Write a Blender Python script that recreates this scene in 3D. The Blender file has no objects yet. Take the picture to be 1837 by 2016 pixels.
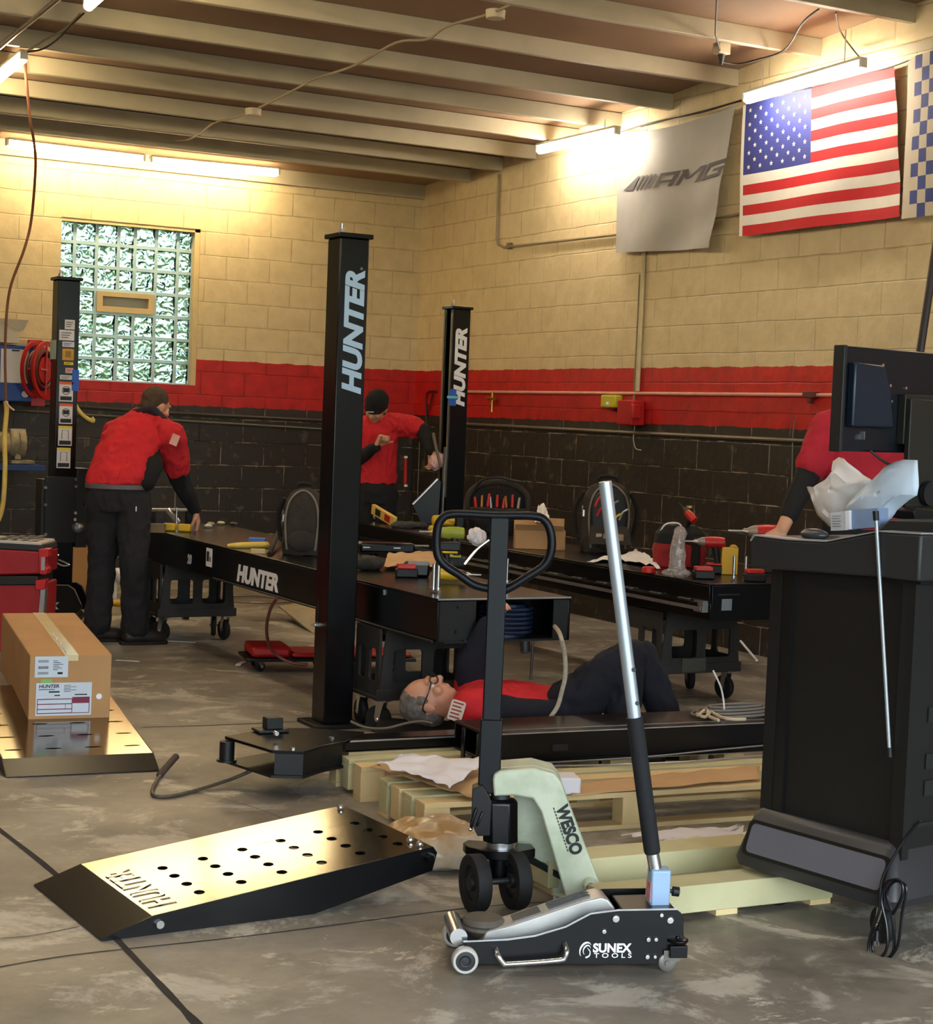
import bpy, bmesh, math, random
from mathutils import Vector as V, Matrix, Euler, noise
random.seed(7)
sc = bpy.context.scene
COL = sc.collection
R = math.radians
# ------------------------------------------------------------------ camera
F, YAW, PITCH, ROLL, H = 3384.5, 0.492923, -0.0539374, 0.0398232, 1.5
_f = V((math.sin(YAW)*math.cos(PITCH), math.cos(YAW)*math.cos(PITCH), math.sin(PITCH)))
_r = _f.cross(V((0, 0, 1))).normalized(); _u = _r.cross(_f)
CR = _r*math.cos(ROLL)+_u*math.sin(ROLL); CU = -_r*math.sin(ROLL)+_u*math.cos(ROLL); CF = _f
cam = bpy.data.cameras.new('camera'); camo = bpy.data.objects.new('camera', cam); COL.objects.link(camo)
camo.matrix_world = Matrix(((CR.x, CU.x, -CF.x, 0), (CR.y, CU.y, -CF.y, 0), (CR.z, CU.z, -CF.z, H), (0, 0, 0, 1)))
cam.sensor_fit = 'HORIZONTAL'; cam.sensor_width = 36; cam.lens = F/1837*36; cam.clip_end = 200
sc.camera = camo
C0 = V((0, 0, H))
def ray(x, y): return CR*((x-918.5)/F)-CU*((y-1008)/F)+CF
def G(x, y, z=0.0): d = ray(x, y); return C0+d*((z-H)/d.z)      # photo point -> place on level z
def AX(x, y, X): d = ray(x, y); return C0+d*(X/d.x)            # ... on a plane facing x
def AY(x, y, Y): d = ray(x, y); return C0+d*(Y/d.y)
def D(x, y, t): return C0+ray(x, y)*t                          # ... at a distance
# ------------------------------------------------------------------ materials
def lin(c):
    return tuple((v/255/12.92 if v/255 <= .04045 else ((v/255+.055)/1.055)**2.4) for v in c)+(1,)
MATS = {}
def mat(name, col, rough=.5, metal=0, var=.12, scale=8, bump=0.0, bscale=60, spec=.5, col2=None, thr=None, coat=0, trans=0):
    if name in MATS: return MATS[name]
    m = bpy.data.materials.new(name); m.use_nodes = True; nt = m.node_tree; n = nt.nodes; L = nt.links
    p = n['Principled BSDF']; c = lin(col)
    p.inputs['Roughness'].default_value = rough; p.inputs['Metallic'].default_value = metal
    p.inputs['Specular IOR Level'].default_value = spec; p.inputs['Coat Weight'].default_value = coat
    p.inputs['Transmission Weight'].default_value = trans
    tc = n.new('ShaderNodeTexCoord')
    nz = n.new('ShaderNodeTexNoise'); nz.inputs['Scale'].default_value = scale; nz.inputs['Detail'].default_value = 6
    L.new(tc.outputs['Object'], nz.inputs['Vector'])
    cr = n.new('ShaderNodeValToRGB'); L.new(nz.outputs['Fac'], cr.inputs['Fac'])
    e = cr.color_ramp.elements
    if col2: b = lin(col2)
    else: b = tuple(min(1, v*(1+var)) for v in c[:3])+(1,)
    a = c if col2 else tuple(v*(1-var) for v in c[:3])+(1,)
    e[0].color = a; e[1].color = b
    e[0].position, e[1].position = thr or (.3, .7)
    L.new(cr.outputs['Color'], p.inputs['Base Color'])
    if bump:
        n2 = n.new('ShaderNodeTexNoise'); n2.inputs['Scale'].default_value = bscale; n2.inputs['Detail'].default_value = 4
        L.new(tc.outputs['Object'], n2.inputs['Vector'])
        bp = n.new('ShaderNodeBump'); bp.inputs['Strength'].default_value = bump; bp.inputs['Distance'].default_value = .01
        L.new(n2.outputs['Fac'], bp.inputs['Height']); L.new(bp.outputs['Normal'], p.inputs['Normal'])
    MATS[name] = m
    return m
def emis(name, col, st):
    if name in MATS: return MATS[name]
    m = bpy.data.materials.new(name); m.use_nodes = True; nt = m.node_tree
    p = nt.nodes['Principled BSDF']; p.inputs['Emission Color'].default_value = col+(1,); p.inputs['Emission Strength'].default_value = st
    p.inputs['Base Color'].default_value = (.9, .9, .9, 1)
    MATS[name] = m; return m
BLACK = mat('black gloss enamel', (6, 6, 9), .26, 0, .25, 4, spec=.38)
BLACKM = mat('black matt plastic', (10, 10, 11), .55, 0, .2, 6, .1)
DARK = mat('dark grey plastic', (30, 30, 32), .5, 0, .15, 6, .1)
RUBBER = mat('black rubber', (15, 15, 15), .75, 0, .25, 12, .2)
STEEL = mat('bright steel', (190, 190, 192), .3, .9, .12, 12)
CHROME = mat('zinc plated steel', (215, 215, 215), .22, .95, .08, 15)
WHITE = mat('white vinyl lettering', (232, 233, 238), .5, 0, .03)
PAPER = mat('white paper', (226, 226, 228), .8, 0, .04, 3)
CARD = mat('brown cardboard', (176, 134, 88), .8, 0, .08, 5)
CARDIN = mat('inner cardboard', (196, 152, 102), .85, 0, .08, 5)
KRAFT = mat('kraft paper', (192, 156, 112), .75, 0, .1, 5, .2, 12)
REDP = mat('red plastic', (176, 24, 26), .4, 0, .15, 7)
YELP = mat('yellow plastic', (214, 170, 24), .45, 0, .12, 7)
REDC = mat('red work shirt cloth', (196, 26, 36), .85, 0, .12, 6, .25, 90)
DARKC = mat('charcoal trouser cloth', (24, 23, 27), .9, 0, .2, 6, .3, 90)
NAVYC = mat('navy trouser cloth', (16, 18, 32), .9, 0, .2, 6, .3, 90)
BLKC = mat('black sleeve cloth', (18, 18, 20), .9, 0, .2, 6, .3, 90)
SKIN = mat('skin', (204, 150, 120), .55, 0, .08, 9)
WOOD = mat('pale pallet wood', (196, 168, 120), .75, 0, .12, 3, .2, 30, col2=(214, 188, 140))
# ------------------------------------------------------------------ builder
TMP = []
def _evalmesh(o):
    COL.objects.link(o); bpy.context.view_layer.update()
    dg = bpy.context.evaluated_depsgraph_get()
    me = bpy.data.meshes.new_from_object(o.evaluated_get(dg), depsgraph=dg)
    COL.objects.unlink(o); return me
def FM(o, x, y):                                        # frame: origin, x direction, y direction
    o, x, y = V(o), V(x).normalized(), V(y); z = x.cross(y).normalized(); y = z.cross(x)
    return Matrix(((x.x, y.x, z.x, o.x), (x.y, y.y, z.y, o.y), (x.z, y.z, z.z, o.z), (0, 0, 0, 1)))
def TR(x, y, z, rz=0, rx=0, ry=0): return Matrix.Translation((x, y, z)) @ Euler((rx, ry, rz)).to_matrix().to_4x4()
def smooth(pts, k=6, closed=False):
    pts = [V(p) for p in pts]; n = len(pts); out = []
    if n < 3: return pts
    for i in range(n if closed else n-1):
        g = (lambda j: pts[j % n]) if closed else (lambda j: pts[max(0, min(n-1, j))])
        p0, p1, p2, p3 = g(i-1), g(i), g(i+1), g(i+2)
        for s in range(k):
            t = s/k
            out.append(.5*((2*p1)+(p2-p0)*t+(2*p0-5*p1+4*p2-p3)*t*t+(3*p1-p0-3*p2+p3)*t**3))
    if not closed: out.append(pts[-1])
    return out
class B:
    def __init__(s, M=None): s.bm = bmesh.new(); s.M = M.copy() if M else Matrix(); s.mi = 0
    def add(s, vs, fs):
        vv = [s.bm.verts.new(s.M @ V(v)) for v in vs]
        for f in fs:
            try: fc = s.bm.faces.new([vv[i] for i in f]); fc.material_index = s.mi
            except ValueError: pass
        return s
    def box(s, x0, y0, z0, x1, y1, z1, m=None):
        vs = [(x0, y0, z0), (x1, y0, z0), (x1, y1, z0), (x0, y1, z0), (x0, y0, z1), (x1, y0, z1), (x1, y1, z1), (x0, y1, z1)]
        if m: vs = [m @ V(v) for v in vs]
        return s.add(vs, [(0, 3, 2, 1), (4, 5, 6, 7), (0, 1, 5, 4), (1, 2, 6, 5), (2, 3, 7, 6), (3, 0, 4, 7)])
    def cb(s, c, sz, m=None):
        x, y, z = c; a, b, d = sz[0]/2, sz[1]/2, sz[2]/2
        if m: return s.box(-a, -b, -d, a, b, d, Matrix.Translation(c) @ m)
        return s.box(x-a, y-b, z-d, x+a, y+b, z+d)
    def prism(s, pts, pl, a, b):
        def P(p, t): return {'xy': (p[0], p[1], t), 'xz': (p[0], t, p[1]), 'yz': (t, p[0], p[1])}[pl]
        n = len(pts)
        return s.add([P(p, a) for p in pts]+[P(p, b) for p in pts], [tuple(range(n))[::-1], tuple(range(n, 2*n))]+[(i, (i+1) % n, n+(i+1) % n, n+i) for i in range(n)])
    def loft(s, rings, cap=True, closed=False):
        n = len(rings[0]); vs = [p for r in rings for p in r]; fs = []
        m = len(rings)
        for i in range(m if closed else m-1):
            j = (i+1) % m
            fs += [(i*n+k, i*n+(k+1) % n, j*n+(k+1) % n, j*n+k) for k in range(n)]
        if cap and not closed: fs += [tuple(range(n))[::-1], tuple(range((m-1)*n, m*n))]
        return s.add(vs, fs)
    def ring(s, c, ax, r, n, r2=None, up=None):
        ax = V(ax).normalized(); u = V(up) if up else (V((0, 0, 1)) if abs(ax.z) < .9 else V((1, 0, 0)))
        u = (u-ax*u.dot(ax)).normalized(); w = ax.cross(u); r2 = r2 or r
        return [V(c)+u*r2*math.cos(2*math.pi*k/n)+w*r*math.sin(2*math.pi*k/n) for k in range(n)]
    def cyl(s, p, q, r, r2=None, n=16):
        p, q = V(p), V(q); r2 = r if r2 is None else r2; ax = q-p
        return s.loft([s.ring(p, ax, r, n), s.ring(q, ax, r2, n)])
    def tube(s, pts, r, n=8, sm=0, closed=False):
        pts = smooth(pts, sm, closed) if sm else [V(p) for p in pts]
        m = len(pts); rs = []; up = None
        for i, p in enumerate(pts):
            a = pts[(i-1) % m] if (closed or i) else p; b = pts[(i+1) % m] if (closed or i < m-1) else p
            t = (b-a)
            if t.length < 1e-9: t = V((0, 0, 1))
            t.normalize()
            if up is None: up = V((0, 0, 1)) if abs(t.z) < .9 else V((1, 0, 0))
            up = (up-t*up.dot(t))
            if up.length < 1e-6: up = t.orthogonal()
            up.normalize(); w = t.cross(up)
            rr = r[min(i*len(r)//m, len(r)-1)] if isinstance(r, (list, tuple)) else r
            rs.append([p+up*rr*math.cos(2*math.pi*k/n)+w*rr*math.sin(2*math.pi*k/n) for k in range(n)])
        return s.loft(rs, True, closed)
    def ell(s, c, r, n=16, m=10, rot=None):
        if not isinstance(r, (tuple, list, V)): r = (r, r, r)
        Mx = Matrix.Translation(V(c)) @ (rot.to_4x4() if rot else Matrix()); rings = []
        for i in range(1, m):
            a = math.pi*i/m
            rings.append([Mx @ V((r[0]*math.sin(a)*math.cos(2*math.pi*k/n), r[1]*math.sin(a)*math.sin(2*math.pi*k/n), -r[2]*math.cos(a))) for k in range(n)])
        return s.loft(rings)
    def caps(s, pts, rad, n=14):                         # limb: balls joined by tapering cones
        for i, p in enumerate(pts):
            s.ell(p, rad[i], n, 8)
            if i: s.cyl(pts[i-1], p, rad[i-1], rad[i], n)
        return s
    def lathe(s, prof, o, ax, n=24, ann=False):
        ax = V(ax).normalized(); o = V(o)
        return s.loft([s.ring(o+ax*h, ax, max(r, 1e-4), n) for r, h in prof], True, ann)
    def torus(s, c, ax, Rr, r, n=24, m=8):
        ring = s.ring(c, ax, Rr, n); return s.tube(ring, r, m, 0, True)
    def mesh(s, me, m=None):
        b2 = bmesh.new(); b2.from_mesh(me); m = s.M @ (m or Matrix())
        vv = [s.bm.verts.new(m @ v.co) for v in b2.verts]
        for i, v in enumerate(b2.verts): v.index = i
        for f in b2.faces:
            try: q = s.bm.faces.new([vv[v.index] for v in f.verts]); q.material_index = s.mi
            except ValueError: pass
        b2.free(); bpy.data.meshes.remove(me); return s
    def plate(s, outer, holes, th, m):                   # flat plate with cut-outs, its own thickness
        cu = bpy.data.curves.new('c', 'CURVE'); cu.dimensions = '2D'; cu.fill_mode = 'BOTH'; cu.extrude = th/2
        for poly in [outer]+list(holes):
            sp = cu.splines.new('POLY'); sp.points.add(len(poly)-1); sp.use_cyclic_u = True
            for i, p in enumerate(poly): sp.points[i].co = (p[0], p[1], 0, 1)
        o = bpy.data.objects.new('c', cu); me = _evalmesh(o); bpy.data.objects.remove(o); bpy.data.curves.remove(cu)
        return s.mesh(me, m)
    def text(s, t, size, m, ext=.001, shear=0, bold=0, width=None, align='LEFT', sp=1.0, warp=None):
        cu = bpy.data.curves.new('t', 'FONT'); cu.body = t; cu.size = size; cu.extrude = ext; cu.shear = shear; cu.offset = bold
        cu.align_x = align; cu.space_character = sp; cu.resolution_u = 4
        o = bpy.data.objects.new('t', cu); me = _evalmesh(o); bpy.data.objects.remove(o); bpy.data.curves.remove(cu)
        xs = [v.co.x for v in me.vertices]; x0, x1 = min(xs), max(xs); k = (width/(x1-x0)) if width else 1
        for v in me.vertices: v.co.x = (v.co.x-(x0 if width else 0))*k
        if warp:
            for v in me.vertices: v.co = warp(v.co)
        return s.mesh(me, m)
    def remesh(s, vox, it=6, wr=0, ws=9, seed=0):
        me = bpy.data.meshes.new('r'); bmesh.ops.recalc_face_normals(s.bm, faces=s.bm.faces); s.bm.to_mesh(me); o = bpy.data.objects.new('r', me)
        md = o.modifiers.new('r', 'REMESH'); md.mode = 'VOXEL'; md.voxel_size = vox
        if it: m2 = o.modifiers.new('s', 'SMOOTH'); m2.iterations = it; m2.factor = .5
        e = _evalmesh(o); bpy.data.objects.remove(o); bpy.data.meshes.remove(me)
        s.bm.free(); s.bm = bmesh.new(); s.bm.from_mesh(e); bpy.data.meshes.remove(e); s.bm.normal_update()
        if wr: s.crease(wr, ws, seed)
        return s
    def crease(s, wr, ws, seed=0):
        off = V((seed*3.1, seed, 7))
        for v in s.bm.verts:
            q = v.co*ws+off; w = noise.noise(q); a = 1-abs(noise.noise(V((q.x*1.5, q.y*1.5, q.z*.9))))*2.5
            v.co += v.normal*wr*(w+.6*a)
    def out(s, name, m, parent=None, label=None, cat=None, group=None, kind=None, bevel=0, flat=False, seg=2, solid=0):
        bmesh.ops.recalc_face_normals(s.bm, faces=s.bm.faces)
        if parent is None and kind != 'structure':
            xs = [v.co for v in s.bm.verts]
            o0 = V(((min(p.x for p in xs)+max(p.x for p in xs))/2, (min(p.y for p in xs)+max(p.y for p in xs))/2, min(p.z for p in xs)))
            loc = o0
        else:
            o0 = V((0, 0, 0)); loc = V((0, 0, 0)); q = parent
            while q: o0 += q.location; q = q.parent
        for v in s.bm.verts: v.co -= o0
        me = bpy.data.meshes.new(name); s.bm.to_mesh(me); s.bm.free()
        for mm in (m if isinstance(m, (list, tuple)) else [m]): me.materials.append(mm)
        if not flat:
            me.polygons.foreach_set('use_smooth', [True]*len(me.polygons)); me.set_sharp_from_angle(angle=R(38))
        o = bpy.data.objects.new(name, me); COL.objects.link(o); o.location = loc; o.parent = parent
        if bevel:
            b = o.modifiers.new('bevel', 'BEVEL'); b.width = bevel; b.segments = seg; b.limit_method = 'ANGLE'; b.angle_limit = R(40)
        if solid:
            b = o.modifiers.new('solid', 'SOLIDIFY'); b.thickness = solid
        tag(o, label, cat, group, kind); return o
def tag(o, label=None, cat=None, group=None, kind=None):
    if label: o['label'] = label
    if cat: o['category'] = cat
    if group: o['group'] = group
    if kind: o['kind'] = kind
def thing(name, label, cat, loc, group=None):
    o = bpy.data.objects.new(name, None); COL.objects.link(o); o.location = V(loc); o.empty_display_size = .1
    tag(o, label, cat, group); return o
def dup(o, parent=None, loc=None, rot=None, label=None, group=None):
    c = o.copy(); COL.objects.link(c); c.parent = parent
    if loc is not None: c.location = V(loc)
    if rot is not None: c.rotation_euler = rot
    if label: c['label'] = label
    if group: c['group'] = group
    for ch in list(o.children): dup(ch, c)
    return c
def cord(name, pts, r, m, label, cat, parent=None, sm=8, group=None, n=8):
    return B().tube(pts, r, n, sm).out(name, m, parent, label, cat, group)
# ------------------------------------------------------------------ room
XW, YW = 7.166, 14.45
JZ = lambda y: 3.57+.068*(13.7-y)
def wallmat(name, ax):
    m = bpy.data.materials.new(name); m.use_nodes = True; nt = m.node_tree; n = nt.nodes; L = nt.links
    p = n['Principled BSDF']; tc = n.new('ShaderNodeTexCoord'); sx = n.new('ShaderNodeSeparateXYZ'); L.new(tc.outputs['Object'], sx.inputs[0])
    cb = n.new('ShaderNodeCombineXYZ'); L.new(sx.outputs[ax], cb.inputs[0]); L.new(sx.outputs['Z'], cb.inputs[1])
    nz = n.new('ShaderNodeTexNoise'); nz.inputs['Scale'].default_value = 3; nz.inputs['Detail'].default_value = 5; L.new(tc.outputs['Object'], nz.inputs['Vector'])
    va = n.new('ShaderNodeVectorMath'); va.operation = 'MULTIPLY_ADD'; va.inputs[1].default_value = (.02, .02, 0); L.new(nz.outputs['Color'], va.inputs[0]); L.new(cb.outputs[0], va.inputs[2])
    br = n.new('ShaderNodeTexBrick'); L.new(va.outputs[0], br.inputs['Vector'])
    br.inputs['Scale'].default_value = 1; br.inputs['Brick Width'].default_value = .406; br.inputs['Row Height'].default_value = .2035
    br.inputs['Mortar Size'].default_value = .006; br.inputs['Mortar Smooth'].default_value = .6; br.inputs['Color1'].default_value = (1, 1, 1, 1); br.inputs['Color2'].default_value = (.93, .93, .93, 1)
    br.inputs['Mortar'].default_value = (.6, .6, .6, 1); br.inputs['Bias'].default_value = 0
    n2 = n.new('ShaderNodeTexNoise'); n2.inputs['Scale'].default_value = 9; n2.inputs['Detail'].default_value = 8; L.new(tc.outputs['Object'], n2.inputs['Vector'])
    # height with ragged paint edge
    h = n.new('ShaderNodeMath'); h.operation = 'MULTIPLY_ADD'; h.inputs[1].default_value = .03; L.new(n2.outputs['Fac'], h.inputs[0]); L.new(sx.outputs['Z'], h.inputs[2])
    def gt(v):
        q = n.new('ShaderNodeMath'); q.operation = 'GREATER_THAN'; q.inputs[1].default_value = v; L.new(h.outputs[0], q.inputs[0]); return q.outputs[0]
    def mix(f, a, b, bl='MIX'):
        q = n.new('ShaderNodeMix'); q.data_type = 'RGBA'; q.blend_type = bl
        (L.new(f, q.inputs[0]) if not isinstance(f, float) else setattr(q.inputs[0], 'default_value', f))
        for i, v in ((6, a), (7, b)): (setattr(q.inputs[i], 'default_value', v) if isinstance(v, tuple) else L.new(v, q.inputs[i]))
        return q.outputs[2]
    def ramp(src, a, b, ca, cb_):
        r = n.new('ShaderNodeValToRGB'); r.color_ramp.elements[0].position = a; r.color_ramp.elements[1].position = b
        r.color_ramp.elements[0].color = ca; r.color_ramp.elements[1].color = cb_; L.new(src, r.inputs[0]); return r.outputs[0]
    blk = mix(ramp(n2.outputs['Fac'], .60, .70, (0, 0, 0, 1), (1, 1, 1, 1)), lin((42, 36, 31)), lin((84, 74, 62)))
    # chipped pale spots in the black paint, mostly along joints
    n3 = n.new('ShaderNodeTexNoise'); n3.inputs['Scale'].default_value = 5; n3.inputs['Detail'].default_value = 10; n3.inputs['Roughness'].default_value = .7
    L.new(tc.outputs['Object'], n3.inputs['Vector'])
    chip = n.new('ShaderNodeMath'); chip.operation = 'MULTIPLY'; L.new(ramp(n3.outputs['Fac'], .47, .60, (0, 0, 0, 1), (1, 1, 1, 1)), chip.inputs[0]); L.new(br.outputs['Fac'], chip.inputs[1])
    blk = mix(chip.outputs[0], blk, lin((168, 150, 124)))
    red = ramp(n2.outputs['Fac'], .35, .7, lin((168, 16, 18)), lin((196, 26, 24)))
    crm = ramp(n2.outputs['Fac'], .3, .75, lin((200, 181, 142)), lin((214, 196, 156)))
    c = mix(gt(1.535), blk, red); c = mix(gt(1.945), c, crm)
    sh = n.new('ShaderNodeMapRange'); sh.inputs[3].default_value = 1; sh.inputs[4].default_value = .80; L.new(br.outputs['Fac'], sh.inputs[0])
    c2 = mix(.5, c, br.outputs['Color'], 'MULTIPLY'); c2 = mix(ramp(n2.outputs['Fac'], .3, .7, (0, 0, 0, 1), (1, 1, 1, 1)), c2, c)
    L.new(c2, p.inputs['Base Color']); p.inputs['Roughness'].default_value = .5
    hh = n.new('ShaderNodeMath'); hh.operation = 'MULTIPLY_ADD'; hh.inputs[1].default_value = -1.0; L.new(br.outputs['Fac'], hh.inputs[0]); 
    hs = n.new('ShaderNodeMath'); hs.operation = 'MULTIPLY'; hs.inputs[1].default_value = .9; L.new(n2.outputs['Fac'], hs.inputs[0]); L.new(hs.outputs[0], hh.inputs[2])
    bp = n.new('ShaderNodeBump'); bp.inputs['Strength'].default_value = .7; bp.inputs['Distance'].default_value = .012; L.new(hh.outputs[0], bp.inputs['Height']); L.new(bp.outputs[0], p.inputs['Normal'])
    return m
WR = wallmat('painted block wall along y', 'Y'); WB = wallmat('painted block wall along x', 'X')
def floormat():
    m = bpy.data.materials.new('worn concrete floor'); m.use_nodes = True; nt = m.node_tree; n = nt.nodes; L = nt.links; p = n['Principled BSDF']
    tc = n.new('ShaderNodeTexCoord')
    def nz(s, d, rg=.5, dist=0, sx=1):
        mp = n.new('ShaderNodeMapping'); mp.inputs['Scale'].default_value = (1, sx, 1); L.new(tc.outputs['Object'], mp.inputs[0])
        q = n.new('ShaderNodeTexNoise'); q.inputs['Scale'].default_value = s; q.inputs['Detail'].default_value = d; q.inputs['Roughness'].default_value = rg; q.inputs['Distortion'].default_value = dist
        L.new(mp.outputs[0], q.inputs['Vector']); return q.outputs['Fac']
    def ramp(src, *st):
        r = n.new('ShaderNodeValToRGB'); e = r.color_ramp.elements
        while len(e) < len(st): e.new(.5)
        for i, (q, c) in enumerate(st): e[i].position = q; e[i].color = c
        L.new(src, r.inputs[0]); return r.outputs[0]
    def mix(f, a, b, bl='MIX'):
        q = n.new('ShaderNodeMix'); q.data_type = 'RGBA'; q.blend_type = bl
        (L.new(f, q.inputs[0]) if not isinstance(f, float) else setattr(q.inputs[0], 'default_value', f))
        for i, v in ((6, a), (7, b)): (setattr(q.inputs[i], 'default_value', v) if isinstance(v, tuple) else L.new(v, q.inputs[i]))
        return q.outputs[2]
    base = ramp(nz(.9, 6, .6, .4), (.3, lin((118, 111, 101))), (.55, lin((150, 142, 130))), (.75, lin((176, 167, 152))))
    k = (0, 0, 0, 1); w = (1, 1, 1, 1)
    c = mix(ramp(nz(2.6, 12, .72, .5), (.53, k), (.60, w)), base, lin((192, 186, 174)))
    c = mix(ramp(nz(1.7, 10, .75, .8), (.585, k), (.615, w)), c, lin((205, 198, 182)))
    c = mix(ramp(nz(1.1, 5, .6, .2), (.56, k), (.70, w)), c, lin((88, 82, 76)))
    c = mix(.35, c, ramp(nz(14, 8, .7), (.3, lin((120, 116, 108))), (.7, lin((225, 222, 214)))), 'MULTIPLY')
    L.new(c, p.inputs['Base Color'])
    rr = ramp(nz(1.6, 6, .6), (.35, (.3, .3, .3, 1)), (.7, (.62, .62, .62, 1))); L.new(rr, p.inputs['Roughness'])
    bp = n.new('ShaderNodeBump'); bp.inputs['Strength'].default_value = .25; bp.inputs['Distance'].default_value = .01; L.new(nz(18, 8, .7), bp.inputs['Height']); L.new(bp.outputs[0], p.inputs['Normal'])
    return m
FLOORM = floormat()
XL, Y0 = -4.0, -1.6
b = B(); b.box(XL-.2, Y0-4, -.12, XW+.2, YW+.25, 0); b.out('floor', FLOORM, kind='structure', flat=True)
b = B(); b.prism([(Y0, 0), (YW+.2, 0), (YW+.2, JZ(YW)+.16), (Y0, JZ(Y0)+.16)], 'yz', XW, XW+.2); b.out('wall_right', WR, kind='structure', flat=True)
b = B(); b.prism([(Y0, 0), (YW+.2, 0), (YW+.2, JZ(YW)+.16), (Y0, JZ(Y0)+.16)], 'yz', XL-.2, XL); b.out('wall_left', WR, kind='structure', flat=True)
# back wall with window opening
wx0, wx1, wz0, wz1 = 3.80, 5.02, 1.70, 3.06
Mb = FM((0, YW+.1, 0), (1, 0, 0), (0, 0, 1))
b = B(); b.plate([(XL, 0), (XW+.2, 0), (XW+.2, JZ(YW)+.15), (XL, JZ(YW)+.15)], [[(wx0, wz0), (wx1, wz0), (wx1, wz1), (wx0, wz1)]], .2, Mb)
b.out('wall_back', WB, kind='structure', flat=True)
# rear wall behind the photographer: only the piece over the open roller door
b = B(); b.box(XL, Y0-.2, 3.3, XW, Y0, JZ(Y0)+.16); b.box(XL, Y0-.2, 0, XL+.9, Y0, 3.3); b.box(XW-.9, Y0-.2, 0, XW, Y0, 3.3)
b.out('wall_front', WB, kind='structure', flat=True)
DECK = mat('brown painted roof deck', (146, 118, 94), .8, 0, .08, 2, .1, 20)
JO = mat('cream painted joist', (178, 168, 144), .6, 0, .07, 5, .15, 25)
b = B(); b.prism([(Y0-.2, JZ(Y0)+.11), (YW+.2, JZ(YW)+.11), (YW+.2, JZ(YW)+.22), (Y0-.2, JZ(Y0)+.22)], 'yz', XL-.2, XW+.2); b.out('ceiling', DECK, kind='structure', flat=True)
ys = [13.52, 12.95, 12.4, 11.74, 11.13, 10.45, 9.68, 8.82, 7.96, 7.15, 6.35, 5.55, 4.75, 3.95, 3.15, 2.35, 1.55, .75, -.05, -.85]
for i, y in enumerate(ys):
    z = JZ(y); b = B(); hgt = .115
    b.box(XL, y-.025, z, XW, y+.025, z+hgt)
    b.out('trim_%d' % (i+1), JO, kind='structure', bevel=.004)
# block course line under the ceiling at the back: thin wall plate
b = B(); b.box(XL, YW-.05, JZ(YW)-.0, XW, YW, JZ(YW)+.14); b.out('trim_30', JO, kind='structure')
b = B(); b.box(XW-.012, 7.45, 3.78, XW, 8.6, 3.84); b.out('trim_31', JO, kind='structure')
# ---- glass block window
GL = bpy.data.materials.new('rippled glass block'); GL.use_nodes = True; nt = GL.node_tree; p = nt.nodes['Principled BSDF']
p.inputs['Base Color'].default_value = lin((112, 130, 124)); p.inputs['Transmission Weight'].default_value = 1; p.inputs['Roughness'].default_value = .06; p.inputs['IOR'].default_value = 1.35
tc = nt.nodes.new('ShaderNodeTexCoord'); nz = nt.nodes.new('ShaderNodeTexNoise'); nz.inputs['Scale'].default_value = 10; nz.inputs['Detail'].default_value = 1; nz.inputs['Distortion'].default_value = 1.4
bp = nt.nodes.new('ShaderNodeBump'); bp.inputs['Strength'].default_value = 1; bp.inputs['Distance'].default_value = .05
nt.links.new(tc.outputs['Object'], nz.inputs['Vector']); nt.links.new(nz.outputs['Fac'], bp.inputs['Height']); nt.links.new(bp.outputs[0], p.inputs['Normal'])
MORT = mat('pale window mortar', (190, 216, 214), .9, 0, .05, trans=.35)
FRM = mat('cream window frame', (206, 184, 138), .6, 0, .05)
wcol = [.135, .19, .19, .145, .19, .195, .135]; k = (wx1-wx0-.04)/sum(wcol); wcol = [c*k for c in wcol]
wr = (wz1-wz0)/7
bg, bmor = B(), B()
xs = [wx0]
for c in wcol: xs.append(xs[-1]+c)
holes = []
for r_ in range(7):
    z0 = wz0+r_*wr
    for c in range(7):
        if r_ == 3 and c in (2, 3, 4): continue
        x0, x1 = xs[c]+.013, xs[c+1]-.013
        bg.box(x0, YW+.075, z0+.013, x1, YW+.135, z0+wr-.013); holes.append([(x0, z0+.013), (x1, z0+.013), (x1, z0+wr-.013), (x0, z0+wr-.013)])
holes.append([(xs[2]+.01, wz0+3*wr+.01), (xs[5]-.01, wz0+3*wr+.01), (xs[5]-.01, wz0+4*wr-.01), (xs[2]+.01, wz0+4*wr-.01)])
win = thing('window_1', None, None, (0, 0, 0)); win['kind'] = 'structure'
bmor.plate([(wx0, wz0), (wx1, wz0), (wx1, wz1), (wx0, wz1)], holes, .07, FM((0, YW+.105, 0), (1, 0, 0), (0, 0, 1)))
bmor.out('mortar_grid', MORT, win)
bg.out('glass_blocks', GL, win, bevel=.006)
b = B(); b.plate([(xs[2]+.01, wz0+3*wr+.01), (xs[5]-.01, wz0+3*wr+.01), (xs[5]-.01, wz0+4*wr-.01), (xs[2]+.01, wz0+4*wr-.01)],
    [[(xs[2]+.06, wz0+3*wr+.06), (xs[5]-.06, wz0+3*wr+.06), (xs[5]-.06, wz0+4*wr-.05), (xs[2]+.06, wz0+4*wr-.05)]], .09, FM((0, YW+.10, 0), (1, 0, 0), (0, 0, 1)))
vf = b.out('vent_frame', FRM, win, bevel=.004)
b = B(); b.box(xs[2]+.055, YW+.11, wz0+3*wr+.055, xs[5]-.055, YW+.125, wz0+4*wr-.045); b.out('vent_pane', mat('frosted vent pane', (150, 158, 152), .3, 0, .05), vf)
b = B(); b.box(wx1-.045, YW+.01, wz0, wx1, YW+.19, wz1); b.box(wx0, YW+.01, wz1-.03, wx1, YW+.19, wz1); b.out('window_frame', FRM, win)
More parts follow.
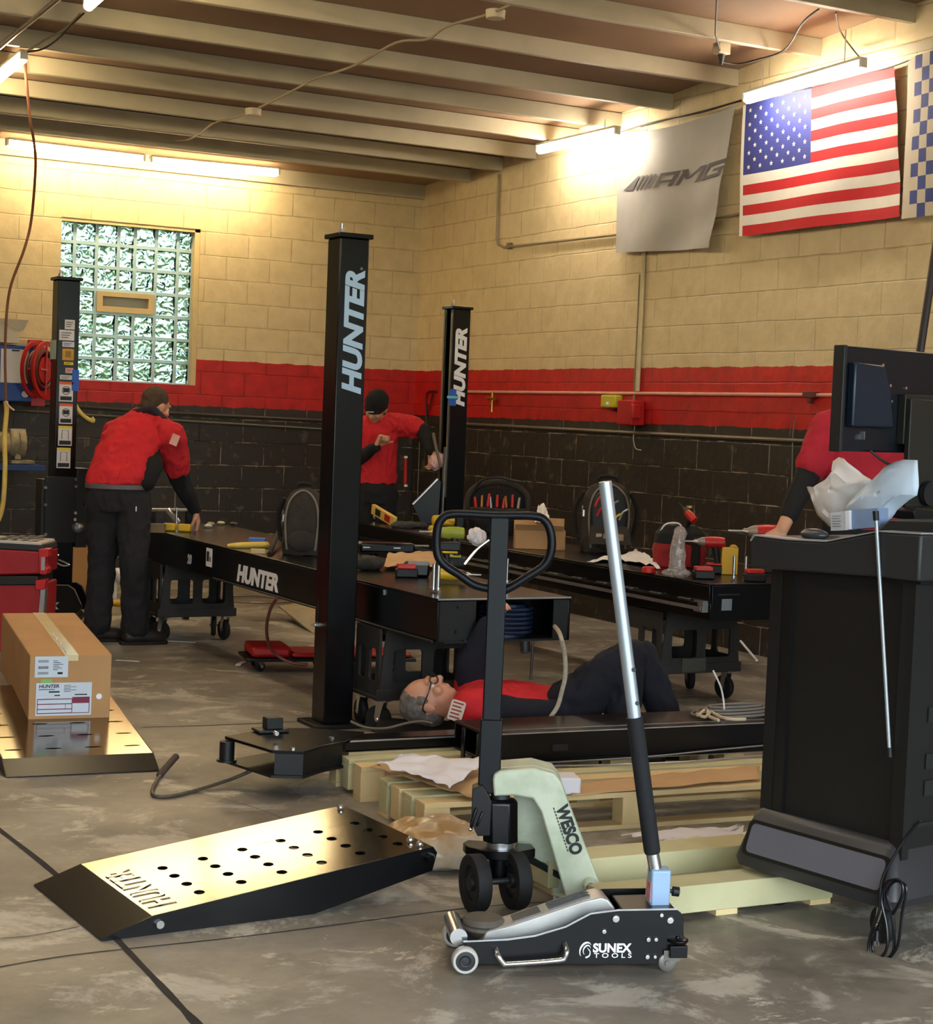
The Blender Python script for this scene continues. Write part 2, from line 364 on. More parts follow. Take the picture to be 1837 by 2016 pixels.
# floor joints and cracks, cut into the slab
JT = mat('dark floor joint', (38, 34, 30), .9, 0, .3, 20)
def crack(i, pts, w):
    P = [G(x, y) for x, y in pts]; P = smooth(P, 6); P = [P[0]+(P[0]-P[4]).normalized()*(3 if i < 2 else .01)]+P+[P[-1]+(P[-1]-P[-5]).normalized()*(2.5 if i < 2 else .01)]; vs = []; fs = []
    for j, q in enumerate(P):
        t = (P[min(j+1, len(P)-1)]-P[max(j-1, 0)]).normalized(); s_ = V((-t.y, t.x, 0))
        ww = w*(.7+.6*abs(noise.noise(q*6))); vs += [q+s_*ww+V((0, 0, .0015)), q-s_*ww+V((0, 0, .0015))]
        if j: fs.append((2*j-2, 2*j-1, 2*j+1, 2*j))
    B().add(vs, fs).out('trim_%d' % (40+i), JT, kind='structure')
crack(0, [(-40, 1605), (110, 1722), (240, 1860), (330, 1955), (420, 2050)], .012)
crack(1, [(-30, 1910), (150, 1880), (500, 1842), (905, 1790), (1100, 1775)], .004)
crack(2, [(-30, 1850), (60, 1843), (150, 1826)], .0025)
crack(3, [(285, 1432), (420, 1428), (640, 1418), (800, 1405)], .006)
crack(4, [(380, 1560), (500, 1590), (620, 1640)], .0015)
# ------------------------------------------------------------------ lamps
TUBE = emis('lit tube', (1.0, .87, .68), 42); TUBEW = emis('lit warm tube', (1.0, .80, .46), 36)
FIX = mat('white lamp fixture', (225, 222, 210), .4, 0, .04)
def tube_lamp(a, bb, label, tm=None):
    a, bb = V(a), V(bb); d = (bb-a).normalized(); t = thing('tube_light', label, 'ceiling light', (a+bb)/2, 'tube lights under the joists')
    up = V((0, 0, 1)); b = B(); m = FM((a+bb)/2+up*.045, d, d.cross(up)*-1 if False else up.cross(d)); Ln = (bb-a).length
    b.box(-Ln/2, -.028, -.010, Ln/2, .028, .010, m); b.out('fixture_body', FIX, t, bevel=.004)
    b = B(); b.cyl(a+d*.03, bb-d*.03, .029, n=14); b.ell(a+d*.03, .029, 14, 8); b.ell(bb-d*.03, .029, 14, 8); b.out('tube', tm or TUBE, t)
    for q, s_ in ((a, 1), (bb, -1)):
        b = B(); b.box(-.012, -.024, -.04, .012, .024, .02, FM(q+up*.03, d, up.cross(d))); b.out('end_cap', FIX, t, bevel=.004)
    for s_ in (-.35, .35):
        c = (a+bb)/2+d*Ln*s_; b = B(); b.cyl(c+up*.055, V((c.x, c.y, JZ(c.y)+.0)), .004, n=6); b.out('hanger', FIX, t)
    return t
YL = 14.1
tube_lamp(AY(14, 284, YL), AY(283, 316, YL), 'left one of the two lit tubes end to end above the block window', TUBEW)
tube_lamp(AY(297, 318, YL), AY(548, 342, YL), 'right one of the two lit tubes end to end above the window wall', TUBEW)
tube_lamp(AX(1060, 297, 6.9), AX(1215, 262, 6.9), 'lit tube light hanging beside the grey flag')
tube_lamp(AX(1468, 197, 6.9), AX(1699, 130, 6.9), 'lit tube light hanging in front of the stars and stripes flag')
p1 = G(47, 114, 3.68); tube_lamp(p1+V((0, 1.17, -.04)), p1, 'lit tube light cut by the left edge with a cord hanging off its end', TUBEW)
p2 = G(172, 14, 3.76); tube_lamp(p2, p2+V((0, -1.17, .07)), 'lit tube light at the top edge in the upper left', TUBEW)
# lamps of the same rows outside the frame, nearer to the door
for q in ((2.75, 7.2), (2.75, 4.9), (6.6, 5.2), (0.2, 9.0), (0.2, 5.5)):
    z = JZ(q[1])-.14; tube_lamp((q[0], q[1]+.58, z-.04), (q[0], q[1]-.58, z+.04), 'lit tube light of the rows over the workshop outside the view')
w = bpy.data.worlds.new('day'); sc.world = w; w.use_nodes = True; nt = w.node_tree; bgn = nt.nodes['Background']
tc = nt.nodes.new('ShaderNodeTexCoord'); sx = nt.nodes.new('ShaderNodeSeparateXYZ'); nt.links.new(tc.outputs['Generated'], sx.inputs[0])
nz = nt.nodes.new('ShaderNodeTexNoise'); nz.inputs['Scale'].default_value = 9; nz.inputs['Detail'].default_value = 5; nt.links.new(tc.outputs['Generated'], nz.inputs['Vector'])
ad = nt.nodes.new('ShaderNodeMath'); ad.operation = 'MULTIPLY_ADD'; ad.inputs[1].default_value = .5; nt.links.new(nz.outputs['Fac'], ad.inputs[0]); nt.links.new(sx.outputs['Z'], ad.inputs[2])
cr = nt.nodes.new('ShaderNodeValToRGB'); e = cr.color_ramp.elements
e[0].position = .16; e[0].color = (.05, .07, .035, 1); e[1].position = .34; e[1].color = (.78, .9, 1.0, 1); q = e.new(.26); q.color = (.16, .22, .10, 1)
nt.links.new(ad.outputs[0], cr.inputs[0]); nt.links.new(cr.outputs[0], bgn.inputs[0]); bgn.inputs[1].default_value = 5.0
sc.view_settings.view_transform = 'Standard'; sc.view_settings.look = 'None'; sc.view_settings.exposure = 0.92; sc.view_settings.gamma = 1
sc.cycles.use_denoising = True; sc.cycles.denoiser = 'OPENIMAGEDENOISE'; sc.cycles.max_bounces = 6; sc.cycles.transparent_max_bounces = 12
sc.cycles.sample_clamp_indirect = 6; sc.cycles.caustics_refractive = True
# ------------------------------------------------------------------ four post lift in pieces
BLUET = mat('blue masking tape', (40, 96, 190), .6, 0, .05)
DGREY = mat('satin black steel', (16, 16, 18), .42, 0, .25, 5)
PALEB = mat('pale blue vinyl lettering', (176, 204, 232), .5, 0, .03)
def vface(x, y, z0): return FM((x, y, z0), (0, 0, 1), (-1, 0, 0))      # writing that climbs a face turned to -y
def caster(parent, x, y, r=.062, w=.032, ang=0, top=.16, m=None):
    f = B(TR(x, y, 0, ang)); hw = w/2+.004
    f.cb((0, 0, top-.004), (.07, .06, .008))
    for s in (-1, 1): f.prism([(-.018, top-.008), (.022, top-.008), (.030, r+.012), (.022, r-.012), (.006, r-.008)], 'xz', s*hw-.0015, s*hw+.0015)
    f.cyl((.018, -hw-.006, r), (.018, hw+.006, r), .007, n=8)
    fo = f.out('caster_fork', CHROME, parent)
    b = B(TR(x, y, 0, ang)); c = V((.018, 0, r))
    b.lathe([(r*.35, -w/2), (r*.8, -w/2+.002), (r*.93, -w/2+.001), (r, -w/2+.008), (r, w/2-.008), (r*.93, w/2-.001), (r*.8, w/2-.002), (r*.35, w/2)], c, (0, 1, 0), 28)
    b.out('wheel', RUBBER, fo)
    b = B(TR(x, y, 0, ang)); b.cyl(c-V((0, w/2+.001, 0)), c+V((0, w/2+.001, 0)), r*.36, n=18); b.out('wheel_hub', DARK, fo)
    return fo
def column(x, y, label, slot=False):
    t = thing('lift_column', label, 'lift column', (x+.075, y+.075, 0), 'posts of the four post lift'); W = .15; b = B()
    if slot: b.prism([(x, y), (x+W, y), (x+W, y+W), (x, y+W), (x, y+.108), (x+.008, y+.108), (x+.008, y+W-.008), (x+W-.008, y+W-.008), (x+W-.008, y+.008), (x+.008, y+.008), (x+.008, y+.042), (x, y+.042)], 'xy', .02, 2.33)
    else: b.box(x, y, .02, x+W, y+W, 2.33)
    b.out('post', BLACK, t, bevel=.006)
    B().box(x-.014, y-.014, 2.33, x+W+.014, y+W+.014, 2.352).out('top_cap', BLACK, t, bevel=.003)
    b = B(); b.cyl((x+.03, y+.06, 2.352), (x+.03, y+.06, 2.40), .009, n=10); b.cyl((x+.03, y+.06, 2.355), (x+.03, y+.06, 2.375), .018, n=6); b.out('top_stud', CHROME, t)
    B().box(x-.05, y-.04, 0, x+W+.05, y+W+.06, .02).out('base_plate', DGREY, t, bevel=.003)
    return t
c1 = column(3.28, 7.46, 'tallest looking black lift post in the middle with pale blue vertical lettering')
za, zb = AY(701, 776, 7.46).z, AY(711, 532, 7.46).z
b = B(); b.text('HUNTER', .13, vface(3.405, 7.4585, za), .0008, .22, .006, zb-za); b.out('lettering', PALEB, c1, label='pale blue vertical lettering')
p = AY(712, 529, 7.4585); B().torus(p, (0, 1, 0), .005, .001, 12, 5).out('registered_mark', PALEB, c1)
p = AX(625, 1230, 3.28); b = B(); b.cyl(p, p-V((.012, 0, 0)), .012, n=6); b.cyl(p, p-V((.03, 0, 0)), .005, n=6); b.out('bolt', CHROME, c1)
p = AX(626, 1215, 3.28); B().box(3.277, p.y-.004, p.z-.07, 3.281, p.y+.004, p.z+.08).out('slot', BLACKM, c1)
# back right column
c2 = column(6.05, 11.6, 'black lift post near the far corner with white lettering and blue tape', True)
za, zb = AY(903, 800, 11.6).z, AY(908, 645, 11.6).z
b = B(); b.text('HUNTER', .125, vface(6.168, 11.5985, za), .0008, .22, .007, zb-za); b.out('lettering', WHITE, c2, label='white vertical lettering')
q0, q1 = AY(884, 766, 11.597), AY(897, 799, 11.597); B().box(q0.x, 11.592, q1.z, q1.x, 11.597, q0.z).out('tape_strip', BLUET, c2, label='strip of blue masking tape')
q0, q1 = AY(880, 779, 11.594), AY(902, 785, 11.594); B().box(q0.x, 11.588, q1.z, q1.x, 11.592, q0.z).out('tape_strip', mat('cyan tape', (110, 196, 214), .5), c2, label='short pale cyan tape across the blue one')
b = B(); b.box(6.043, 11.604, .9, 6.049, 11.622, 2.3); b.box(6.043, 11.72, .6, 6.049, 11.742, 2.3); b.out('guide_strip', mat('worn bare guide', (120, 108, 90), .5, .3), c2)
b = B(); pts = [AX(x, y, 6.02) for x, y in ((877, 880), (874, 930), (870, 1012))]; b.tube(pts, .014, 6); b.out('ladder_bar', CHROME, c2, label='shiny steel latch bar')
# back left column, covered in stickers
c3 = column(3.04, 11.6, 'black lift post covered in warning stickers beside the block window')
ST = [((128, 629, 147, 649), 'w'), ((117, 649, 146, 671), 'w'), ((123, 672, 146, 684), 'p'), ((123, 686, 145, 710), 'y'), ((126, 712, 144, 719), 'y2'), ((129, 724, 144, 735), 'r'), ((118, 738, 143, 748), 'w'),
      ((117, 751, 143, 791), 'o'), ((117, 794, 142, 835), 'o'), ((115, 838, 141, 878), 'yl'), ((112, 881, 138, 922), 'yl')]
SC = {'w': mat('off white sticker', (214, 210, 212), .5), 'p': mat('lilac sticker', (208, 206, 226), .5), 'y': mat('mustard sticker', (200, 150, 40), .5), 'y2': mat('yellow sticker', (216, 190, 60), .5), 'r': mat('pink sticker', (222, 168, 168), .5),
      'o': mat('orange sticker band', (226, 92, 40), .5), 'yl': mat('yellow sticker band', (230, 206, 60), .5)}
INK = mat('black ink', (24, 22, 26), .6)
for (x0, y0, x1, y1), k in ST:
    a, c = AY(x0, y0, 11.598), AY(x1, y1, 11.598)
    b = B(); b.box(a.x, 11.596, c.z, c.x, 11.599, a.z)
    o = b.out('sticker', SC['w'] if k in ('o', 'yl') else SC[k], c3)
    w_, h_ = c.x-a.x, a.z-c.z
    if k in ('o', 'yl'):
        B().box(a.x, 11.594, a.z-.018, c.x, 11.596, a.z).out('sticker_band', SC[k], o)
        b = B(); b.box(a.x+.008, 11.594, c.z+.008, c.x-.008, 11.596, c.z+.035); m_ = (a.x+c.x)/2; zz = c.z+h_*.56
        if k == 'o': b.torus((m_, 11.595, zz), (0, 1, 0), w_*.28, .002, 20, 4); b.box(m_-.02, 11.594, zz-.012, m_+.02, 11.596, zz+.016)
        else: b.tube([(m_-.022, 11.595, zz-.03), (m_-.022, 11.595, zz+.03), (m_+.022, 11.595, zz+.03), (m_+.022, 11.595, zz-.03)], .002, 4)
        b.out('sticker_picture', INK, o)
    elif k == 'y': B().box(a.x+.02, 11.594, c.z+.02, c.x-.02, 11.596, a.z-.015).out('sticker_picture', mat('ochre ink', (150, 110, 20), .5), o)
    else: 
        b = B()
        for q in range(3): b.box(a.x+w_*.12, 11.5945, c.z+h_*(.25+.22*q), a.x+w_*(.6+.1*q), 11.596, c.z+h_*(.32+.22*q))
        b.out('small_print', INK, o)
a, c = AX(100, 670, 3.04), AX(110, 707, 3.04); B().box(3.037, c.y, c.z, 3.0395, a.y, a.z).out('sticker', mat('green white sticker', (170, 196, 186), .5), c3, label='pale green sticker on the side')
a, c = AY(142, 728, 11.597), AY(156, 770, 11.597); B().box(a.x, 11.594, c.z, c.x-.005, 11.596, a.z).out('tape_strip', BLUET, c3, label='strip of blue masking tape')
b = B(); b.box(2.98, 11.57, .55, 3.22, 11.60, 1.0); b.box(2.96, 11.60, .4, 3.04, 11.75, .98); b.box(3.19, 11.56, .52, 3.27, 11.74, 1.06); b.out('carriage', DGREY, c3, bevel=.004)
for x, y in ((90, 960), (90, 994), (150, 944), (150, 958), (167, 993), (149, 1010), (148, 1023), (90, 1052)):
    p = AY(x, y, 11.56); b = B(); b.cyl(p, p+V((0, .02, 0)), .012, n=6); b.out('bolt', CHROME, c3)
p = AY(155, 1040, 11.55); b = B(); b.lathe([(.01, -.02), (.03, -.016), (.04, 0), (.04, .02)], p, (0, 1, 0), 16); b.out('roller', CHROME, c3)
# ---- runways
def sticker_on(parent, m, w, h, mt, name='sticker', label=None): B(m).box(0, 0, 0, w, h, .0015).out(name, mt, parent, label)
t = thing('lift_runway', 'long black lift runway laid on carts with white lettering on its side', 'lift runway', (3.83, 8.7, .5)); RL = t
x0, x1, y0, y1, zt = 3.49, 4.18, 6.73, 11.4, .70
B().box(x0, y0, zt-.012, x1, y1, zt).out('deck', BLACK, t, bevel=.003)
for xa in (x0, x1-.012):
    b = B(); b.box(xa, y0, .505, xa+.012, y1, zt-.012); b.box(min(xa, xa-.03 if xa > 4 else xa), y0, .5, xa+.04 if xa < 4 else xa+.012, y1, .508); b.out('side_rail', BLACK, t, bevel=.002)
B().box(x0+.012, y1-.02, .505, x1-.012, y1, zt-.012).out('end_plate', BLACK, t)
b = B(); b.box(x0+.012, y0+.012, .505, x0+.20, y0+.02, zt-.012); b.box(x0+.012, y0+.35, .505, x1-.012, y0+.36, zt-.012); b.box(x0+.012, y0+.0, .5, x1-.012, y0+.34, .51); b.box(x1-.09, y0+.002, .51, x1-.012, y0+.012, zt-.012); b.out('end_plate', DGREY, t)
b = B()
for k in range(6): b.torus((3.92, y0+.14, .535+k*.021), (0, 0, 1), .115, .0095, 36, 8)
b.cyl((3.92, y0+.14, .51), (3.92, y0+.14, .66), .09, n=24); b.out('cable_coil', mat('dark blue cable', (24, 40, 66), .35, .2), t, label='dark blue coiled cable in the open end')
for x, y in ((904, 1196), (1105, 1190), (900, 1244), (915, 1262), (940, 1262)):
    p = AY(x, y, y0); b = B(); b.cyl(p-V((0, .004, 0)), p+V((0, .01, 0)), .006, n=6); b.out('bolt', DARK, t)
ya, yb = AX(467, 1130, x0).y, AX(548, 1145, x0).y; z_ = AX(467, 1142, x0).z
b = B(); b.text('HUNTER', .128, FM((x0-.001, ya, z_), (0, -1, 0), (0, 0, 1)), .001, .2, .006, ya-yb); b.out('lettering', WHITE, t, label='white lettering')
p = AX(369, 1108, x0); b = B(); b.text('28', .075, FM((x0-.001, p.y, p.z), (0, -1, 0), (0, 0, 1)), .001, .1, .004, .075); b.out('sticker', mat('grey white marking', (170, 172, 176), .5), t)
p = AX(406, 1114, x0); m = FM((x0-.001, p.y, p.z), (0, -1, 0), (0, 0, 1)); sticker_on(t, m, .10, .11, WHITE, 'sticker', 'white picture sticker')
b = B(m @ TR(.012, .03, .0015)); b.box(0, 0, 0, .04, .06, .001); b.box(.055, .0, 0, .07, .03, .001); b.out('sticker_picture', INK, t)
b = B(); b.tube([AX(830-20+x, y, x0-.004) for x, y in ()] or [(x0-.012, 6.75, .508), (x0-.012, 8.3, .506), (x0-.012, 9.6, .505)], .006, 6); b.out('brake_line', DARK, t)
p = AX(829-72, 1166, x0); b = B(); b.box(x0-.006, p.y-.004, p.z-.012, x0, p.y+.004, p.z+.012); b.out('bolt', CHROME, t)
B().box(x0, y0-.003, zt-.006, x1, y0, zt+.001).out('highlight_strip', STEEL, t, label='bright strip for the highlight on the front edge')  # highlight along the front edge, put in as a bright steel strip
# right runway
t = thing('lift_runway', 'black lift runway along the right wall carrying tool bags and drills', 'lift runway', (5.66, 9.4, .5)); RR = t
x0, x1, y0, y1 = 5.31, 6.0, 7.2, 11.72
B().box(x0, y0, zt-.012, x1, y1, zt).out('deck', BLACK, t, bevel=.003)
b = B(); b.box(x0, y0, .60, x0+.012, y1, zt-.012); b.box(x0-.02, y0+.02, .595, x0+.02, y1, .605); b.box(x0+.01, y0, .51, x0+.02, y1, .6); b.box(x0-.035, y0+.05, .575, x0-.02, y1, .60); b.out('side_rail', BLACK, t, bevel=.002)
B().box(x1-.012, y0, .51, x1, y1, zt-.012).out('side_rail', BLACK, t)
b = B(); b.box(x0+.02, y0, .505, x1-.012, y0+.012, zt-.012); b.out('end_plate', BLACK, t, bevel=.002)
B().box(x0+.02, y1-.012, .505, x1-.012, y1, zt-.012).out('end_plate', BLACK, t)
b = B(); b.box(x0-.04, y0+.02, .560, x0-.035, y1, .578); b.out('track_edge', STEEL, t, label='bright worn edge of the jack track')
for k in range(9):
    y = 7.35+k*.27; B().box(x0-.026, y, .603, x0-.004, y+.09, .609).out('clip', STEEL, t)
B().box(x0-.03, y0+.01, .55, x0+.005, y0+.09, .61).out('track_stop', STEEL, t)
p = AY(1420, 1202, y0); B().box(p.x, y0-.003, p.z, p.x+.065, y0-.0005, p.z+.06).out('sticker', mat('grey sticker', (120, 126, 132), .5), t)
p = AY(1418, 1172, y0); B().box(p.x-.02, y0-.012, p.z, p.x+.12, y0-.002, p.z+.008).out('pull_bar', DARK, t)
# ---- carts under the runways
PLG = mat('textured dark cart plastic', (38, 36, 35), .6, 0, .2, 9, .2)
def rrect(x0, z0, x1, z1, r, n=4):
    out = []
    for cx, cz, a0 in ((x1-r, z1-r, 0), (x0+r, z1-r, 90), (x0+r, z0+r, 180), (x1-r, z0+r, 270)):
        for k in range(n+1): a = R(a0+90*k/n); out.append((cx+r*math.cos(a), cz+r*math.sin(a)))
    return out
def cart(x, y, W, Dp, label, ang=0, tp=.498):
    t = thing('runway_cart', label, 'cart', (x, y, 0), 'wheeled plastic carts under the runways'); M0 = TR(x, y, 0, ang); zb = .165
    def panel(L, origin, xd, nm, holes, ins):
        outer = [(-L/2, zb), (L/2, zb), (L/2-.012, zb+.07), (L/2-ins, tp), (-L/2+ins, tp), (-L/2+.012, zb+.07)]
        b = B(M0); b.plate(outer, holes, .014, FM(origin, xd, (0, 0, 1))); b.out(nm, PLG, t, bevel=.003)
    g = .045; hw = (W-.1-2*g-.05)/2
    hs = [rrect(-W/2+.075, .245, -.03, .40, .018), rrect(.03, .245, W/2-.075, .40, .018)]
    hd = [rrect(-Dp/2+.055, .245, -.022, .40, .016), rrect(.022, .245, Dp/2-.055, .40, .016)] if Dp > .2 else []
    panel(W, (0, -Dp/2, 0), (1, 0, 0), 'long_panel', hs, .04); panel(W, (0, Dp/2, 0), (1, 0, 0), 'long_panel', hs, .04)
    panel(Dp, (-W/2+.02, 0, 0), (0, -1, 0), 'side_panel', hd, .02); panel(Dp, (W/2-.02, 0, 0), (0, -1, 0), 'side_panel', hd, .02)
    B(M0).box(-W/2+.04, -Dp/2, tp-.03, W/2-.04, Dp/2, tp).out('top_plate', PLG, t, bevel=.004)
    b = B(M0); b.box(-W/2, -Dp/2, zb-.005, W/2, Dp/2, zb+.012); b.box(-W/2-.006, -Dp/2-.012, zb-.005, W/2+.006, -Dp/2-.006, zb+.05); b.out('bottom_tray', PLG, t, bevel=.003)
    for sx, sy, a in ((1, -1, .3), (1, 1, -.2), (-1, -1, .8), (-1, 1, .1)):
        q = M0 @ V((sx*(W/2-.05), sy*(Dp/2-.04), 0)); caster(t, q.x, q.y, .066, .034, a+ang+1.4)
    return t
cart(3.71, 10.67, .52, .30, 'black wheeled plastic cart under the far end of the lettered runway')
cart(3.715, 7.40, .52, .30, 'black wheeled plastic cart under the near end of the lettered runway')
cart(5.60, 7.86, .54, .42, 'black wheeled plastic cart under the near end of the right runway')
cart(5.62, 11.2, .52, .30, 'black wheeled plastic cart under the far end of the right runway')
# ---- cross member: yoke end, tube, long beam on the pallets
t = thing('lift_crossbeam', 'black steel crossbeam with a chamfered yoke end lying on the pallets', 'crossbeam', (3.2, 6.2, .1))
poly = [(2.40, 6.43), (2.472, 6.106), (2.582, 6.053), (2.70, 6.14), (2.83, 6.20), (2.98, 6.36), (2.80, 6.50), (2.66, 6.54)]
B().prism(poly, 'xy', .188, .2).out('yoke_plate', BLACK, t, bevel=.002)
b = B(); cx = sum(p[0] for p in poly)/8; cy = sum(p[1] for p in poly)/8; q = [(p[0]+(cx-p[0])*.10, p[1]+(cy-p[1])*.10) for p in poly]
for i in range(1, 7):
    a, c = V((*q[i], 0)), V((*q[i+1], 0)); n_ = (c-a).normalized(); s_ = V((-n_.y, n_.x, 0))*.008
    b.prism([(a.x, a.y), (c.x, c.y), (c.x+s_.x, c.y+s_.y), (a.x+s_.x, a.y+s_.y)], 'xy', .102, .188)
b.prism(poly, 'xy', .092, .102); b.out('yoke_box', DGREY, t)
p = G(532, 1440, .2); b = B(); b.cb((p.x, p.y, .207), (.13, .09, .012)); b.cb((p.x+.01, p.y, .236), (.07, .055, .046)); b.out('sensor_block', DGREY, t, bevel=.003)
p = G(536, 1440, .23); B().cyl(p+V((0, -.03, 0)), p+V((0, -.05, 0)), .009, n=10).out('bolt', CHROME, t)
b = B(); b.cyl((2.40, 6.40, .11), (2.40, 6.40, .185), .03, n=16); b.cyl((2.40, 6.40, .104), (2.40, 6.40, .112), .04, n=16); b.out('roller', DGREY, t)
for x, y in ((2.555, 6.10), (2.79, 6.26)): B().cyl((x, y, .2), (x, y, .208), .011, n=6).out('bolt', CHROME, t)
m = FM((2.80, 6.30, 0), (.62, -.035, 0), (0, 1, 0)); B(m).box(0, -.06, .145, .72, .06, .196).out('tube', BLACK, t, bevel=.008); B(m).box(.01, -.062, .186, .6, -.059, .192).out('highlight_strip', STEEL, t, label='bright strip for the highlight on the tube')  # the thin steel strip paints the light caught by the tube's edge
t = thing('steel_beam', 'long black steel beam with open end lying across the wooden pallets', 'beam', (4.2, 5.95, .14))
m = FM((3.30, 5.855, 0), (1.23, -.079, 0), (0, 1, 0)); Lb = 1.62
b = B(m); b.box(0, 0, .15, Lb, .012, .262); b.box(-.0, -.012, .258, Lb, .06, .266); b.box(0, .0, .14, Lb, .36, .152); b.out('front_web', BLACK, t, bevel=.002)
B(m).box(0, -.0135, .2625, Lb, -.010, .2665).out('highlight_strip', STEEL, t, label='bright strip for the highlight on an upper edge'); B(m).box(0, .058, .262, Lb, .061, .2675).out('highlight_strip', STEEL, t, label='bright strip for the highlight on an upper edge')  # bright strips stand in for highlights along the beam's upper edges
b = B(m); b.box(0, .062, .245, Lb, .36, .258); b.out('top_plate', mat('worn brown black steel', (40, 32, 30), .3, .2, .4, 5), t, bevel=.002)
b = B(m); b.box(0, .35, .15, Lb, .36, .25); b.out('back_web', BLACK, t)
b = B(m); b.box(-.075, -.02, .142, 0, -.012, .272); b.box(-.085, -.03, .142, .01, .13, .15); b.box(-.075, .1, .142, -.067, .13, .272); b.out('end_bracket', BLACK, t, bevel=.002)
B(m).cb((-.04, -.022, .2), (.012, .006, .012)).out('bolt', CHROME, t)
B(m).box(.27, -.0015, .185, .34, .002, .212).out('slot', BLACKM, t)
cord('steel_cable', [m @ V(q) for q in ((.02, -.03, .150), (.25, -.035, .148), (.7, -.03, .15), (1.0, -.03, .162), (1.3, -.02, .17), (1.7, -.02, .178))], .004, STEEL, 'thin bright steel cable slung along the front of the black beam', 'cable')
cord('steel_cable', [m @ V(q) for q in ((.2, -.09, .147), (.45, -.13, .147), (.8, -.15, .147), (1.1, -.12, .147), (1.6, -.10, .147))], .004, STEEL, 'thin bright steel cable lying on the paper below the black beam', 'cable')
# ------------------------------------------------------------------ pallets, paper
def woodmat(i): return [WOOD, mat('fresh pale pine', (206, 180, 128), .75, 0, .1, 4, .2, 30, col2=(224, 200, 150)), mat('grey green pine', (176, 170, 128), .8, 0, .1, 4, .2, 30, col2=(200, 192, 150))][i % 3]
def pallet(M0, L, W, label, bl=(0, .55, 1.1), nb=4, bd=.095, zt=.14, wm=1):
    q = M0 @ V((L/2, W/2, 0)); t = thing('wooden_pallet', label, 'pallet', q)
    st = (W-bd)/(nb-1)
    for k in range(nb):
        B(M0).box(0, k*st, zt-.02, L, k*st+bd-.008+.0, zt).out('deck_board', woodmat(wm+k % 2), t, bevel=.002)
    for k in (0, nb-1): B(M0).box(0, k*st, 0, L, k*st+bd-.01, .018).out('bottom_board', woodmat(wm), t, bevel=.002)
    for x in bl:
        for k in range(nb):
            if x > bl[0] and k not in (0, nb-1): continue
            B(M0).box(x, k*st+.002, .018, x+.10, k*st+bd-.012, zt-.02).out('block', woodmat(wm+k % 2), t, bevel=.002)
    return t
MP = TR(2.745, 5.335, 0, R(-4.4))
pallet(MP, 1.75, .46, 'pale pine pallet in front of the black beam with paper on it', (0, .80, 1.65))
pallet(TR(2.80, 5.99, -.002, R(-4.4)), 1.75, .38, 'pine pallet behind, under the far side of the black beam', (0, .37, 1.1, 1.65), 3)
M2 = TR(2.80, 4.23, 0, R(-2)); t = thing('wooden_pallet', 'low greenish pine pallet between the pallet jack and the console', 'pallet', (3.1, 4.3, 0))
for y0, w_, z in ((0, .12, .105), (.36, .14, .110)):
    B(M2).box(0, y0, z-.085, .84, y0+w_, z).out('deck_board', woodmat(2), t, bevel=.003)
    for x in (.02, .4, .76): B(M2).box(x, y0+.01, 0, x+.08, y0+w_-.01, z-.084).out('block', woodmat(1), t)
for x in (.05, .74): B(M2).box(x, .12, .036, x+.07, .36, .07).out('cross_board', woodmat(2), t)
def sheet(pts, z, name, m, label, cat, amp=.012, th=.0015, sc_=9, nx=26, ny=14, rough=.0, seed=0):
    # pts: 4 corner points (world) ordered around; surface sags and wrinkles
    P = [V(p) for p in pts]; vs = []; fs = []
    for j in range(ny+1):
        for i in range(nx+1):
            u, v = i/nx, j/ny
            q = (P[0]*(1-u)+P[1]*u)*(1-v)+(P[3]*(1-u)+P[2]*u)*v
            e = rough*(noise.noise(V((u*5+seed, v*5, 3)))); edge = max(abs(u-.5), abs(v-.5))*2
            q = q+V((e*edge, e*edge*.7, 0)); q.z += amp*(.8+noise.noise(V((q.x*sc_+seed, q.y*sc_, q.z*4)))+.4*noise.noise(V((q.x*sc_*2.5, q.y*sc_*2.5, seed))))
            vs.append(q)
            if i < nx and j < ny: a = j*(nx+1)+i; fs.append((a, a+1, a+nx+2, a+nx+1))
    return B().add(vs, fs).out(name, m, None, label, cat, solid=th)
FOAM = mat('white packing foam', (222, 220, 228), .7, 0, .03, 5)
sheet([G(728, 1512, .15), G(960, 1585, .15), G(960, 1500, .17), G(800, 1495, .17)], 0, 'kraft_sheet', KRAFT, 'crumpled brown kraft sheet on the left end of the front pallet', 'paper', .012, rough=.04)
sheet([G(740, 1512, .185), G(885, 1556, .185), G(965, 1500, .20), G(790, 1492, .20)], 0, 'foam_sheet', FOAM, 'white wrapping sheet lying over the kraft paper beside the pallet jack', 'wrapping', .02, rough=.05, seed=5)
sheet([G(1125, 1568, .148), G(1495, 1535, .148), G(1495, 1508, .148), G(1125, 1545, .148)], 0, 'kraft_sheet', KRAFT, 'flat kraft sheet on the right part of the front pallet', 'paper', .006, rough=.02, seed=2)
p = G(1100, 1560, .14); b = B(TR(p.x, p.y, .143, R(-20))); b.box(-.09, -.06, 0, .07, .06, .062); b.out('foam_block', FOAM, None, 'white foam block on the pallet behind the pallet jack', 'foam block', bevel=.008)
sheet([G(1222, 1652, .012), G(1330, 1676, .012), G(1475, 1664, .02), G(1455, 1628, .03)], 0, 'foam_sheet', FOAM, 'torn white sheet on the floor between the two pallets', 'wrapping', .02, rough=.07, seed=9)
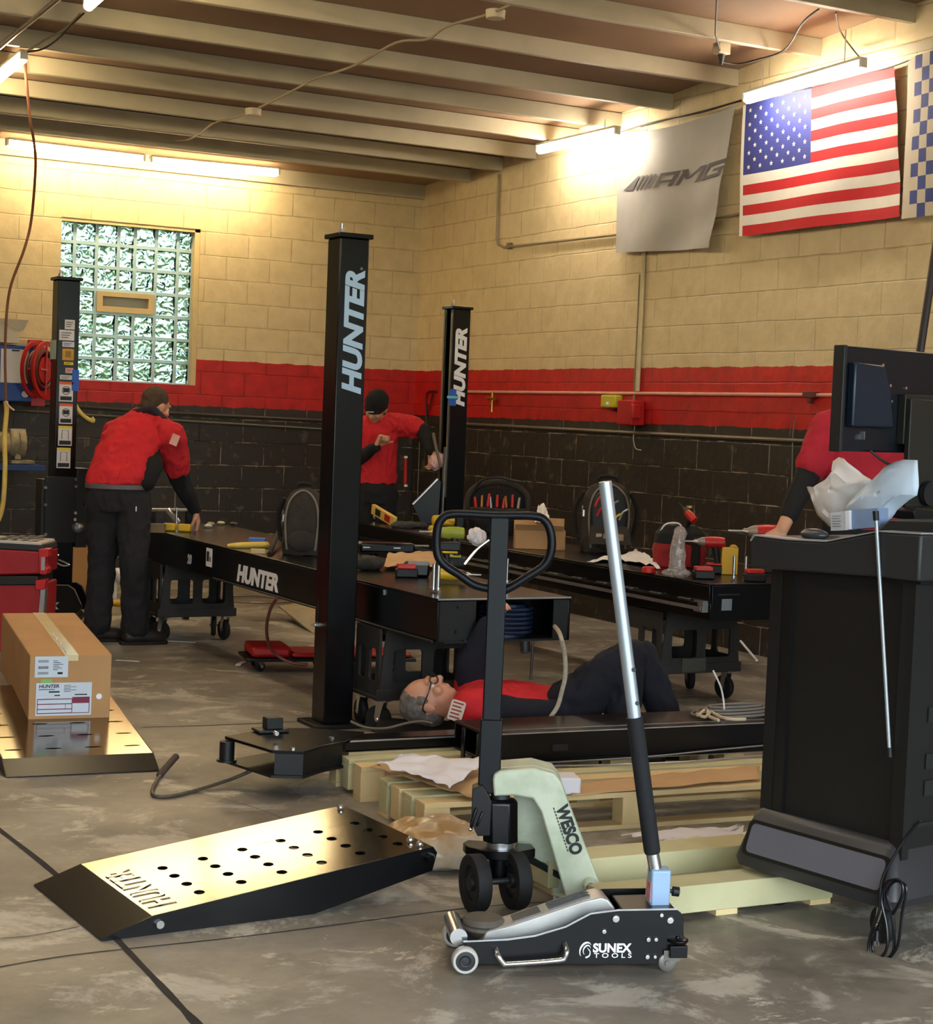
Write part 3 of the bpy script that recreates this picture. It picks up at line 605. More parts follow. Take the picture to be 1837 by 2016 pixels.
# wrapped parcel behind the ramp
b = B(); b.ell((2.67, 5.10, .062), (.18, .19, .08), 24, 12); b.ell((2.76, 5.00, .055), (.13, .12, .065), 20, 10)
b.remesh(.008, 2, .016, 9, 2)
for v in b.bm.verts: v.co.z = max(v.co.z, .002)
b.out('wrapped_parcel', mat('brown wrapping with plastic', (168, 132, 84), .3, 0, .15, 3, .3, 14, col2=(214, 202, 182), thr=(.45, .6)), None, 'lumpy parcel in brown paper and plastic beside the raised end of the gold ramp', 'parcel')
# ------------------------------------------------------------------ foreground tools
class VP:                                   # an upright plane through a real place, facing n (horizontal)
    def __init__(s, p0, n): s.p = V(p0); s.n = V((n[0], n[1], 0)).normalized()
    def at(s, x, y, d=0):
        r_ = ray(x, y); return C0+r_*(((s.p-C0).dot(s.n))/r_.dot(s.n))+s.n*d
    def prism(s, b, pts, d0, d1):           # outline on the plane, given real thickness along n
        n = len(pts); a = [s.at(x, y)+s.n*d0 for x, y in pts]; c = [s.at(x, y)+s.n*d1 for x, y in pts]
        return b.add(a+c, [tuple(range(n)), tuple(range(n, 2*n))[::-1]]+[(i, (i+1) % n, n+(i+1) % n, n+i) for i in range(n)])
    def M(s, x, y, d=0, flip=False):        # writing frame: along the plane to the right, up
        o = s.at(x, y, d); xd = V((s.n.y, -s.n.x, 0)); return FM(o, xd, (0, 0, 1))
NB = mat('near black enamel', (5, 5, 7), .3, 0, .3, 4, spec=.38)
# ---- gold lit ramp: side profile extruded across its width
def ramp(L, W, hh, M0, label, loc, holes_mt, top_m, lip=.15, rows=None, embl=None, bolts=True):
    t = thing('drive_on_ramp', label, 'ramp', loc)
    # local x up the slope, y across, profile in x-z
    tk = .03
    z1 = .055                                # height of the first knee
    def sz(x): return z1+(hh-z1)*(x-lip)/(L-lip)
    b = B(M0); b.add([(0, 0, .006), (0, W, .006), (lip, W, z1), (lip, 0, z1), (0, 0, 0), (0, W, 0), (lip, W, z1-.01), (lip, 0, z1-.01)], [(0, 3, 2, 1), (4, 5, 6, 7), (0, 4, 7, 3), (1, 2, 6, 5), (0, 1, 5, 4)])
    b.out('lip', NB, t)
    b = B(M0); nx = len(holes_mt); xd = V((L-lip, 0, hh-z1)); Ls = xd.length
    outer = [(0, 0), (Ls, 0), (Ls, W), (0, W)]; hs = []
    for (u, v) in holes_mt: hs.append([(u*Ls+(.016 if not rows else .009)*math.cos(a_*math.pi/5), v*W+(.022 if not rows else .036)*math.sin(a_*math.pi/5)) for a_ in range(10)])
    b.plate(outer, hs, .006, FM((lip, 0, z1-.003), xd, (0, 1, 0))); b.out('tread_plate', top_m, t)
    for y_ in (0, W):
        b = B(M0); b.prism([(0.01, 0), (L*.62, 0), (L, hh-.075), (L+.015, hh-.02), (L, hh), (lip, z1), (0, .004)], 'xz', y_-.004, y_+.004); b.out('side_plate', NB, t)
    b = B(M0)
    for k in range(3): x_ = lip+(L-lip)*(.2+.3*k); b.box(x_, .01, max(0, sz(x_)-.09), x_+.01, W-.01, sz(x_)-.01)
    b.out('cross_rib', NB, t)
    if bolts:
        b = B(M0); b.cyl((L-.02, -.03, hh-.03), (L-.02, W+.03, hh-.03), .011, n=12); b.out('hinge_rod', NB, t)
        for q in ((.17, .03), (L-.01, hh-.03)):
            b = B(M0); b.cyl((q[0], -.004, q[1]), (q[0], -.016, q[1]), .012, n=10); b.out('bolt', CHROME, t)
        for yy in (.03, .09, W-.04):
            b = B(M0); b.ell((L-.03, yy, hh+.004), .012, 10, 6); b.out('bolt', CHROME, t)
    if embl:
        m = FM((lip+.0, 0, z1), xd, (0, 1, 0)) @ FM((.10, W*.10, .003), (0, 1, 0), (-1, 0, 0)); b = B(M0 @ m)
        b.text('HUNTER', .12, Matrix.Translation((0, 0, 0)), .0006, .1, .002, W*.66); b.out('raised_lettering', top_m, t, label='lettering pressed into the tread plate')
    return t
# corners: lip near (195,1853) lip far (75,1742); raised end near (850,1690) far (~690,1590)
pn, pf = G(198, 1853), G(76, 1744); pe = G(846, 1690, .2)
d_ = (V((2.45, 4.78, 0))-V((1.345, 4.60, 0)))
TREAD = mat('glossy black tread plate', (150, 142, 128), .14, 1.0, .2, 3, .03, 8)
hg = []
for i in range(6):
    for j in range(4): hg.append((.20+i*.145, .16+j*.16))
MR = TR(1.384, 4.639, 0, R(3.3))
ramp(1.07, .61, .165, MR, 'tread plate ramp with slotted holes shining gold under the lamps, on the floor in front', (1.9, 4.97, 0), [q for q in hg if q not in ()], TREAD, rows=None, embl=True)
hg2 = [(.10+i*.16, .10+j*.27+(.0)) for i in range(6) for j in range(4)]
MR2 = TR(2.24, 6.76, 0, R(85))
ramp(1.25, .61, .172, MR2, 'flat black tread plate ramp under the cardboard box on the left', (2.0, 7.4, 0), [(u, v) for u, v in hg2], TREAD, lip=.12, bolts=False, rows=1)
# ---- cardboard box
O = G(55, 1418, .108); MB_ = Matrix.Translation(O) @ Euler((R(3.2), 0, R(-6.5))).to_matrix().to_4x4()
t = thing('cardboard_box', 'long taped cardboard box with shipping labels resting on the left ramp', 'box', MB_ @ V((.18, .5, 0)))
B(MB_).box(0, 0, 0, .355, 1.06, .288).out('box_body', CARD, t, bevel=.004)
TAPE = mat('shiny packing tape', (214, 196, 150), .18, 0, .05, 8)
b = B(MB_); b.box(.148, -.001, .2885, .208, 1.06, .2895); b.box(.148, -.0015, .262, .208, -.0005, .2885); b.out('packing_tape', TAPE, t, label='shiny strip of packing tape')
b = B(MB_); pts = [(.165+.012*noise.noise(V((k*.9, 0, 0))), .03+k*.06, .2905) for k in range(9)]; b.tube(pts, .004, 4); b.out('tape_wrinkle', WHITE, t)
LBL = mat('pale blue shipping label', (196, 206, 218), .6, 0, .04); MAG = mat('maroon print', (120, 30, 62), .6)
F0 = MB_ @ FM((0, -.0012, 0), (1, 0, 0), (0, 0, 1))
o = B(F0).box(.022, .19, 0, .165, .283, .001).out('shipping_label', LBL, t, label='small shipping label with barcodes')
b = B(F0)
for k, z in enumerate((.203, .228, .256)):
    for q in range(13): b.box(.036+q*.0035, z, .001, .0375+q*.0035+.0012*(q*k % 2), z+.012, .0016)
for k in range(6): b.box(.10, .222+k*.008, .001, .10+.02+.006*((k*3) % 5), .2245+k*.008, .0016)
b.box(.12, .203, .001, .142, .213, .0016); b.out('print', INK, o)
B(F0).box(.05, .166, 0, .098, .182, .001).out('green_sticker', mat('green sticker', (122, 186, 96), .6), t, label='small green sticker')
o = B(F0).box(.03, .018, 0, .272, .165, .0008).out('shipping_label', LBL, t, label='large shipping label with maroon form')
b = B(F0); b.text('HUNTER', .021, Matrix.Translation((.042, .143, .001)), .0004, .15, .0006, .088)
b.box(.042, .134, .0008, .11, .137, .0014); b.box(.085, .121, .0008, .132, .128, .0014); b.box(.11, .106, .0008, .134, .111, .0014); b.box(.198, .108, .0008, .252, .113, .0014)
for k in range(5): b.box(.15, .124+k*.007, .0008, .15+.03+.012*((k*2) % 4), .1262+k*.007, .0012)
b.out('print', INK, o)
b = B(F0)
for x0, z0, x1, z1 in ((.036, .09, .186, .094), (.036, .068, .186, .072), (.036, .045, .186, .049), (.036, .027, .186, .031), (.036, .027, .039, .094), (.186, .027, .189, .094), (.158, .049, .16, .07), (.188, .072, .264, .1), (.261, .027, .264, .1), (.19, .027, .264, .030)): b.box(x0, z0, .0008, x1, z1, .0014)
b.out('form_print', MAG, o)
b = B(F0); b.cyl((.305, .1, 0), (.305, .1, .001), .013, n=20); b.out('round_sticker', WHITE, t)
# ---- floor jack (low aluminium)
A0, A1 = V((2.22, 4.037, 0)), V((2.754, 3.83, 0)); dd = (A1-A0).normalized(); nn = V((-dd.y, dd.x, 0)); J = VP(A0, nn)
ALU = mat('worn cast aluminium', (200, 198, 194), .35, .7, .12, 12); ALUG = mat('grey aluminium groove', (96, 96, 98), .4, .6, .1)
t = thing('floor_jack', 'low black floor jack with silver lifting arm and foam grip handle', 'floor jack', J.at(1110, 1905, .1)*1)
pl = [(912, 1853), (1000, 1849), (1053, 1842), (1114, 1824), (1163, 1798), (1218, 1791), (1330, 1789), (1341, 1797), (1346, 1812), (1346, 1833), (1349, 1880), (1300, 1899), (942, 1899), (918, 1880)]
for d0, nm in ((.0, 0), (.205, 1)):
    b = B(); J.prism(b, pl, d0, d0+.006); sp = b.out('side_plate', NB, t, bevel=.0015)
    if not nm: spn = sp
b = B(); e = [(912, 1852), (1000, 1848), (1053, 1841), (1114, 1823), (1163, 1797), (1218, 1790), (1335, 1788)]; e = e+[(x, y+3) for x, y in e[::-1]]; J.prism(b, e, -.002, .0); b.out('edge_highlight', STEEL, spn, label='bright strip for the highlight on the upper edge')  # highlight on the near plate's top edge, made as a thin steel strip
# arm
b = B(); arm = [(950, 1866), (1045, 1856), (1112, 1834), (1172, 1806), (1222, 1806), (1216, 1790), (1204, 1775), (1190, 1770), (1156, 1777), (1074, 1805), (1014, 1825), (962, 1838)]
arm = [(x, y+5) for x, y in arm]; J.prism(b, arm, .045, .140); lift = b.out('lifting_arm', ALU, t, bevel=.005)
b = B()
for d_0 in (.06, .085, .11): J.prism(b, [(1088, 1806), (1170, 1779), (1170, 1774), (1088, 1802)], d_0, d_0+.010)
J.prism(b, [(1018, 1830), (1072, 1812), (1072, 1808), (1018, 1826)], .06, .12); b.out('arm_groove', ALUG, lift)
b = B(); b.cyl(J.at(1178, 1784, .06), J.at(1178, 1784, .13), .008); b.out('rust_patch', mat('rust brown', (130, 84, 60), .7), lift)
b = B(); c = J.at(961, 1848, .105); b.lathe([(.02, -.03), (.043, -.01), (.058, .0), (.058, .008), (.050, .010), (.058, .014), (.058, .024), (.052, .03), (.03, .031)], c, (0, 0, 1), 24); b.out('saddle', mat('worn rubber saddle', (86, 78, 68), .8, 0, .25, 20, .3), t)
b = B(); b.cyl(J.at(905, 1850, .02), J.at(905, 1850, .19), .024, n=20); b.out('cross_tube', CHROME, t, label='polished front cross tube')
for d_0, c_ in ((-.030, 0), (.205, 0)):
    a = J.at(914, 1887, 0); a.z = .036; a = a+nn*d_0; b = B(); b.lathe([(.027, 0), (.033, 0), (.036, .004), (.036, .026), (.033, .03), (.027, .03)], a, nn, 28, True); w_ = b.out('front_wheel', mat('pale worn wheel rim', (180, 176, 168), .5, 0, .08), t)
    b = B(); b.lathe([(.006, .002), (.0272, .004), (.0272, .028), (.006, .028)], a, nn, 24); b.torus(a-nn*.0, nn, .014, .002, 20, 5); b.out('wheel_hub', DARK, w_)
b = B(); b.tube([J.at(976, 1868, 0), J.at(977, 1874, -.028), J.at(988, 1889, -.03), J.at(1000, 1891, -.03), J.at(1095, 1884, -.03), J.at(1108, 1878, -.03), J.at(1112, 1866, -.028), J.at(1111, 1858, 0)], .0075, 10, 4); b.out('carry_handle', CHROME, t, label='silver carry handle bar')
b = B()
b.text('SUNEX', .034, J.M(1167, 1874, -.0015), .0008, 0, .0012, (J.at(1243, 1874)-J.at(1167, 1874)).length); b.text('TOOLS', .018, J.M(1169, 1885, -.0015), .0008, 0, .0002, (J.at(1243, 1885)-J.at(1169, 1885)).length, sp=1.6)
mm = J.M(1153, 1870, -.0012); b2 = B(mm)
for r0, a0, a1, ww, ox in ((.021, 40, 235, .006, .0), (.013, 20, 250, .004, .003)):
    o_ = []; i_ = []
    for k in range(15):
        a = R(a0+(a1-a0)*k/14); wv = ww*math.sin(math.pi*k/14)+.0006; o_.append((ox+(r0+wv/2)*math.cos(a)*.75+.2*r0*math.sin(a), (r0+wv/2)*math.sin(a))); i_.append((ox+(r0-wv/2)*math.cos(a)*.75+.2*r0*math.sin(a), (r0-wv/2)*math.sin(a)))
    vs = [(x, y, .0008) for x, y in o_]+[(x, y, .0008) for x, y in i_]; b2.add(vs, [(k, k+1, 15+k+1, 15+k) for k in range(14)])
b2.tube([(.0, -.021, .001), (.010, -.016, .001), (.012, -.004, .001), (.004, .006, .001)], [.0025, .002, .0015, .0008], 5, 3)
b2.out('emblem', WHITE, t, label='white swirl emblem'); b.out('lettering', WHITE, t, label='white lettering')
for x, y, r_ in ((1212, 1808, .013), (1189, 1833, .008), (1319, 1811, .012), (1302, 1801, .007), (1276, 1849, .008), (1291, 1849, .007), (1274, 1883, .008), (1289, 1883, .006)):
    b = B(); p = J.at(x, y, -.0); b.cyl(p, p-nn*.007, r_, r_*.75, 8); b.cyl(p, p-nn*.010, r_*.5, n=10); b.out('bolt', CHROME, t)
# rear caster bracket
for d_0 in (.0, .19):
    b = B(); q = J.at(1334, 1852, d_0+.0); b.lathe([(.026, 0), (.03, .004), (.03, .010), (.022, .012)], q+V((0, 0, -.004)), (0, 0, 1), 20); b.cb(q+V((0, 0, -.026)), (.05, .04, .034), Euler((0, 0, math.atan2(dd.y, dd.x))).to_matrix().to_4x4()); b.cyl(q, q+V((0, 0, .014)), .007, n=8); br = b.out('caster_mount', NB, t, bevel=.004)
    a = J.at(1313, 1893, d_0-.008); a.z = .0255; b = B(); b.lathe([(.008, 0), (.018, .0), (.0245, .003), (.0255, .006), (.0255, .018), (.022, .022), (.008, .022)], a, nn, 24); cw = b.out('caster_wheel', mat('grey steel wheel', (120, 114, 108), .4, .5), t)
    b = B(); b.cb(a+nn*(-.004)+V((.012, 0, .020)), (.045, .003, .03), Euler((0, 0, math.atan2(dd.y, dd.x))).to_matrix().to_4x4()); b.cyl(a-nn*.006, a+nn*.0, .008, n=8); b.out('caster_fork', mat('dull grey bracket', (110, 106, 100), .45, .6), t)
b = B(); J.prism(b, [(1230, 1798), (1334, 1795), (1344, 1810), (1344, 1870), (1235, 1872)], .03, .18); b.out('pump_block', NB, t, bevel=.004)
# handle socket + handle
HP = lambda x, y: J.at(x, y, .095)
b = B(); q0, q1 = HP(1313, 1812), HP(1305, 1727); ax = (q1-q0).normalized(); mS = FM(q0, dd, ax); b.box(-.032, 0, -.028, .024, (q1-q0).length, .028, mS); sk = b.out('handle_socket', mat('pale blue grey painted steel', (150, 176, 208), .4, .2, .05), t, bevel=.006)
b = B(); b.box(-.0335, .03, -.0285, -.012, .085, -.0295, mS); b.box(-.0335, .03, -.012, -.0322, .085, .026, mS); b.out('warning_sticker', mat('red and white sticker', (206, 92, 92), .5, 0, .1, 60, col2=(226, 190, 186)), sk)
b = B(); b.cyl(q0+dd*.02+ax*.06, q0+dd*.05+ax*.055, .006, n=8); b.cyl(q0+dd*.045+ax*.056, q0+dd*.062+ax*.054, .014, n=12); b.out('set_screw', BLACKM, t)
h0, h1, h2, h3 = HP(1306, 1730), HP(1300, 1697), HP(1264, 1424), HP(1205, 951)
b = B(); b.cyl(h0, h1, .0185, n=20); b.out('handle_tube', CHROME, t, label='lower bare end of the handle')
b = B(); b.tube([h1, h1+(h2-h1)*.02, h1+(h2-h1)*.98, h2], [.021, .0235, .0235, .0235], 20); b.out('foam_grip', mat('black foam grip', (20, 20, 24), .8, 0, .1, 20, .2, 200), t)
b = B(); b.cyl(h2, h3, .0185, .0185, 20); b.out('handle_tube', mat('satin aluminium tube', (186, 196, 206), .35, .6, .04), t, label='upper silver handle tube')
for x, y in ((1260, 1327), (1267, 1394)): b = B(); q = J.at(x, y, .078); b.cyl(q, q-nn*.003, .006, n=12); b.out('spring_button', DARK, t)
# ---- pallet jack
pn = V((.473, .881, 0)); PJ = VP((2.58, 4.62, 0), pn); xr = V((.881, -.473, 0)); MINT = mat('scuffed mint green paint', (170, 178, 152), .45, 0, .07, 7, .1, 40, col2=(196, 202, 178), thr=(.38, .55))
t = thing('pallet_jack', 'mint green pallet jack with black loop handle and worn dark wheels', 'pallet jack', PJ.at(980, 1800, 0))
NVY = mat('blue black painted steel', (7, 10, 18), .4, 0, .2, 4, spec=.25)
lp = [(972, 1160), (935, 1152), (905, 1132), (875, 1112), (861, 1090), (860, 1050), (868, 1024), (892, 1012), (972, 1015), (1050, 1016), (1074, 1026), (1085, 1052), (1085, 1085), (1072, 1113), (1040, 1135), (1008, 1155), (972, 1172)]
b = B(); b.tube([PJ.at(x, y) for x, y in lp], .0135, 12, 4); b.out('loop_handle', NVY, t)
b = B(); q = [PJ.at(x, y) for x, y in ((974, 1018), (962, 1560))]; ax = (q[0]-q[1]).normalized()
mS = FM(q[1], xr, ax); L_ = (q[0]-q[1]).length; b.box(-.029, 0, -.018, .029, L_, .018, mS); b.out('tiller_shaft', NVY, t, bevel=.004)
b = B(); b.box(-.034, 0, -.022, .034, L_*.27, .022, mS); b.out('tiller_sleeve', NVY, t, bevel=.004)
b = B(); b.tube([PJ.at(x, y, -.02) for x, y in ((963, 1062), (940, 1080), (915, 1110))], .004, 6, 4); b.out('release_lever', CHROME, t)
b = B(); PJ.prism(b, [(930, 1548), (950, 1540), (968, 1572), (965, 1640), (940, 1640), (928, 1615)], -.04, .03); b.tube([PJ.at(x, y, -.05) for x, y in ((938, 1585), (930, 1608), (927, 1625))], .006, 6); b.tube([PJ.at(x, y, -.05) for x, y in ((950, 1592), (942, 1612), (938, 1620))], .004, 6); b.out('lift_linkage', NB, t, bevel=.003)
b = B(); p = PJ.at(926, 1625, -.05); b.ell(p, .007, 8, 6); b.out('linkage_pin', CHROME, t)
b = B(); c = PJ.at(988, 1600, .0); q0, q1 = PJ.at(985, 1656), PJ.at(985, 1578); m8 = [V((math.cos(R(a))*.056, math.sin(R(a))*.048, 0)) for a in (15, 60, 120, 165, 195, 240, 300, 345)]
rz_ = Euler((0, 0, R(-28))).to_matrix(); b.loft([[q0+rz_ @ v for v in m8], [q1+rz_ @ v for v in m8], [q1+V((0, 0, .012))+rz_ @ (v*.75) for v in m8]]); b.out('pump_housing', NB, t, bevel=.004)
b = B(); b.cyl(q1, q1+V((0, 0, .04)), .03, n=16); b.out('lift_ram', DARK, t)
b = B(); b.cyl(q0-V((0, 0, .018)), q0+V((0, 0, .002)), .042, n=28); b.out('thrust_ring', STEEL, t)
b = B(); z0 = q0.z-.045; cc = V((q0.x, q0.y, 0)); outl = [V((-.115, .035, 0)), V((-.10, .07, 0)), V((-.04, .065, 0)), V((0, .06, 0)), V((.1, .05, 0)), V((.11, -.01, 0)), V((.06, -.055, 0)), V((0, -.07, 0)), V((-.06, -.05, 0)), V((-.105, -.01, 0))]
b.loft([[cc+V((0, 0, z0))+rz_ @ v for v in outl], [cc+V((0, 0, z0+.028))+rz_ @ v for v in outl]]); b.out('steering_plate', NB, t, bevel=.003)
b = B(); b.cyl(cc+V((0, 0, .07)), cc+V((0, 0, z0)), .035, n=16); b.out('axle_yoke', NB, t)
axw = V((-.72, -.69, 0)).normalized()
axw = (rz_ @ V((-.93, -.36, 0))).normalized()
wc = cc+V((0, 0, .088))+pn*-.085-xr*.012
for s_ in (1, -1):
    c = wc+axw*s_*.066; b = B(); r0 = .088
    b.lathe([(.055, -.02), (.073, -.024), (r0-.002, -.022), (r0, -.018), (r0, .018), (r0-.002, .022), (.073, .024), (.055, .02)], c, axw, 36, True); wh = b.out('steer_wheel', RUBBER, t)
    b = B(); b.lathe([(.001, .012), (.056, .010), (.056, -.010), (.001, -.012)], c, axw, 30)
    b.lathe([(.012, .024), (.024, .022), (.026, .0), (.024, -.022), (.012, -.024)], c, axw, 18)
    for k in range(5):
        a = 2*math.pi*k/5; u = axw.cross(V((0, 0, 1))).normalized(); v = u*math.cos(a)+V((0, 0, 1))*math.sin(a); b.cyl(c+v*.02, c+v*.056, .008, n=6)
    b.out('wheel_hub', DARK, wh)
b = B(); b.cyl(wc-axw*.08, wc+axw*.08, .010, n=10); b.out('axle', DARK, t)
b = B(); top = [(970, 1530), (972, 1519), (985, 1512), (1048, 1507), (1090, 1518), (1104, 1536), (1112, 1560), (1192, 1768), (1184, 1800), (1124, 1800), (1064, 1592), (1048, 1566), (1010, 1560), (972, 1562)]
PJ.prism(b, top, -.045, .0); b.out('frame_head', MINT, t, bevel=.006)
b = B(); PJ.prism(b, [(970, 1530), (972, 1519), (985, 1512), (1048, 1507), (1090, 1518), (1104, 1536), (1112, 1560), (1062, 1578), (1048, 1560), (972, 1545)], .0, .13); PJ.prism(b, [(1082, 1560), (1110, 1556), (1190, 1768), (1168, 1790)], 0, .13); b.out('frame_hood', MINT, t, bevel=.008)
b = B(); PJ.prism(b, [(1012, 1570), (1064, 1590), (1120, 1795), (1100, 1800), (1080, 1716), (1025, 1700)], .10, .106); b.out('gusset_plate', MINT, t)
b = B(); p = PJ.at(1160, 1734, -.045); b.lathe([(.013, -.03), (.021, -.03), (.026, 0.01), (.013, .01)], p, pn, 24, True); ft = b.out('pivot_boss', MINT, t)
B().cyl(p-pn*.022, p-pn*.0, .0135, n=20).out('pivot_hole', BLACKM, ft)
ang = math.atan2(1780-1550, 1185-1106)
o = PJ.at(1093, 1582, -.0462); dn = (PJ.at(1124, 1675)-PJ.at(1094, 1583)); ww = dn.length; m = FM(o, dn, xr*1.0+V((0, 0, .3))); m = FM(o, dn, dn.normalized().cross(-pn)*-1)
b = B(); b.text('WESCO', .052, m, .0006, 0, .0026, ww*1.04); lt = b.out('lettering', INK, t, label='dark lettering running down the sloped frame')
b = B()
for k in range(14): b.box(k*.0105, -.009, 0, k*.0105+.007, -.0055, .0006, m)
b.out('small_print', DARK, t)
b = B(); q = PJ.at(1165, 1790); f0 = V((q.x, q.y, 0)); fr = V((.93, .12, 0)).normalized(); sd = V((-fr.y, fr.x, 0))
for s_ in (.0, .36):
    b2 = B(); m = FM(f0+sd*s_-fr*.1, fr, sd); b2.box(0, -.07, .03, .95, .07, .034, m); b2.box(0, -.07, .0, .92, -.066, .03, m); b2.box(0, .066, .0, .92, .07, .03, m); b2.out('fork', MINT, t)
PJ.prism(b, [(1030, 1690), (1125, 1745), (1130, 1760), (1030, 1706)], .09, .11); b.out('push_rod', NB, t)
# ---- console cabinet
CM = TR(3.45, 3.763, 0, R(9.6)); CAB = mat('black cabinet vinyl', (11, 11, 11), .55, 0, .15, 3, .1, 300); CABG = mat('dark grey moulded tray', (38, 39, 40), .5, 0, .06, 4, .08, 250); CABF = mat('black cabinet edge', (10, 10, 12), .4, 0, .1)
t = thing('tool_cabinet', 'tall black alignment console on casters at the right edge', 'cabinet', CM @ V((.35, .28, 0)))
b = B(CM); b.box(.075, .0, .27, .70, .535, 1.10); b.out('body', CAB, t, bevel=.004)
b = B(CM); b.box(.062, .505, .26, .08, .548, 1.10); b.out('side_post', CAB, t); b = B(CM); b.box(.066, .462, .26, .08, .505, 1.10); b.out('side_post', CABF, t)
b = B(CM); b.box(.06, -.012, .26, .09, .035, 1.1); b.out('side_post', CAB, t)
b = B(CM)
def rr3(x0, y0, x1, y1, r, z, n=4): return [(x, y, z) for x, y in rrect(x0, y0, x1, y1, r, n)]
b.loft([rr3(-.005, -.03, .78, .585, .03, .125), rr3(-.012, -.04, .79, .592, .035, .15), rr3(.035, .0, .74, .56, .03, .285), rr3(.06, .02, .72, .548, .02, .305)]); sk = b.out('skirt', mat('grey black moulded skirt', (44, 44, 47), .38, 0, .08, 5), t)
sp0, sp1 = V((-.0115, 0, .152)), V((.035, 0, .283)); up = (sp1-sp0).normalized(); m = CM @ FM(sp0+V((0, .555, 0)), (0, -1, 0), up)
b = B(m); b.plate(rrect(.0, .010, .555, .125, .02), [rrect(.012, .020, .543, .115, .018)], .004, Matrix()); b.out('skirt_bead', CABF, t, bevel=.001)
B(m).plate(rrect(.013, .021, .542, .114, .017), [], .002, Matrix()).out('skirt_panel', mat('grey skirt panel', (96, 96, 104), .45, 0, .05), t, label='lighter grey recessed panel')
for x, y in ((.10, .47), (.06, .03), (.66, .47), (.66, .03)): q = CM @ V((x, y, 0)); caster(t, q.x, q.y, .055, .028, R(125 if y > .1 else 80), .135)
prof = [(.60, 1.065), (.605, 1.15), (.592, 1.168), (.45, 1.166), (.30, 1.172), (.18, 1.20), (.10, 1.218), (-.05, 1.222), (-.05, 1.085), (.10, 1.085)]
b = B(CM); b.prism(prof, 'yz', .02, .66); b.out('top_tray', CABG, t, bevel=.008)
b = B(CM); e = prof[1:8]; e = e+[(y, z+.004) for y, z in e[::-1]]; b.prism(e, 'yz', .018, .08); b.out('tray_edge', mat('painted tray rim highlight', (150, 150, 152), .3, 0, .05), t)  # light on the dark tray's rim, put into the strip's pale colour
b = B(CM); b.box(.055, -.03, 1.075, .6, .59, 1.085); b.out('tray_shadow_gap', CABF, t)
b = B(CM); b.prism([(.24, 1.19), (.17, 1.25), (-.04, 1.26), (-.04, 1.2)], 'yz', .15, .6); b.out('keyboard_hood', CABG, t, bevel=.006)
# side with connectors (faces the doorway)
for z in (.44, .52, .66): B(CM).box(.16, -.006, z, .24, -.002, z+.045).out('connector', DARK, t)
B(CM).box(.12, -.006, .35, .5, -.002, .36).out('trim_strip', DARK, t)
b = B(CM); q = V((.2, -.01, .58)); b.tube([q, q+V((.05, -.02, -.04)), q+V((.1, -.01, -.01))], .004, 6, 4); b.out('lead', STEEL, t)
# mouse wheel of papers, boxes, film sheets on the tray
def cpt(x, y, d):   # point on plane x'=d of the cabinet frame
    X_ = CM.to_3x3() @ V((1, 0, 0)); P0 = CM @ V((d, 0, 0)); r_ = ray(x, y); return C0+r_*((P0-C0).dot(X_)/r_.dot(X_))
b = B(); q = cpt(1604, 1049, .12); b.ell(q+V((0, 0, -.006)), (.03, .05, .02), 18, 10, Euler((0, 0, R(15))).to_matrix()); b.out('computer_mouse', mat('dark grey mouse', (60, 62, 66), .3, 0, .1), None, 'dark computer mouse on the left end of the console tray', 'mouse')
CP = VP(CM @ V((.16, 0, 0)), (CM.to_3x3() @ V((1, 0, 0)))); CX = CM.to_3x3() @ V((1, 0, 0))
b = B(); CP.prism(b, [(1639, 1010), (1667, 1006), (1668, 1044), (1640, 1045)], -.01, .03); bx = b.out('small_carton', mat('grey white carton', (196, 198, 204), .7), None, 'small white printed carton on the console tray', 'box')
b = B()
for k in range(5): a = CP.at(1643, 1016+k*5)-CX*.0112; c = CP.at(1660-2*(k % 2), 1016+k*5)-CX*.0112; b.tube([a, c], .0007, 4)
b.out('print', INK, bx)
b = B(); CP.prism(b, [(1668, 1006), (1676, 1005), (1677, 1042), (1669, 1044)], -.011, .03); b.out('carton_end', WHITE, bx)
b = B(); CP.prism(b, [(1677, 1004), (1728, 1000), (1728, 1038), (1678, 1042)], .0, .05); b.out('card_box', mat('blue grey box', (128, 150, 186), .6), None, 'blue grey box beside the printed carton on the console tray', 'box')
def film(px, d, name, m, label, bulge=.02, seed=0):
    P_ = VP(CM @ V((d, 0, 0)), CX); n = 14; cx_ = sum(p[0] for p in px)/len(px); cy_ = sum(p[1] for p in px)/len(px); ed = []
    for i in range(len(px)):
        a, c = V((*px[i], 0)), V((*px[(i+1) % len(px)], 0))
        for k in range(4): ed.append(a.lerp(c, k/4))
    rings = []
    for j in range(9):
        s_ = 1-j/8.2; rings.append([P_.at(cx_+(e.x-cx_)*s_, cy_+(e.y-cy_)*s_)-CX*(bulge*(1-s_*s_)+.016*s_*noise.noise(V((e.x*.02*s_, e.y*.03, seed+j*.12)))) for e in ed])
    b = B(); b.loft(rings, False); k = len(ed); return b.add([rings[-1][i] for i in range(k)], [tuple(range(k))]).out(name, m, None, label, 'packing film', solid=.001)
FILM = mat('milky foam film', (220, 214, 212), .6, 0, .03, trans=0.0)
film([(1589, 958), (1598, 962), (1625, 945), (1642, 925), (1642, 908), (1652, 900), (1664, 903), (1700, 935), (1716, 945), (1700, 975), (1675, 1005), (1650, 1042), (1632, 1036), (1612, 1015), (1598, 988)], .40, 'packing_film', FILM, 'crumpled milky film sheet standing on the left of the console tray', .03, 1)
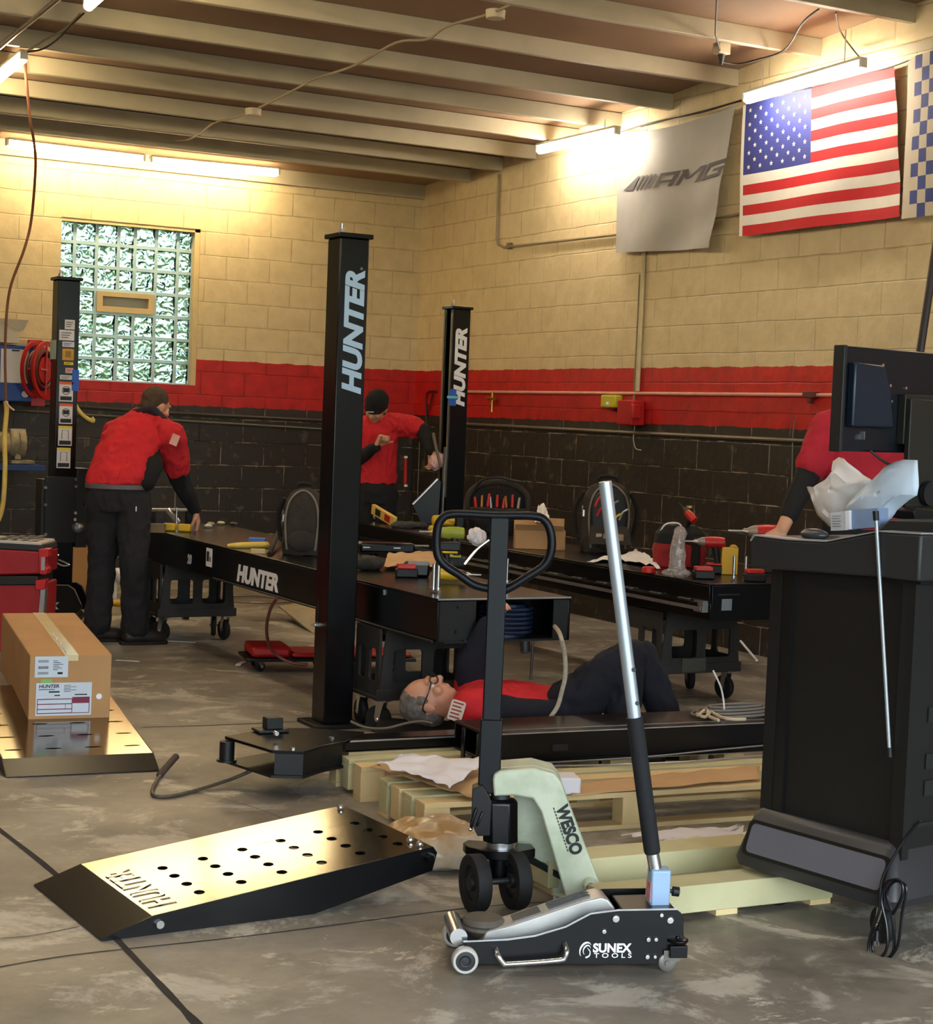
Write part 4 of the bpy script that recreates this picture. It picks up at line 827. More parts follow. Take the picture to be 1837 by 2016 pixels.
film([(1664, 1000), (1680, 980), (1712, 950), (1742, 918), (1762, 909), (1780, 905), (1808, 906), (1808, 975), (1790, 985), (1765, 1004), (1740, 1035), (1690, 1040), (1664, 1012)], .34, 'packing_film', mat('bright bluish film', (206, 222, 240), .5, 0, .03), 'bright bluish film sheet under the monitor on the console tray', .03, 4)
# monitor on its arm
mo = D(1659, 680, 5.35); mxd = (D(1840, 693, 5.60)-mo); mxd.z = 0; mxd.normalize(); mup = V((0, 0, 1)); MM = FM(mo, mxd, mup); Mh = (D(1659, 680, 5.35)-D(1656, 888, 5.35)).length
t = thing('monitor', 'black flat monitor seen from behind above the console', 'monitor', D(1830, 960, 5.5))
b = B(MM); b.box(0, -Mh, -.03, .66, 0, .0); b.out('screen_housing', mat('black monitor shell', (15, 20, 28), .35, 0, .1), t, bevel=.006)
B(MM).box(-.003, -Mh-.002, -.034, .012, .002, .012).out('bezel', DARK, t, bevel=.003)
b = B(MM); b.prism([(.03, -.05), (.165, -.055), (.20, -.13), (.225, -.25), (.03, -.25)], 'xy', 0, .03); b.out('rear_bulge', mat('slate blue monitor back', (22, 36, 50), .35, 0, .08), t, bevel=.006)
for x, y in ((.185, -.052), (.225, -.115), (.30, -.12), (.235, -.165)):
    b = B(MM); b.cyl((x, y, 0), (x, y, .006), .005, n=10); b.out('screw', CHROME, t)
b = B(MM); b.box(.09, -.29, 0, .092, -.275, .01); b.box(.108, -.29, 0, .112, -.265, .01); b.out('connector', STEEL, t)
b = B(MM); b.box(.275, -.50, .03, .43, -.155, .05); b.box(.27, -.3, 0, .45, -.14, .03); b.out('arm_post', mat('dark olive grey steel', (38, 36, 30), .5, .1, .1), t, bevel=.003)
q = MM @ V((.37, -.455, .055)); b = B(); b.cyl(q, q-MM.to_3x3() @ V((0, 0, -.02)), .04, n=28); b.out('pivot_disc', DARK, t)
b = B(MM); b.prism([(.23, -.51), (.25, -.50), (.55, -.52), (.55, -.56), (.24, -.535)], 'xy', -.02, .12); b.out('arm_base', BLACKM, t, bevel=.003)
b = B(); b.tube([MM @ V(p) for p in ((.15, -Mh+.005, .0), (.20, -Mh-.03, .02), (.28, -Mh-.055, .03))], .004, 6, 4); b.out('cable', BLACKM, t)
# rod leaning on the console
RX = VP(CM @ V((.006, 0, 0)), CX); a, c = RX.at(1725, 1022), VP(CM @ V((.05, 0, 0)), CX).at(1751, 1474)
t = thing('silver_rod', 'thin silver rod with black end caps leaning against the console', 'rod', c)
b = B(); b.cyl(a, c, .0055, n=10); b.out('rod', mat('pale satin rod', (170, 178, 184), .35, .5), t)
for q, s_ in ((a, 1), (c, -1)): d_ = (a-c).normalized()*s_; B().cyl(q-d_*.004, q+d_*.024, .009 if s_ > 0 else .0085, n=10).out('end_cap', BLACKM, t)
# power cord bundle
KP = VP(CM @ V((-.03, -.03, 0)), CX); K = lambda x, y, d=0: KP.at(x, y, 0)-CX*d
LC = mat('black glossy cord', (14, 14, 20), .3, 0, .1)
t = thing('mains_lead', 'black power cord bundled in loops hanging off the console corner', 'power cord', K(1745, 1880))
b = B(); b.tube([K(1798, 1618, -.03), K(1775, 1650, -.02), (K(1752, 1700, .0)), K(1740, 1735, .01), K(1736, 1790, .01), K(1722, 1830, .012), K(1715, 1865, .012), K(1722, 1885, .012), K(1738, 1886, .012), K(1752, 1862, .012), K(1750, 1820, .01), K(1740, 1770, .01), K(1750, 1738, .01), K(1770, 1730, .01), K(1782, 1745, .01), K(1778, 1770, .01), K(1758, 1800, .0)], .0045, 8, 5)
b.tube([K(1742, 1745, .0), K(1738, 1800, 0), K(1718, 1850, 0), K(1722, 1878, 0), K(1740, 1890, .0), K(1760, 1868, 0), K(1756, 1800, 0), K(1746, 1760, .0), K(1762, 1735, 0), K(1784, 1748, 0), K(1776, 1800, 0), K(1768, 1860, 0), K(1750, 1888, 0)], .0045, 8, 5); b.out('cord_loops', LC, t)
b = B(); p = K(1731, 1850, .012); b.cyl(p, p+V((0, 0, .03)), .012, .009, 10); pg = b.out('plug', LC, t)
b = B(); 
for s_ in (-.004, .004): q = p+V((s_, s_*-.5, 0)); b.box(q.x-.0012, q.y-.003, q.z-.018, q.x+.0012, q.y+.003, q.z)
b.out('plug_prong', CHROME, pg)
# ------------------------------------------------------------------ people
HAIRB = mat('short brown hair', (74, 54, 38), .8, 0, .25, 40, .4, 200); HAIRG = mat('grey hair', (120, 112, 106), .8, 0, .3, 30, .5, 160, col2=(74, 68, 66))
NAVYP = mat('navy shirt panel', (34, 26, 36), .9, 0, .15, 6, .2, 90); BOOT = mat('dark brown boot leather', (30, 24, 22), .5, 0, .2, 8, .1)
XR = V((CR.x, CR.y, 0)).normalized(); AW = V((CF.x, CF.y, 0)).normalized(); UP = V((0, 0, 1))
def hand(b, wr, d, n, curl=.5, side=1, s=1.0, spread=.08):
    d = V(d).normalized(); n = V(n); n = (n-d*n.dot(d)).normalized(); w = d.cross(n)*side
    for k in range(4):
        off = (k-1.5)*.019*s; kn = wr+d*.088*s*(1-.04*abs(k-1.2))+w*off; b.caps([wr+w*off*.55+d*.005, kn], [.014*s, .0125*s], 10)
        L = (.040, .046, .043, .033)[k]*s; p = kn; dr = (d+w*spread*(k-1.5)).normalized(); pts = [p]; a = 0
        for j, f_ in enumerate((1, .62, .5)):
            a += curl*(.8, 1.0, .7)[j]; q = dr*math.cos(a)+n*math.sin(a); p = p+q*L*f_; pts.append(p)
        b.caps(pts, [.0102*s, .0092*s, .0084*s, .0076*s], 10)
    base = wr+d*.022*s-w*.022*s; t1 = base+(d*.6-w*.62+n*.3).normalized()*.045*s; t2 = t1+(d*.8-w*.15+n*(.3+curl*.5)).normalized()*.032*s; t3 = t2+(d*.75+w*.1+n*(.3+curl*.6)).normalized()*.026*s
    b.caps([base, t1, t2, t3], [.0155*s, .012*s, .0105*s, .009*s], 10)
def head(b, c, f, u, s=1.0):
    f = V(f).normalized(); u = V(u); u = (u-f*u.dot(f)).normalized(); r_ = f.cross(u); Mh_ = Matrix(((r_.x, f.x, u.x), (r_.y, f.y, u.y), (r_.z, f.z, u.z)))
    P_ = lambda x, y, z: c+(r_*x+f*y+u*z)*s
    b.ell(P_(0, -.012, .028), (.076*s, .095*s, .088*s), 20, 14, Mh_); b.ell(P_(0, .022, -.03), (.062*s, .070*s, .075*s), 18, 12, Mh_)
    b.ell(P_(0, .052, -.078), (.036*s, .034*s, .026*s), 14, 8, Mh_); b.ell(P_(0, .082, .035), (.05*s, .016*s, .012*s), 12, 8, Mh_)
    b.caps([P_(0, .088, .022), P_(0, .108, -.014)], [.010*s, .0155*s], 10); b.ell(P_(.012, .098, -.018), .009*s, 8, 6); b.ell(P_(-.012, .098, -.018), .009*s, 8, 6)
    b.ell(P_(0, .086, -.047), (.026*s, .011*s, .006*s), 12, 6, Mh_); b.ell(P_(0, .084, -.058), (.022*s, .011*s, .007*s), 12, 6, Mh_)
    for e in (-1, 1):
        b.ell(P_(e*.040, .066, -.02), (.024*s, .022*s, .022*s), 10, 8, Mh_)
        b.ell(P_(e*.079, -.006, -.006), (.011*s, .021*s, .033*s), 12, 8, Mh_); b.torus(P_(e*.084, -.006, .0), r_, .017*s, .004*s, 14, 5)
    return P_, Mh_
def eyes(P_, parent, s=1.0):
    for e in (-1, 1):
        B().ell(P_(e*.031, .0745, .010), .012*s, 12, 8).out('eye', mat('eye white', (220, 214, 206), .2), parent)
        B().ell(P_(e*.031, .0850, .009), .0040*s, 8, 6).out('iris', INK, parent)
def ringp(c, a, bb, n=24, sq=2.4):
    out = []
    for k in range(n):
        t_ = 2*math.pi*k/n; ct, st = math.cos(t_), math.sin(t_); out.append(c+a*(abs(ct)**(2/sq)*(1 if ct > 0 else -1))+bb*(abs(st)**(2/sq)*(1 if st > 0 else -1)))
    return out
def torso(b, rows, sc_=1.0, grow=0.0):
    rings = []
    for i, (x, y, dp, hw, th) in enumerate(rows):
        c = D(x, y, dp); rings.append(ringp(c, XR*(hw*dp/F+grow)*sc_, (AW*1)*(th+grow)*sc_))
    return b.loft(rings)
def foot(b, an, d, s=1.0):
    d = V(d); d.z = 0; d.normalize(); w = d.cross(UP)
    g = V((an.x, an.y, 0))
    b.caps([an, g+UP*.085], [.052*s, .052*s]); 
    for o_, r0 in ((-.018, .044), (.018, .044)):
        b.caps([g+UP*.05-d*.045+w*o_, g+UP*.055+d*.03+w*o_, g+UP*.047+d*.12+w*o_, g+UP*.043+d*.17+w*o_*.7], [.043*s, .045*s, .042*s, .036*s])
def sole(parent, an, d):
    d = V(d); d.z = 0; d.normalize(); w = d.cross(UP); g = V((an.x, an.y, 0)); pts = [(-.095, -.03), (-.095, .03), (-.03, .045), (.08, .052), (.17, .048), (.21, .02), (.21, -.02), (.17, -.048), (.08, -.052), (-.03, -.045)]
    b = B(); b.loft([[g+d*x+w*y+UP*z for x, y in pts] for z in (.0, .022)]); b.out('boot_sole', RUBBER, parent, bevel=.004)
def legs(hips, knees, ankles, fdir, m, root, hem=.082, th=.105, kn=.083, wr=.012, seed=0):
    b = B()
    b.ell((hips[0]+hips[1])/2+UP*.02, (.19, .14, .13), 20, 12, Euler((0, 0, math.atan2(XR.y, XR.x))).to_matrix())
    for h_, k_, a_ in zip(hips, knees, ankles): b.caps([h_, h_.lerp(k_, .45), k_, k_.lerp(a_, .5), a_+UP*.0], [th*1.12, th, kn, kn*.95, hem], 18)
    return b
class Person:
    def __init__(s, label, loc): s.root = thing('person', label, 'person', loc)
# ---- man one: bending over the lettered runway
d0 = 10.85
R1 = Person('worker in red shirt bending over the lettered runway, back to the camera', G(232, 1262)).root
hips = [D(205, 985, d0), D(262, 985, d0)]; knees = [D(201, 1112, d0+.05), D(264, 1114, d0-.08)]; ank = [D(192, 1228, d0+.05), D(266, 1236, d0-.02)]
rt, lt_ = D(338, 858, 10.95), D(226, 852, 11.12); e1, w1 = D(352, 940, 11.15), D(386, 1004, 11.28); e2, w2 = D(238, 925, 11.35), D(258, 1000, 11.4)
hc = D(306, 800, 11.10); fd = XR*.62+AW*.72-UP*.35; hu = UP*.85+XR*.30+AW*.2
tr = [(233, 975, 10.86, 48, .10), (240, 930, 10.88, 46, .09), (252, 890, 10.95, 50, .10), (270, 852, 11.02, 48, .09), (284, 826, 11.06, 28, .06)]
b = B(); torso(b, tr); b.caps([D(284, 830, 11.06), hc-hu.normalized()*.06], [.062, .056]); P_, Mh_ = head(b, hc, fd, hu)
b.caps([rt, e1, w1], [.055, .042, .030]); b.caps([lt_, e2, w2], [.055, .042, .030])
for h_, k_, a_ in zip(hips, knees, ank): b.caps([h_, k_, a_], [.08, .055, .04])
hand(b, w1, (w1-e1)*.6-UP*.25+XR*.0, -XR*.7+UP*-.2, .35, 1, 1.05, .16); hand(b, w2, -UP+AW*.4, AW, .4, -1)
b.remesh(.0065, 3); body = b.out('body', SKIN, R1); eyes(P_, body)
b = B(); b.ell(P_(0, -.022, .040), (.081, .094, .086), 20, 14, Mh_); b.ell(P_(0, -.055, -.01), (.066, .052, .06), 16, 10, Mh_); b.remesh(.008, 2, .002, 40); b.out('hair', HAIRB, R1)
b = B(); torso(b, [(231, 952, 10.86, 61, .155), (236, 938, 10.86, 61, .155), (250, 895, 10.93, 63, .15), (268, 855, 11.0, 64, .14), (280, 830, 11.05, 52, .12), (292, 806, 11.09, 24, .075)])
slv = rt.lerp(e1, .72); b.caps([D(316, 842, 11.0), rt, rt.lerp(e1, .4), slv], [.075, .084, .086, .082], 18); b.caps([D(245, 845, 11.08), lt_, lt_.lerp(e2, .7)], [.07, .08, .076], 16)
b.remesh(.009, 3, .011, 15, 1); sh = b.out('shirt', REDC, R1)
b = B(); b.caps([D(300, 812, 11.03), D(322, 832, 10.99)], [.03, .028]); b.caps([D(262, 812, 11.04), D(300, 806, 10.99), D(324, 828, 10.97)], [.022, .03, .026]); b.remesh(.009, 2); b.out('collar', NAVYP, R1)
b = B(); pnl = [(306, 866), (318, 890), (313, 915), (300, 950), (279, 958), (276, 945), (284, 925), (287, 905)]; vs = [D(x, y, 10.95-.075 if x > 290 else 10.84) for x, y in pnl]
b.caps([D(306, 885, 10.93), D(301, 915, 10.87), D(288, 946, 10.82)], [.028, .068, .066], 14); b.remesh(.009, 3, .004, 9); b.out('side_panel', BLKC, sh, label='black side panel of the red shirt')
b = B(); b.caps([rt.lerp(e1, .55), e1, e1.lerp(w1, .5), w1-(w1-e1).normalized()*.01], [.072, .066, .056, .042], 18); b.remesh(.009, 4, .009, 10, 3); b.out('sleeve', BLKC, R1)
b = B(); b.caps([lt_.lerp(e2, .5), e2, w2], [.066, .06, .042]); b.remesh(.009, 4, .009, 10, 3); b.out('sleeve', BLKC, R1)
b = legs(hips, knees, ank, None, None, None, .086, .104, .086); torso(b, [(233, 958, 10.86, 58, .14), (233, 985, 10.86, 62, .145), (233, 1005, 10.86, 58, .14)]); b.remesh(.010, 3, .010, 13, 5); tr_ = b.out('trousers', DARKC, R1)
b = B(); q = D(308, 1003, 10.72); q = D(268, 1002, 10.70); b.cb(q, (.006, .004, .03)); b.out('pocket_tag', WHITE, tr_)
b = B(); b.loft([ringp(D(231, 962, 10.86), XR*.199, AW*.152), ringp(D(231, 952, 10.86), XR*.199, AW*.152)]); b.out('belt', mat('grey belt', (92, 88, 90), .6), R1, bevel=.004)
for a_ in ank:
    b = B(); foot(b, a_, XR*.9+AW*.45, 1.0); b.remesh(.009, 2); bt = b.out('boot', BOOT, R1); sole(bt, a_, XR*.9+AW*.45)
b = B(); q = D(344, 866, 10.87); b.cb(q, (.05, .01, .07), Euler((0, .35, R(-35))).to_matrix().to_4x4()); b.out('shoulder_patch', mat('pale shoulder patch', (226, 168, 150), .7), sh)
# ---- man two: standing at the far end, beanie
d0 = 13.35
R2 = Person('worker in black beanie and red shirt standing at the far end of the right runway', G(735, 1188)).root
hips = [D(714, 972, d0), D(756, 972, d0)]; knees = [D(712, 1075, d0-.05), D(757, 1075, d0)]; ank = [D(712, 1170, d0), D(760, 1170, d0+.05)]
rs, ls = D(702, 845, d0), D(779, 836, d0); re, rw = D(703, 905, d0-.12), D(741, 880, d0-.26); le, lw = D(832, 846, d0-.05), D(848, 886, d0-.22)
hc = D(741, 803, d0-.13); fd = -AW*.72-XR*.36-UP*.62; hu = UP*.8-AW*.55
tr = [(735, 960, d0, 34, .08), (734, 915, d0, 34, .08), (736, 870, d0, 36, .085), (740, 842, d0, 30, .07), (742, 826, d0, 14, .05)]
b = B(); torso(b, tr); b.caps([D(742, 830, d0), hc-hu.normalized()*.06], [.058, .054]); P_, Mh_ = head(b, hc, fd, hu, .98)
b.caps([rs, re, rw], [.055, .042, .030]); b.caps([ls, le, lw], [.055, .042, .030])
for h_, k_, a_ in zip(hips, knees, ank): b.caps([h_, k_, a_], [.08, .055, .04])
hand(b, rw, XR*.45+UP*.9, XR*.85-UP*.4-AW*.5, 1.55, -1, 1.1, .0); hand(b, lw, XR*.2-UP, -XR*.4-AW*.5, .7, 1, 1.05)
b.remesh(.0065, 3); body = b.out('body', SKIN, R2); eyes(P_, body)
b = B(); b.ell(P_(0, -.018, .055), (.090, .106, .088), 20, 14, Mh_); b.ell(P_(0, -.006, .026), (.089, .112, .046), 20, 10, Mh_); b.remesh(.008, 2, .003, 18); bn = b.out('beanie', mat('black knitted beanie', (16, 15, 17), .95, 0, .2, 20, .3, 150), R2)
b = B(); b.cb(P_(.0, .107, .040), (.05, .008, .008), Euler((0, 0, math.atan2(XR.y, XR.x))).to_matrix().to_4x4()); b.out('beanie_tag', mat('grey white tag', (190, 190, 192), .6), bn)
b = B(); torso(b, [(734, 950, d0, 47, .13), (734, 930, d0, 46, .13), (734, 890, d0, 47, .135), (736, 855, d0, 48, .135), (740, 835, d0, 42, .12), (742, 820, d0, 24, .08)])
b.caps([D(765, 836, d0), ls, ls.lerp(le, .75)], [.085, .088, .080], 16); b.caps([rs, rs.lerp(re, .6)], [.08, .075], 16); b.remesh(.009, 2, .012, 15, 7); b.out('shirt', REDC, R2)
b = B(); b.caps([ls.lerp(le, .6), le, lw], [.062, .060, .040]); b.remesh(.009, 4, .006, 9, 2); b.out('sleeve', BLKC, R2); b = B(); b.caps([rs.lerp(re, .5), re, rw-(rw-re).normalized()*.01], [.062, .056, .040]); b.remesh(.009, 4, .006, 9, 2); b.out('sleeve', BLKC, R2)
b = legs(hips, knees, ank, None, None, None, .08, .10, .08); torso(b, [(735, 952, d0, 44, .125), (735, 990, d0, 44, .13)]); b.remesh(.011, 4, .010, 7, 9); b.out('trousers', DARKC, R2)
for a_ in ank:
    b = B(); foot(b, a_, -AW); b.remesh(.009, 2); bt = b.out('boot', BOOT, R2); sole(bt, a_, -AW)
# ---- man three: lying on the floor under the runway
d0 = 7.68
R3 = Person('grey haired worker lying on his back on the floor under the runway, knees bent', G(1000, 1424)).root
hc = D(845, 1378, 7.64); fd = UP*.93+XR*.28-AW*.18; hu = -XR*.95+UP*.25
b = B(); P_, Mh_ = head(b, hc, fd, hu, 1.04)
def tx(rows, grow=0):     # body rings along the image x direction, lying
    rg = [ringp(D(x, y, dp), UP*(hh*dp/F+grow), AW*(th+grow)) for x, y, dp, hh, th in rows]; return b.loft(rg)
tx([(905, 1388, 7.68, 14, .09), (935, 1384, 7.68, 30, .17), (1000, 1382, 7.70, 32, .17), (1060, 1384, 7.70, 30, .15), (1115, 1388, 7.70, 28, .15)])
b.caps([D(905, 1388, 7.66), hc-hu.normalized()*.05], [.06, .058])
shN, shF = D(930, 1392, 7.52), D(932, 1380, 7.86); eN, wN = D(1010, 1402, 7.47), D(1085, 1404, 7.52); eF, wF = D(925, 1300, 7.75), D(960, 1235, 7.70)
hipN, hipF = D(1125, 1388, 7.60), D(1125, 1386, 7.78); kN, kF = D(1240, 1293, 7.58), D(1262, 1296, 7.82); aN, aF = D(1222, 1425, 7.56), D(1318, 1425, 7.80)
b.caps([shN, eN, wN], [.055, .042, .03]); b.caps([shF, eF, wF], [.055, .042, .03]); b.caps([hipN, kN, aN], [.085, .055, .04]); b.caps([hipF, kF, aF], [.085, .055, .04])
hand(b, wN, XR-UP*.1, -UP, .4, 1); hand(b, wF, UP+XR*.2, XR, .9, 1)
b.remesh(.0065, 3); body = b.out('body', mat('ruddy skin', (196, 140, 112), .5, 0, .1, 9), R3); eyes(P_, body, 1.04)
b = B(); b.ell(P_(0, -.030, .038), (.084, .092, .086), 20, 14, Mh_); b.ell(P_(0, -.062, -.02), (.07, .05, .07), 16, 10, Mh_)
for e in (-1, 1): b.ell(P_(e*.070, .008, .028), (.016, .022, .028), 10, 8, Mh_)
b.remesh(.0075, 1, .004, 45, 3); b.out('hair', HAIRG, R3)
b = B()
for e in (-1, 1):
    b.tube([P_(e*.008, .112, .018), P_(e*.03, .108, .028), P_(e*.055, .098, .024), P_(e*.055, .098, .000), P_(e*.03, .108, -.006), P_(e*.008, .112, .002)], .0028, 6, 3, True); b.tube([P_(e*.055, .098, .018), P_(e*.085, .06, .016), P_(e*.088, -.01, .018), P_(e*.084, -.03, .0)], .003, 6, 3)
b.tube([P_(-.008, .113, .012), P_(.008, .113, .012)], .0025, 6); b.out('glasses', mat('dark glasses frame', (22, 16, 16), .3), R3)
b = B(); tx([(893, 1392, 7.66, 24, .09), (915, 1386, 7.66, 36, .17), (960, 1384, 7.68, 41, .20), (1020, 1384, 7.70, 40, .19), (1080, 1388, 7.70, 35, .17), (1106, 1390, 7.70, 31, .16)])
b.caps([shN, shN.lerp(eN, .35)], [.085, .075]); b.caps([shF, shF.lerp(eF, .45)], [.085, .08]); b.remesh(.010, 3, .008, 15, 11)
for v in b.bm.verts: v.co.z = max(v.co.z, .08)
sh = b.out('shirt', REDC, R3)
b = B(); b.caps([shF.lerp(eF, .35), eF, wF], [.075, .066, .05]); b.remesh(.010, 4, .007, 9, 4); b.out('sleeve', NAVYC, R3)
b = B(); b.caps([shN.lerp(eN, .3), eN, wN], [.072, .066, .05]); b.caps([D(990, 1402, 7.48), D(1105, 1402, 7.52)], [.05, .055]); b.remesh(.010, 4, .007, 9, 4)
for v in b.bm.verts: v.co.z = max(v.co.z, .08)
b.out('sleeve', NAVYC, R3)
b = B()
for h_, k_, a_ in ((hipN, kN, aN), (hipF, kF, aF)): b.caps([h_, h_.lerp(k_, .5), k_, k_.lerp(a_, .5), a_], [.115, .10, .078, .078, .068], 16)
b.caps([D(1112, 1390, 7.70), D(1135, 1390, 7.70)], [.10, .115]); b.remesh(.010, 3, .011, 14, 6)
for v in b.bm.verts: v.co.z = max(v.co.z, .01)
b.out('trousers', NAVYC, R3)
for a_ in (aN, aF):
    b = B(); foot(b, a_, XR); b.remesh(.009, 2); bt = b.out('boot', BOOT, R3); sole(bt, a_, XR)
b = B(); m = FM(D(899, 1399, 7.425), XR*.95+UP*-.25, UP+XR*.2); b.plate(rrect(-.032, -.045, .032, .045, .01), [], .003, m); pt = b.out('shoulder_patch', mat('cream patch', (214, 196, 180), .7), sh)
b = B(m)
for k in range(5): b.box(-.024, -.034+k*.016, .0015, .022-.006*(k % 2), -.027+k*.016, .003)
b.out('patch_print', mat('red brown print', (150, 60, 52), .7), pt)
# ---- man four: behind the monitor
d0 = 8.35
R4 = Person('worker in red shirt and black arm sleeve standing behind the console monitor', G(1690, 1420)).root
hips = [D(1660, 1035, d0), D(1735, 1035, d0)]; knees = [D(1655, 1220, d0), D(1735, 1220, d0)]; ank = [D(1650, 1385, d0), D(1735, 1385, d0)]
s1, s2 = D(1630, 842, d0), D(1778, 842, d0+.1); e1, w1 = D(1588, 940, d0-.05), D(1540, 1042, d0-.15); e2, w2 = D(1800, 950, d0), D(1790, 1050, d0-.1)
hc = D(1700, 758, d0-.02); fd = -AW; hu = UP
b = B(); torso(b, [(1698, 1030, d0, 55, .1), (1698, 960, d0, 55, .11), (1698, 880, d0, 65, .12), (1698, 830, d0, 60, .1), (1700, 808, d0, 26, .06)]); b.caps([D(1700, 815, d0), D(1700, 780, d0)], [.06, .056]); P_, Mh_ = head(b, hc, fd, hu)
b.caps([s1, e1, w1], [.055, .044, .031]); b.caps([s2, e2, w2], [.055, .042, .03])
for h_, k_, a_ in zip(hips, knees, ank): b.caps([h_, k_, a_], [.08, .055, .04])
hand(b, w1, (w1-e1), -XR*-.2+AW, .5, 1); hand(b, w2, -UP, -AW, .5, -1)
b.remesh(.0065, 3); body = b.out('body', SKIN, R4); eyes(P_, body)
b = B(); b.ell(P_(0, -.022, .040), (.081, .094, .086), 20, 14, Mh_); b.remesh(.008, 2, .003, 40); b.out('hair', HAIRB, R4)
b = B(); torso(b, [(1700, 1040, d0, 80, .14), (1700, 960, d0, 76, .14), (1700, 890, d0, 76, .14), (1700, 845, d0, 76, .13), (1700, 822, d0, 62, .11), (1700, 800, d0, 36, .08)])
b.caps([D(1660, 834, d0), s1, s1.lerp(e1, .72)], [.085, .084, .082], 18); b.caps([s2, s2.lerp(e2, .7)], [.084, .08], 16); b.remesh(.009, 3, .008, 12, 13); b.out('shirt', mat('crimson work shirt cloth', (176, 24, 46), .85, 0, .12, 6, .25, 90), R4)
b = B(); b.caps([D(1655, 798, d0-.03), D(1672, 792, d0-.05), D(1700, 796, d0-.1)], [.026, .03, .03]); b.remesh(.009, 2); b.out('collar', NAVYP, R4)
b = B(); b.caps([s1.lerp(e1, .6), e1, e1.lerp(w1, .72)], [.070, .060, .045]); b.remesh(.009, 3, .003, 9); b.out('arm_sleeve', BLKC, R4); b = B(); b.caps([s2.lerp(e2, .6), e2, e2.lerp(w2, .7)], [.068, .058, .045]); b.remesh(.009, 3, .003, 9); b.out('arm_sleeve', BLKC, R4)
b = legs(hips, knees, ank, None, None, None, .08, .10, .08); torso(b, [(1700, 1030, d0, 70, .13), (1700, 1060, d0, 70, .13)]); b.remesh(.012, 4, .010, 7, 3); b.out('trousers', DARKC, R4)
for a_ in ank:
    b = B(); foot(b, a_, -AW); b.remesh(.009, 2); bt = b.out('boot', BOOT, R4); sole(bt, a_, -AW)
# ------------------------------------------------------------------ flags, pipes and things on the walls
FR_ = mat('red flag cloth', (190, 22, 34), .7, 0, .06); FW_ = mat('white flag cloth', (226, 222, 214), .7, 0, .03); FB_ = mat('blue flag cloth', (48, 56, 128), .7, 0, .06)
FG_ = mat('grey flag cloth', (168, 166, 166), .6, 0, .04); FD_ = mat('dark flag print', (84, 80, 86), .7, 0, .05); FV_ = mat('violet blue flag cloth', (70, 82, 150), .7, 0, .06)
class Cloth:
    def __init__(s, tl, tr, br, bl, X, amp, seed, sag=0.0, curl=0.0):
        s.c = [AX(*p, X) for p in (tl, tr, br, bl)]; s.amp = amp; s.seed = seed; s.sag = sag; s.curl = curl
    def P(s, u, v, off=0.0):
        a = s.c[0].lerp(s.c[1], u); b_ = s.c[3].lerp(s.c[2], u); p = a.lerp(b_, v)
        p.z -= s.sag*math.sin(math.pi*u)*(1-v)
        w = s.amp*(math.sin(u*9+v*2.5+s.seed)*(.35+.65*v)+.7*noise.noise(V((u*5, v*2.2, s.seed))))
        w += s.amp*.5*math.sin(v*14+u*7)*u*v
        p.x -= .02+abs(s.amp)*1.3+w+off+s.curl*max(0, u-.75)*v*1.0
        return p
def cell(b, C_, u0, v0, u1, v1, mi, nu=2, nv=1, off=0):
    b.mi = mi; vs = []; fs = []
    for j in range(nv+1):
        for i in range(nu+1):
            vs.append(C_.P(u0+(u1-u0)*i/nu, v0+(v1-v0)*j/nv, off))
            if i < nu and j < nv: a = j*(nu+1)+i; fs.append((a, a+1, a+nu+2, a+nu+1))
    b.add(vs, fs)
XF = 7.135
C1 = Cloth((1474, 209), (1770, 131), (1783, 428), (1464, 466), XF, .016, 1.0)
b = B()
for r_ in range(13):
    v0, v1 = r_/13, (r_+1)/13; m_ = 0 if r_ % 2 == 0 else 1; u0 = .475 if r_ < 7 else .02
    cell(b, C1, u0, v0, 1, v1, m_, 24 if r_ >= 7 else 14, 2)
cell(b, C1, .02, 0, .475, 7/13, 2, 16, 14); cell(b, C1, 0, 0, .02, 1, 1, 1, 26)
b.mi = 1
for r_ in range(9):
    n_ = 6 if r_ % 2 == 0 else 5
    for k in range(n_):
        uc = .02+.455*((k+.5)/6 if n_ == 6 else (k+1)/6); vc = (7/13)*(r_+1)/10; pts = []
        for q in range(10):
            a = math.pi*q/5; rr = .0205 if q % 2 == 0 else .0085; pts.append(C1.P(uc+rr*math.sin(a)*.60, vc-rr*math.cos(a), .004))
        c0 = C1.P(uc, vc, .005); b.add(pts+[c0], [(q, (q+1) % 10, 10) for q in range(10)])
b.out('flag', [FR_, FW_, FB_], None, 'stars and stripes flag hanging high on the right wall', 'flag')
C2 = Cloth((1224, 262), (1457, 208), (1418, 490), (1219, 499), XF, .018, 3.0, .05, .12)
b = B(); cell(b, C2, 0, 0, 1, 1, 0, 44, 34); fl = b.out('flag', [FG_], None, 'light grey flag with dark slanted letters beside the tube light', 'flag')
def wf(co):    # lettering follows the cloth
    return C2.P(.07+co.x, .485-co.y, .006)-V((0, 0, 0))
b = B()
def sq(poly, b=b):
    # each quad is subdivided so it follows the cloth
    (a0, a1, a2, a3) = [V((x, y, 0)) for x, y in poly]; n = 4; vs = []; fs = []
    for j in range(n+1):
        for i in range(n+1):
            q = (a0.lerp(a1, i/n)).lerp(a3.lerp(a2, i/n), j/n); vs.append(wf(q))
            if i < n and j < n: a = j*(n+1)+i; fs.append((a, a+1, a+n+2, a+n+1))
    b.add(vs, fs)
hh = .115; sh_ = .07
sq([(0, 0), (.10, 0), (.17, hh), (.15, hh)])
for k in range(4): x = .125+k*.043; sq([(x, 0), (x+.022, 0), (x+.022+sh_, hh), (x+sh_, hh)])
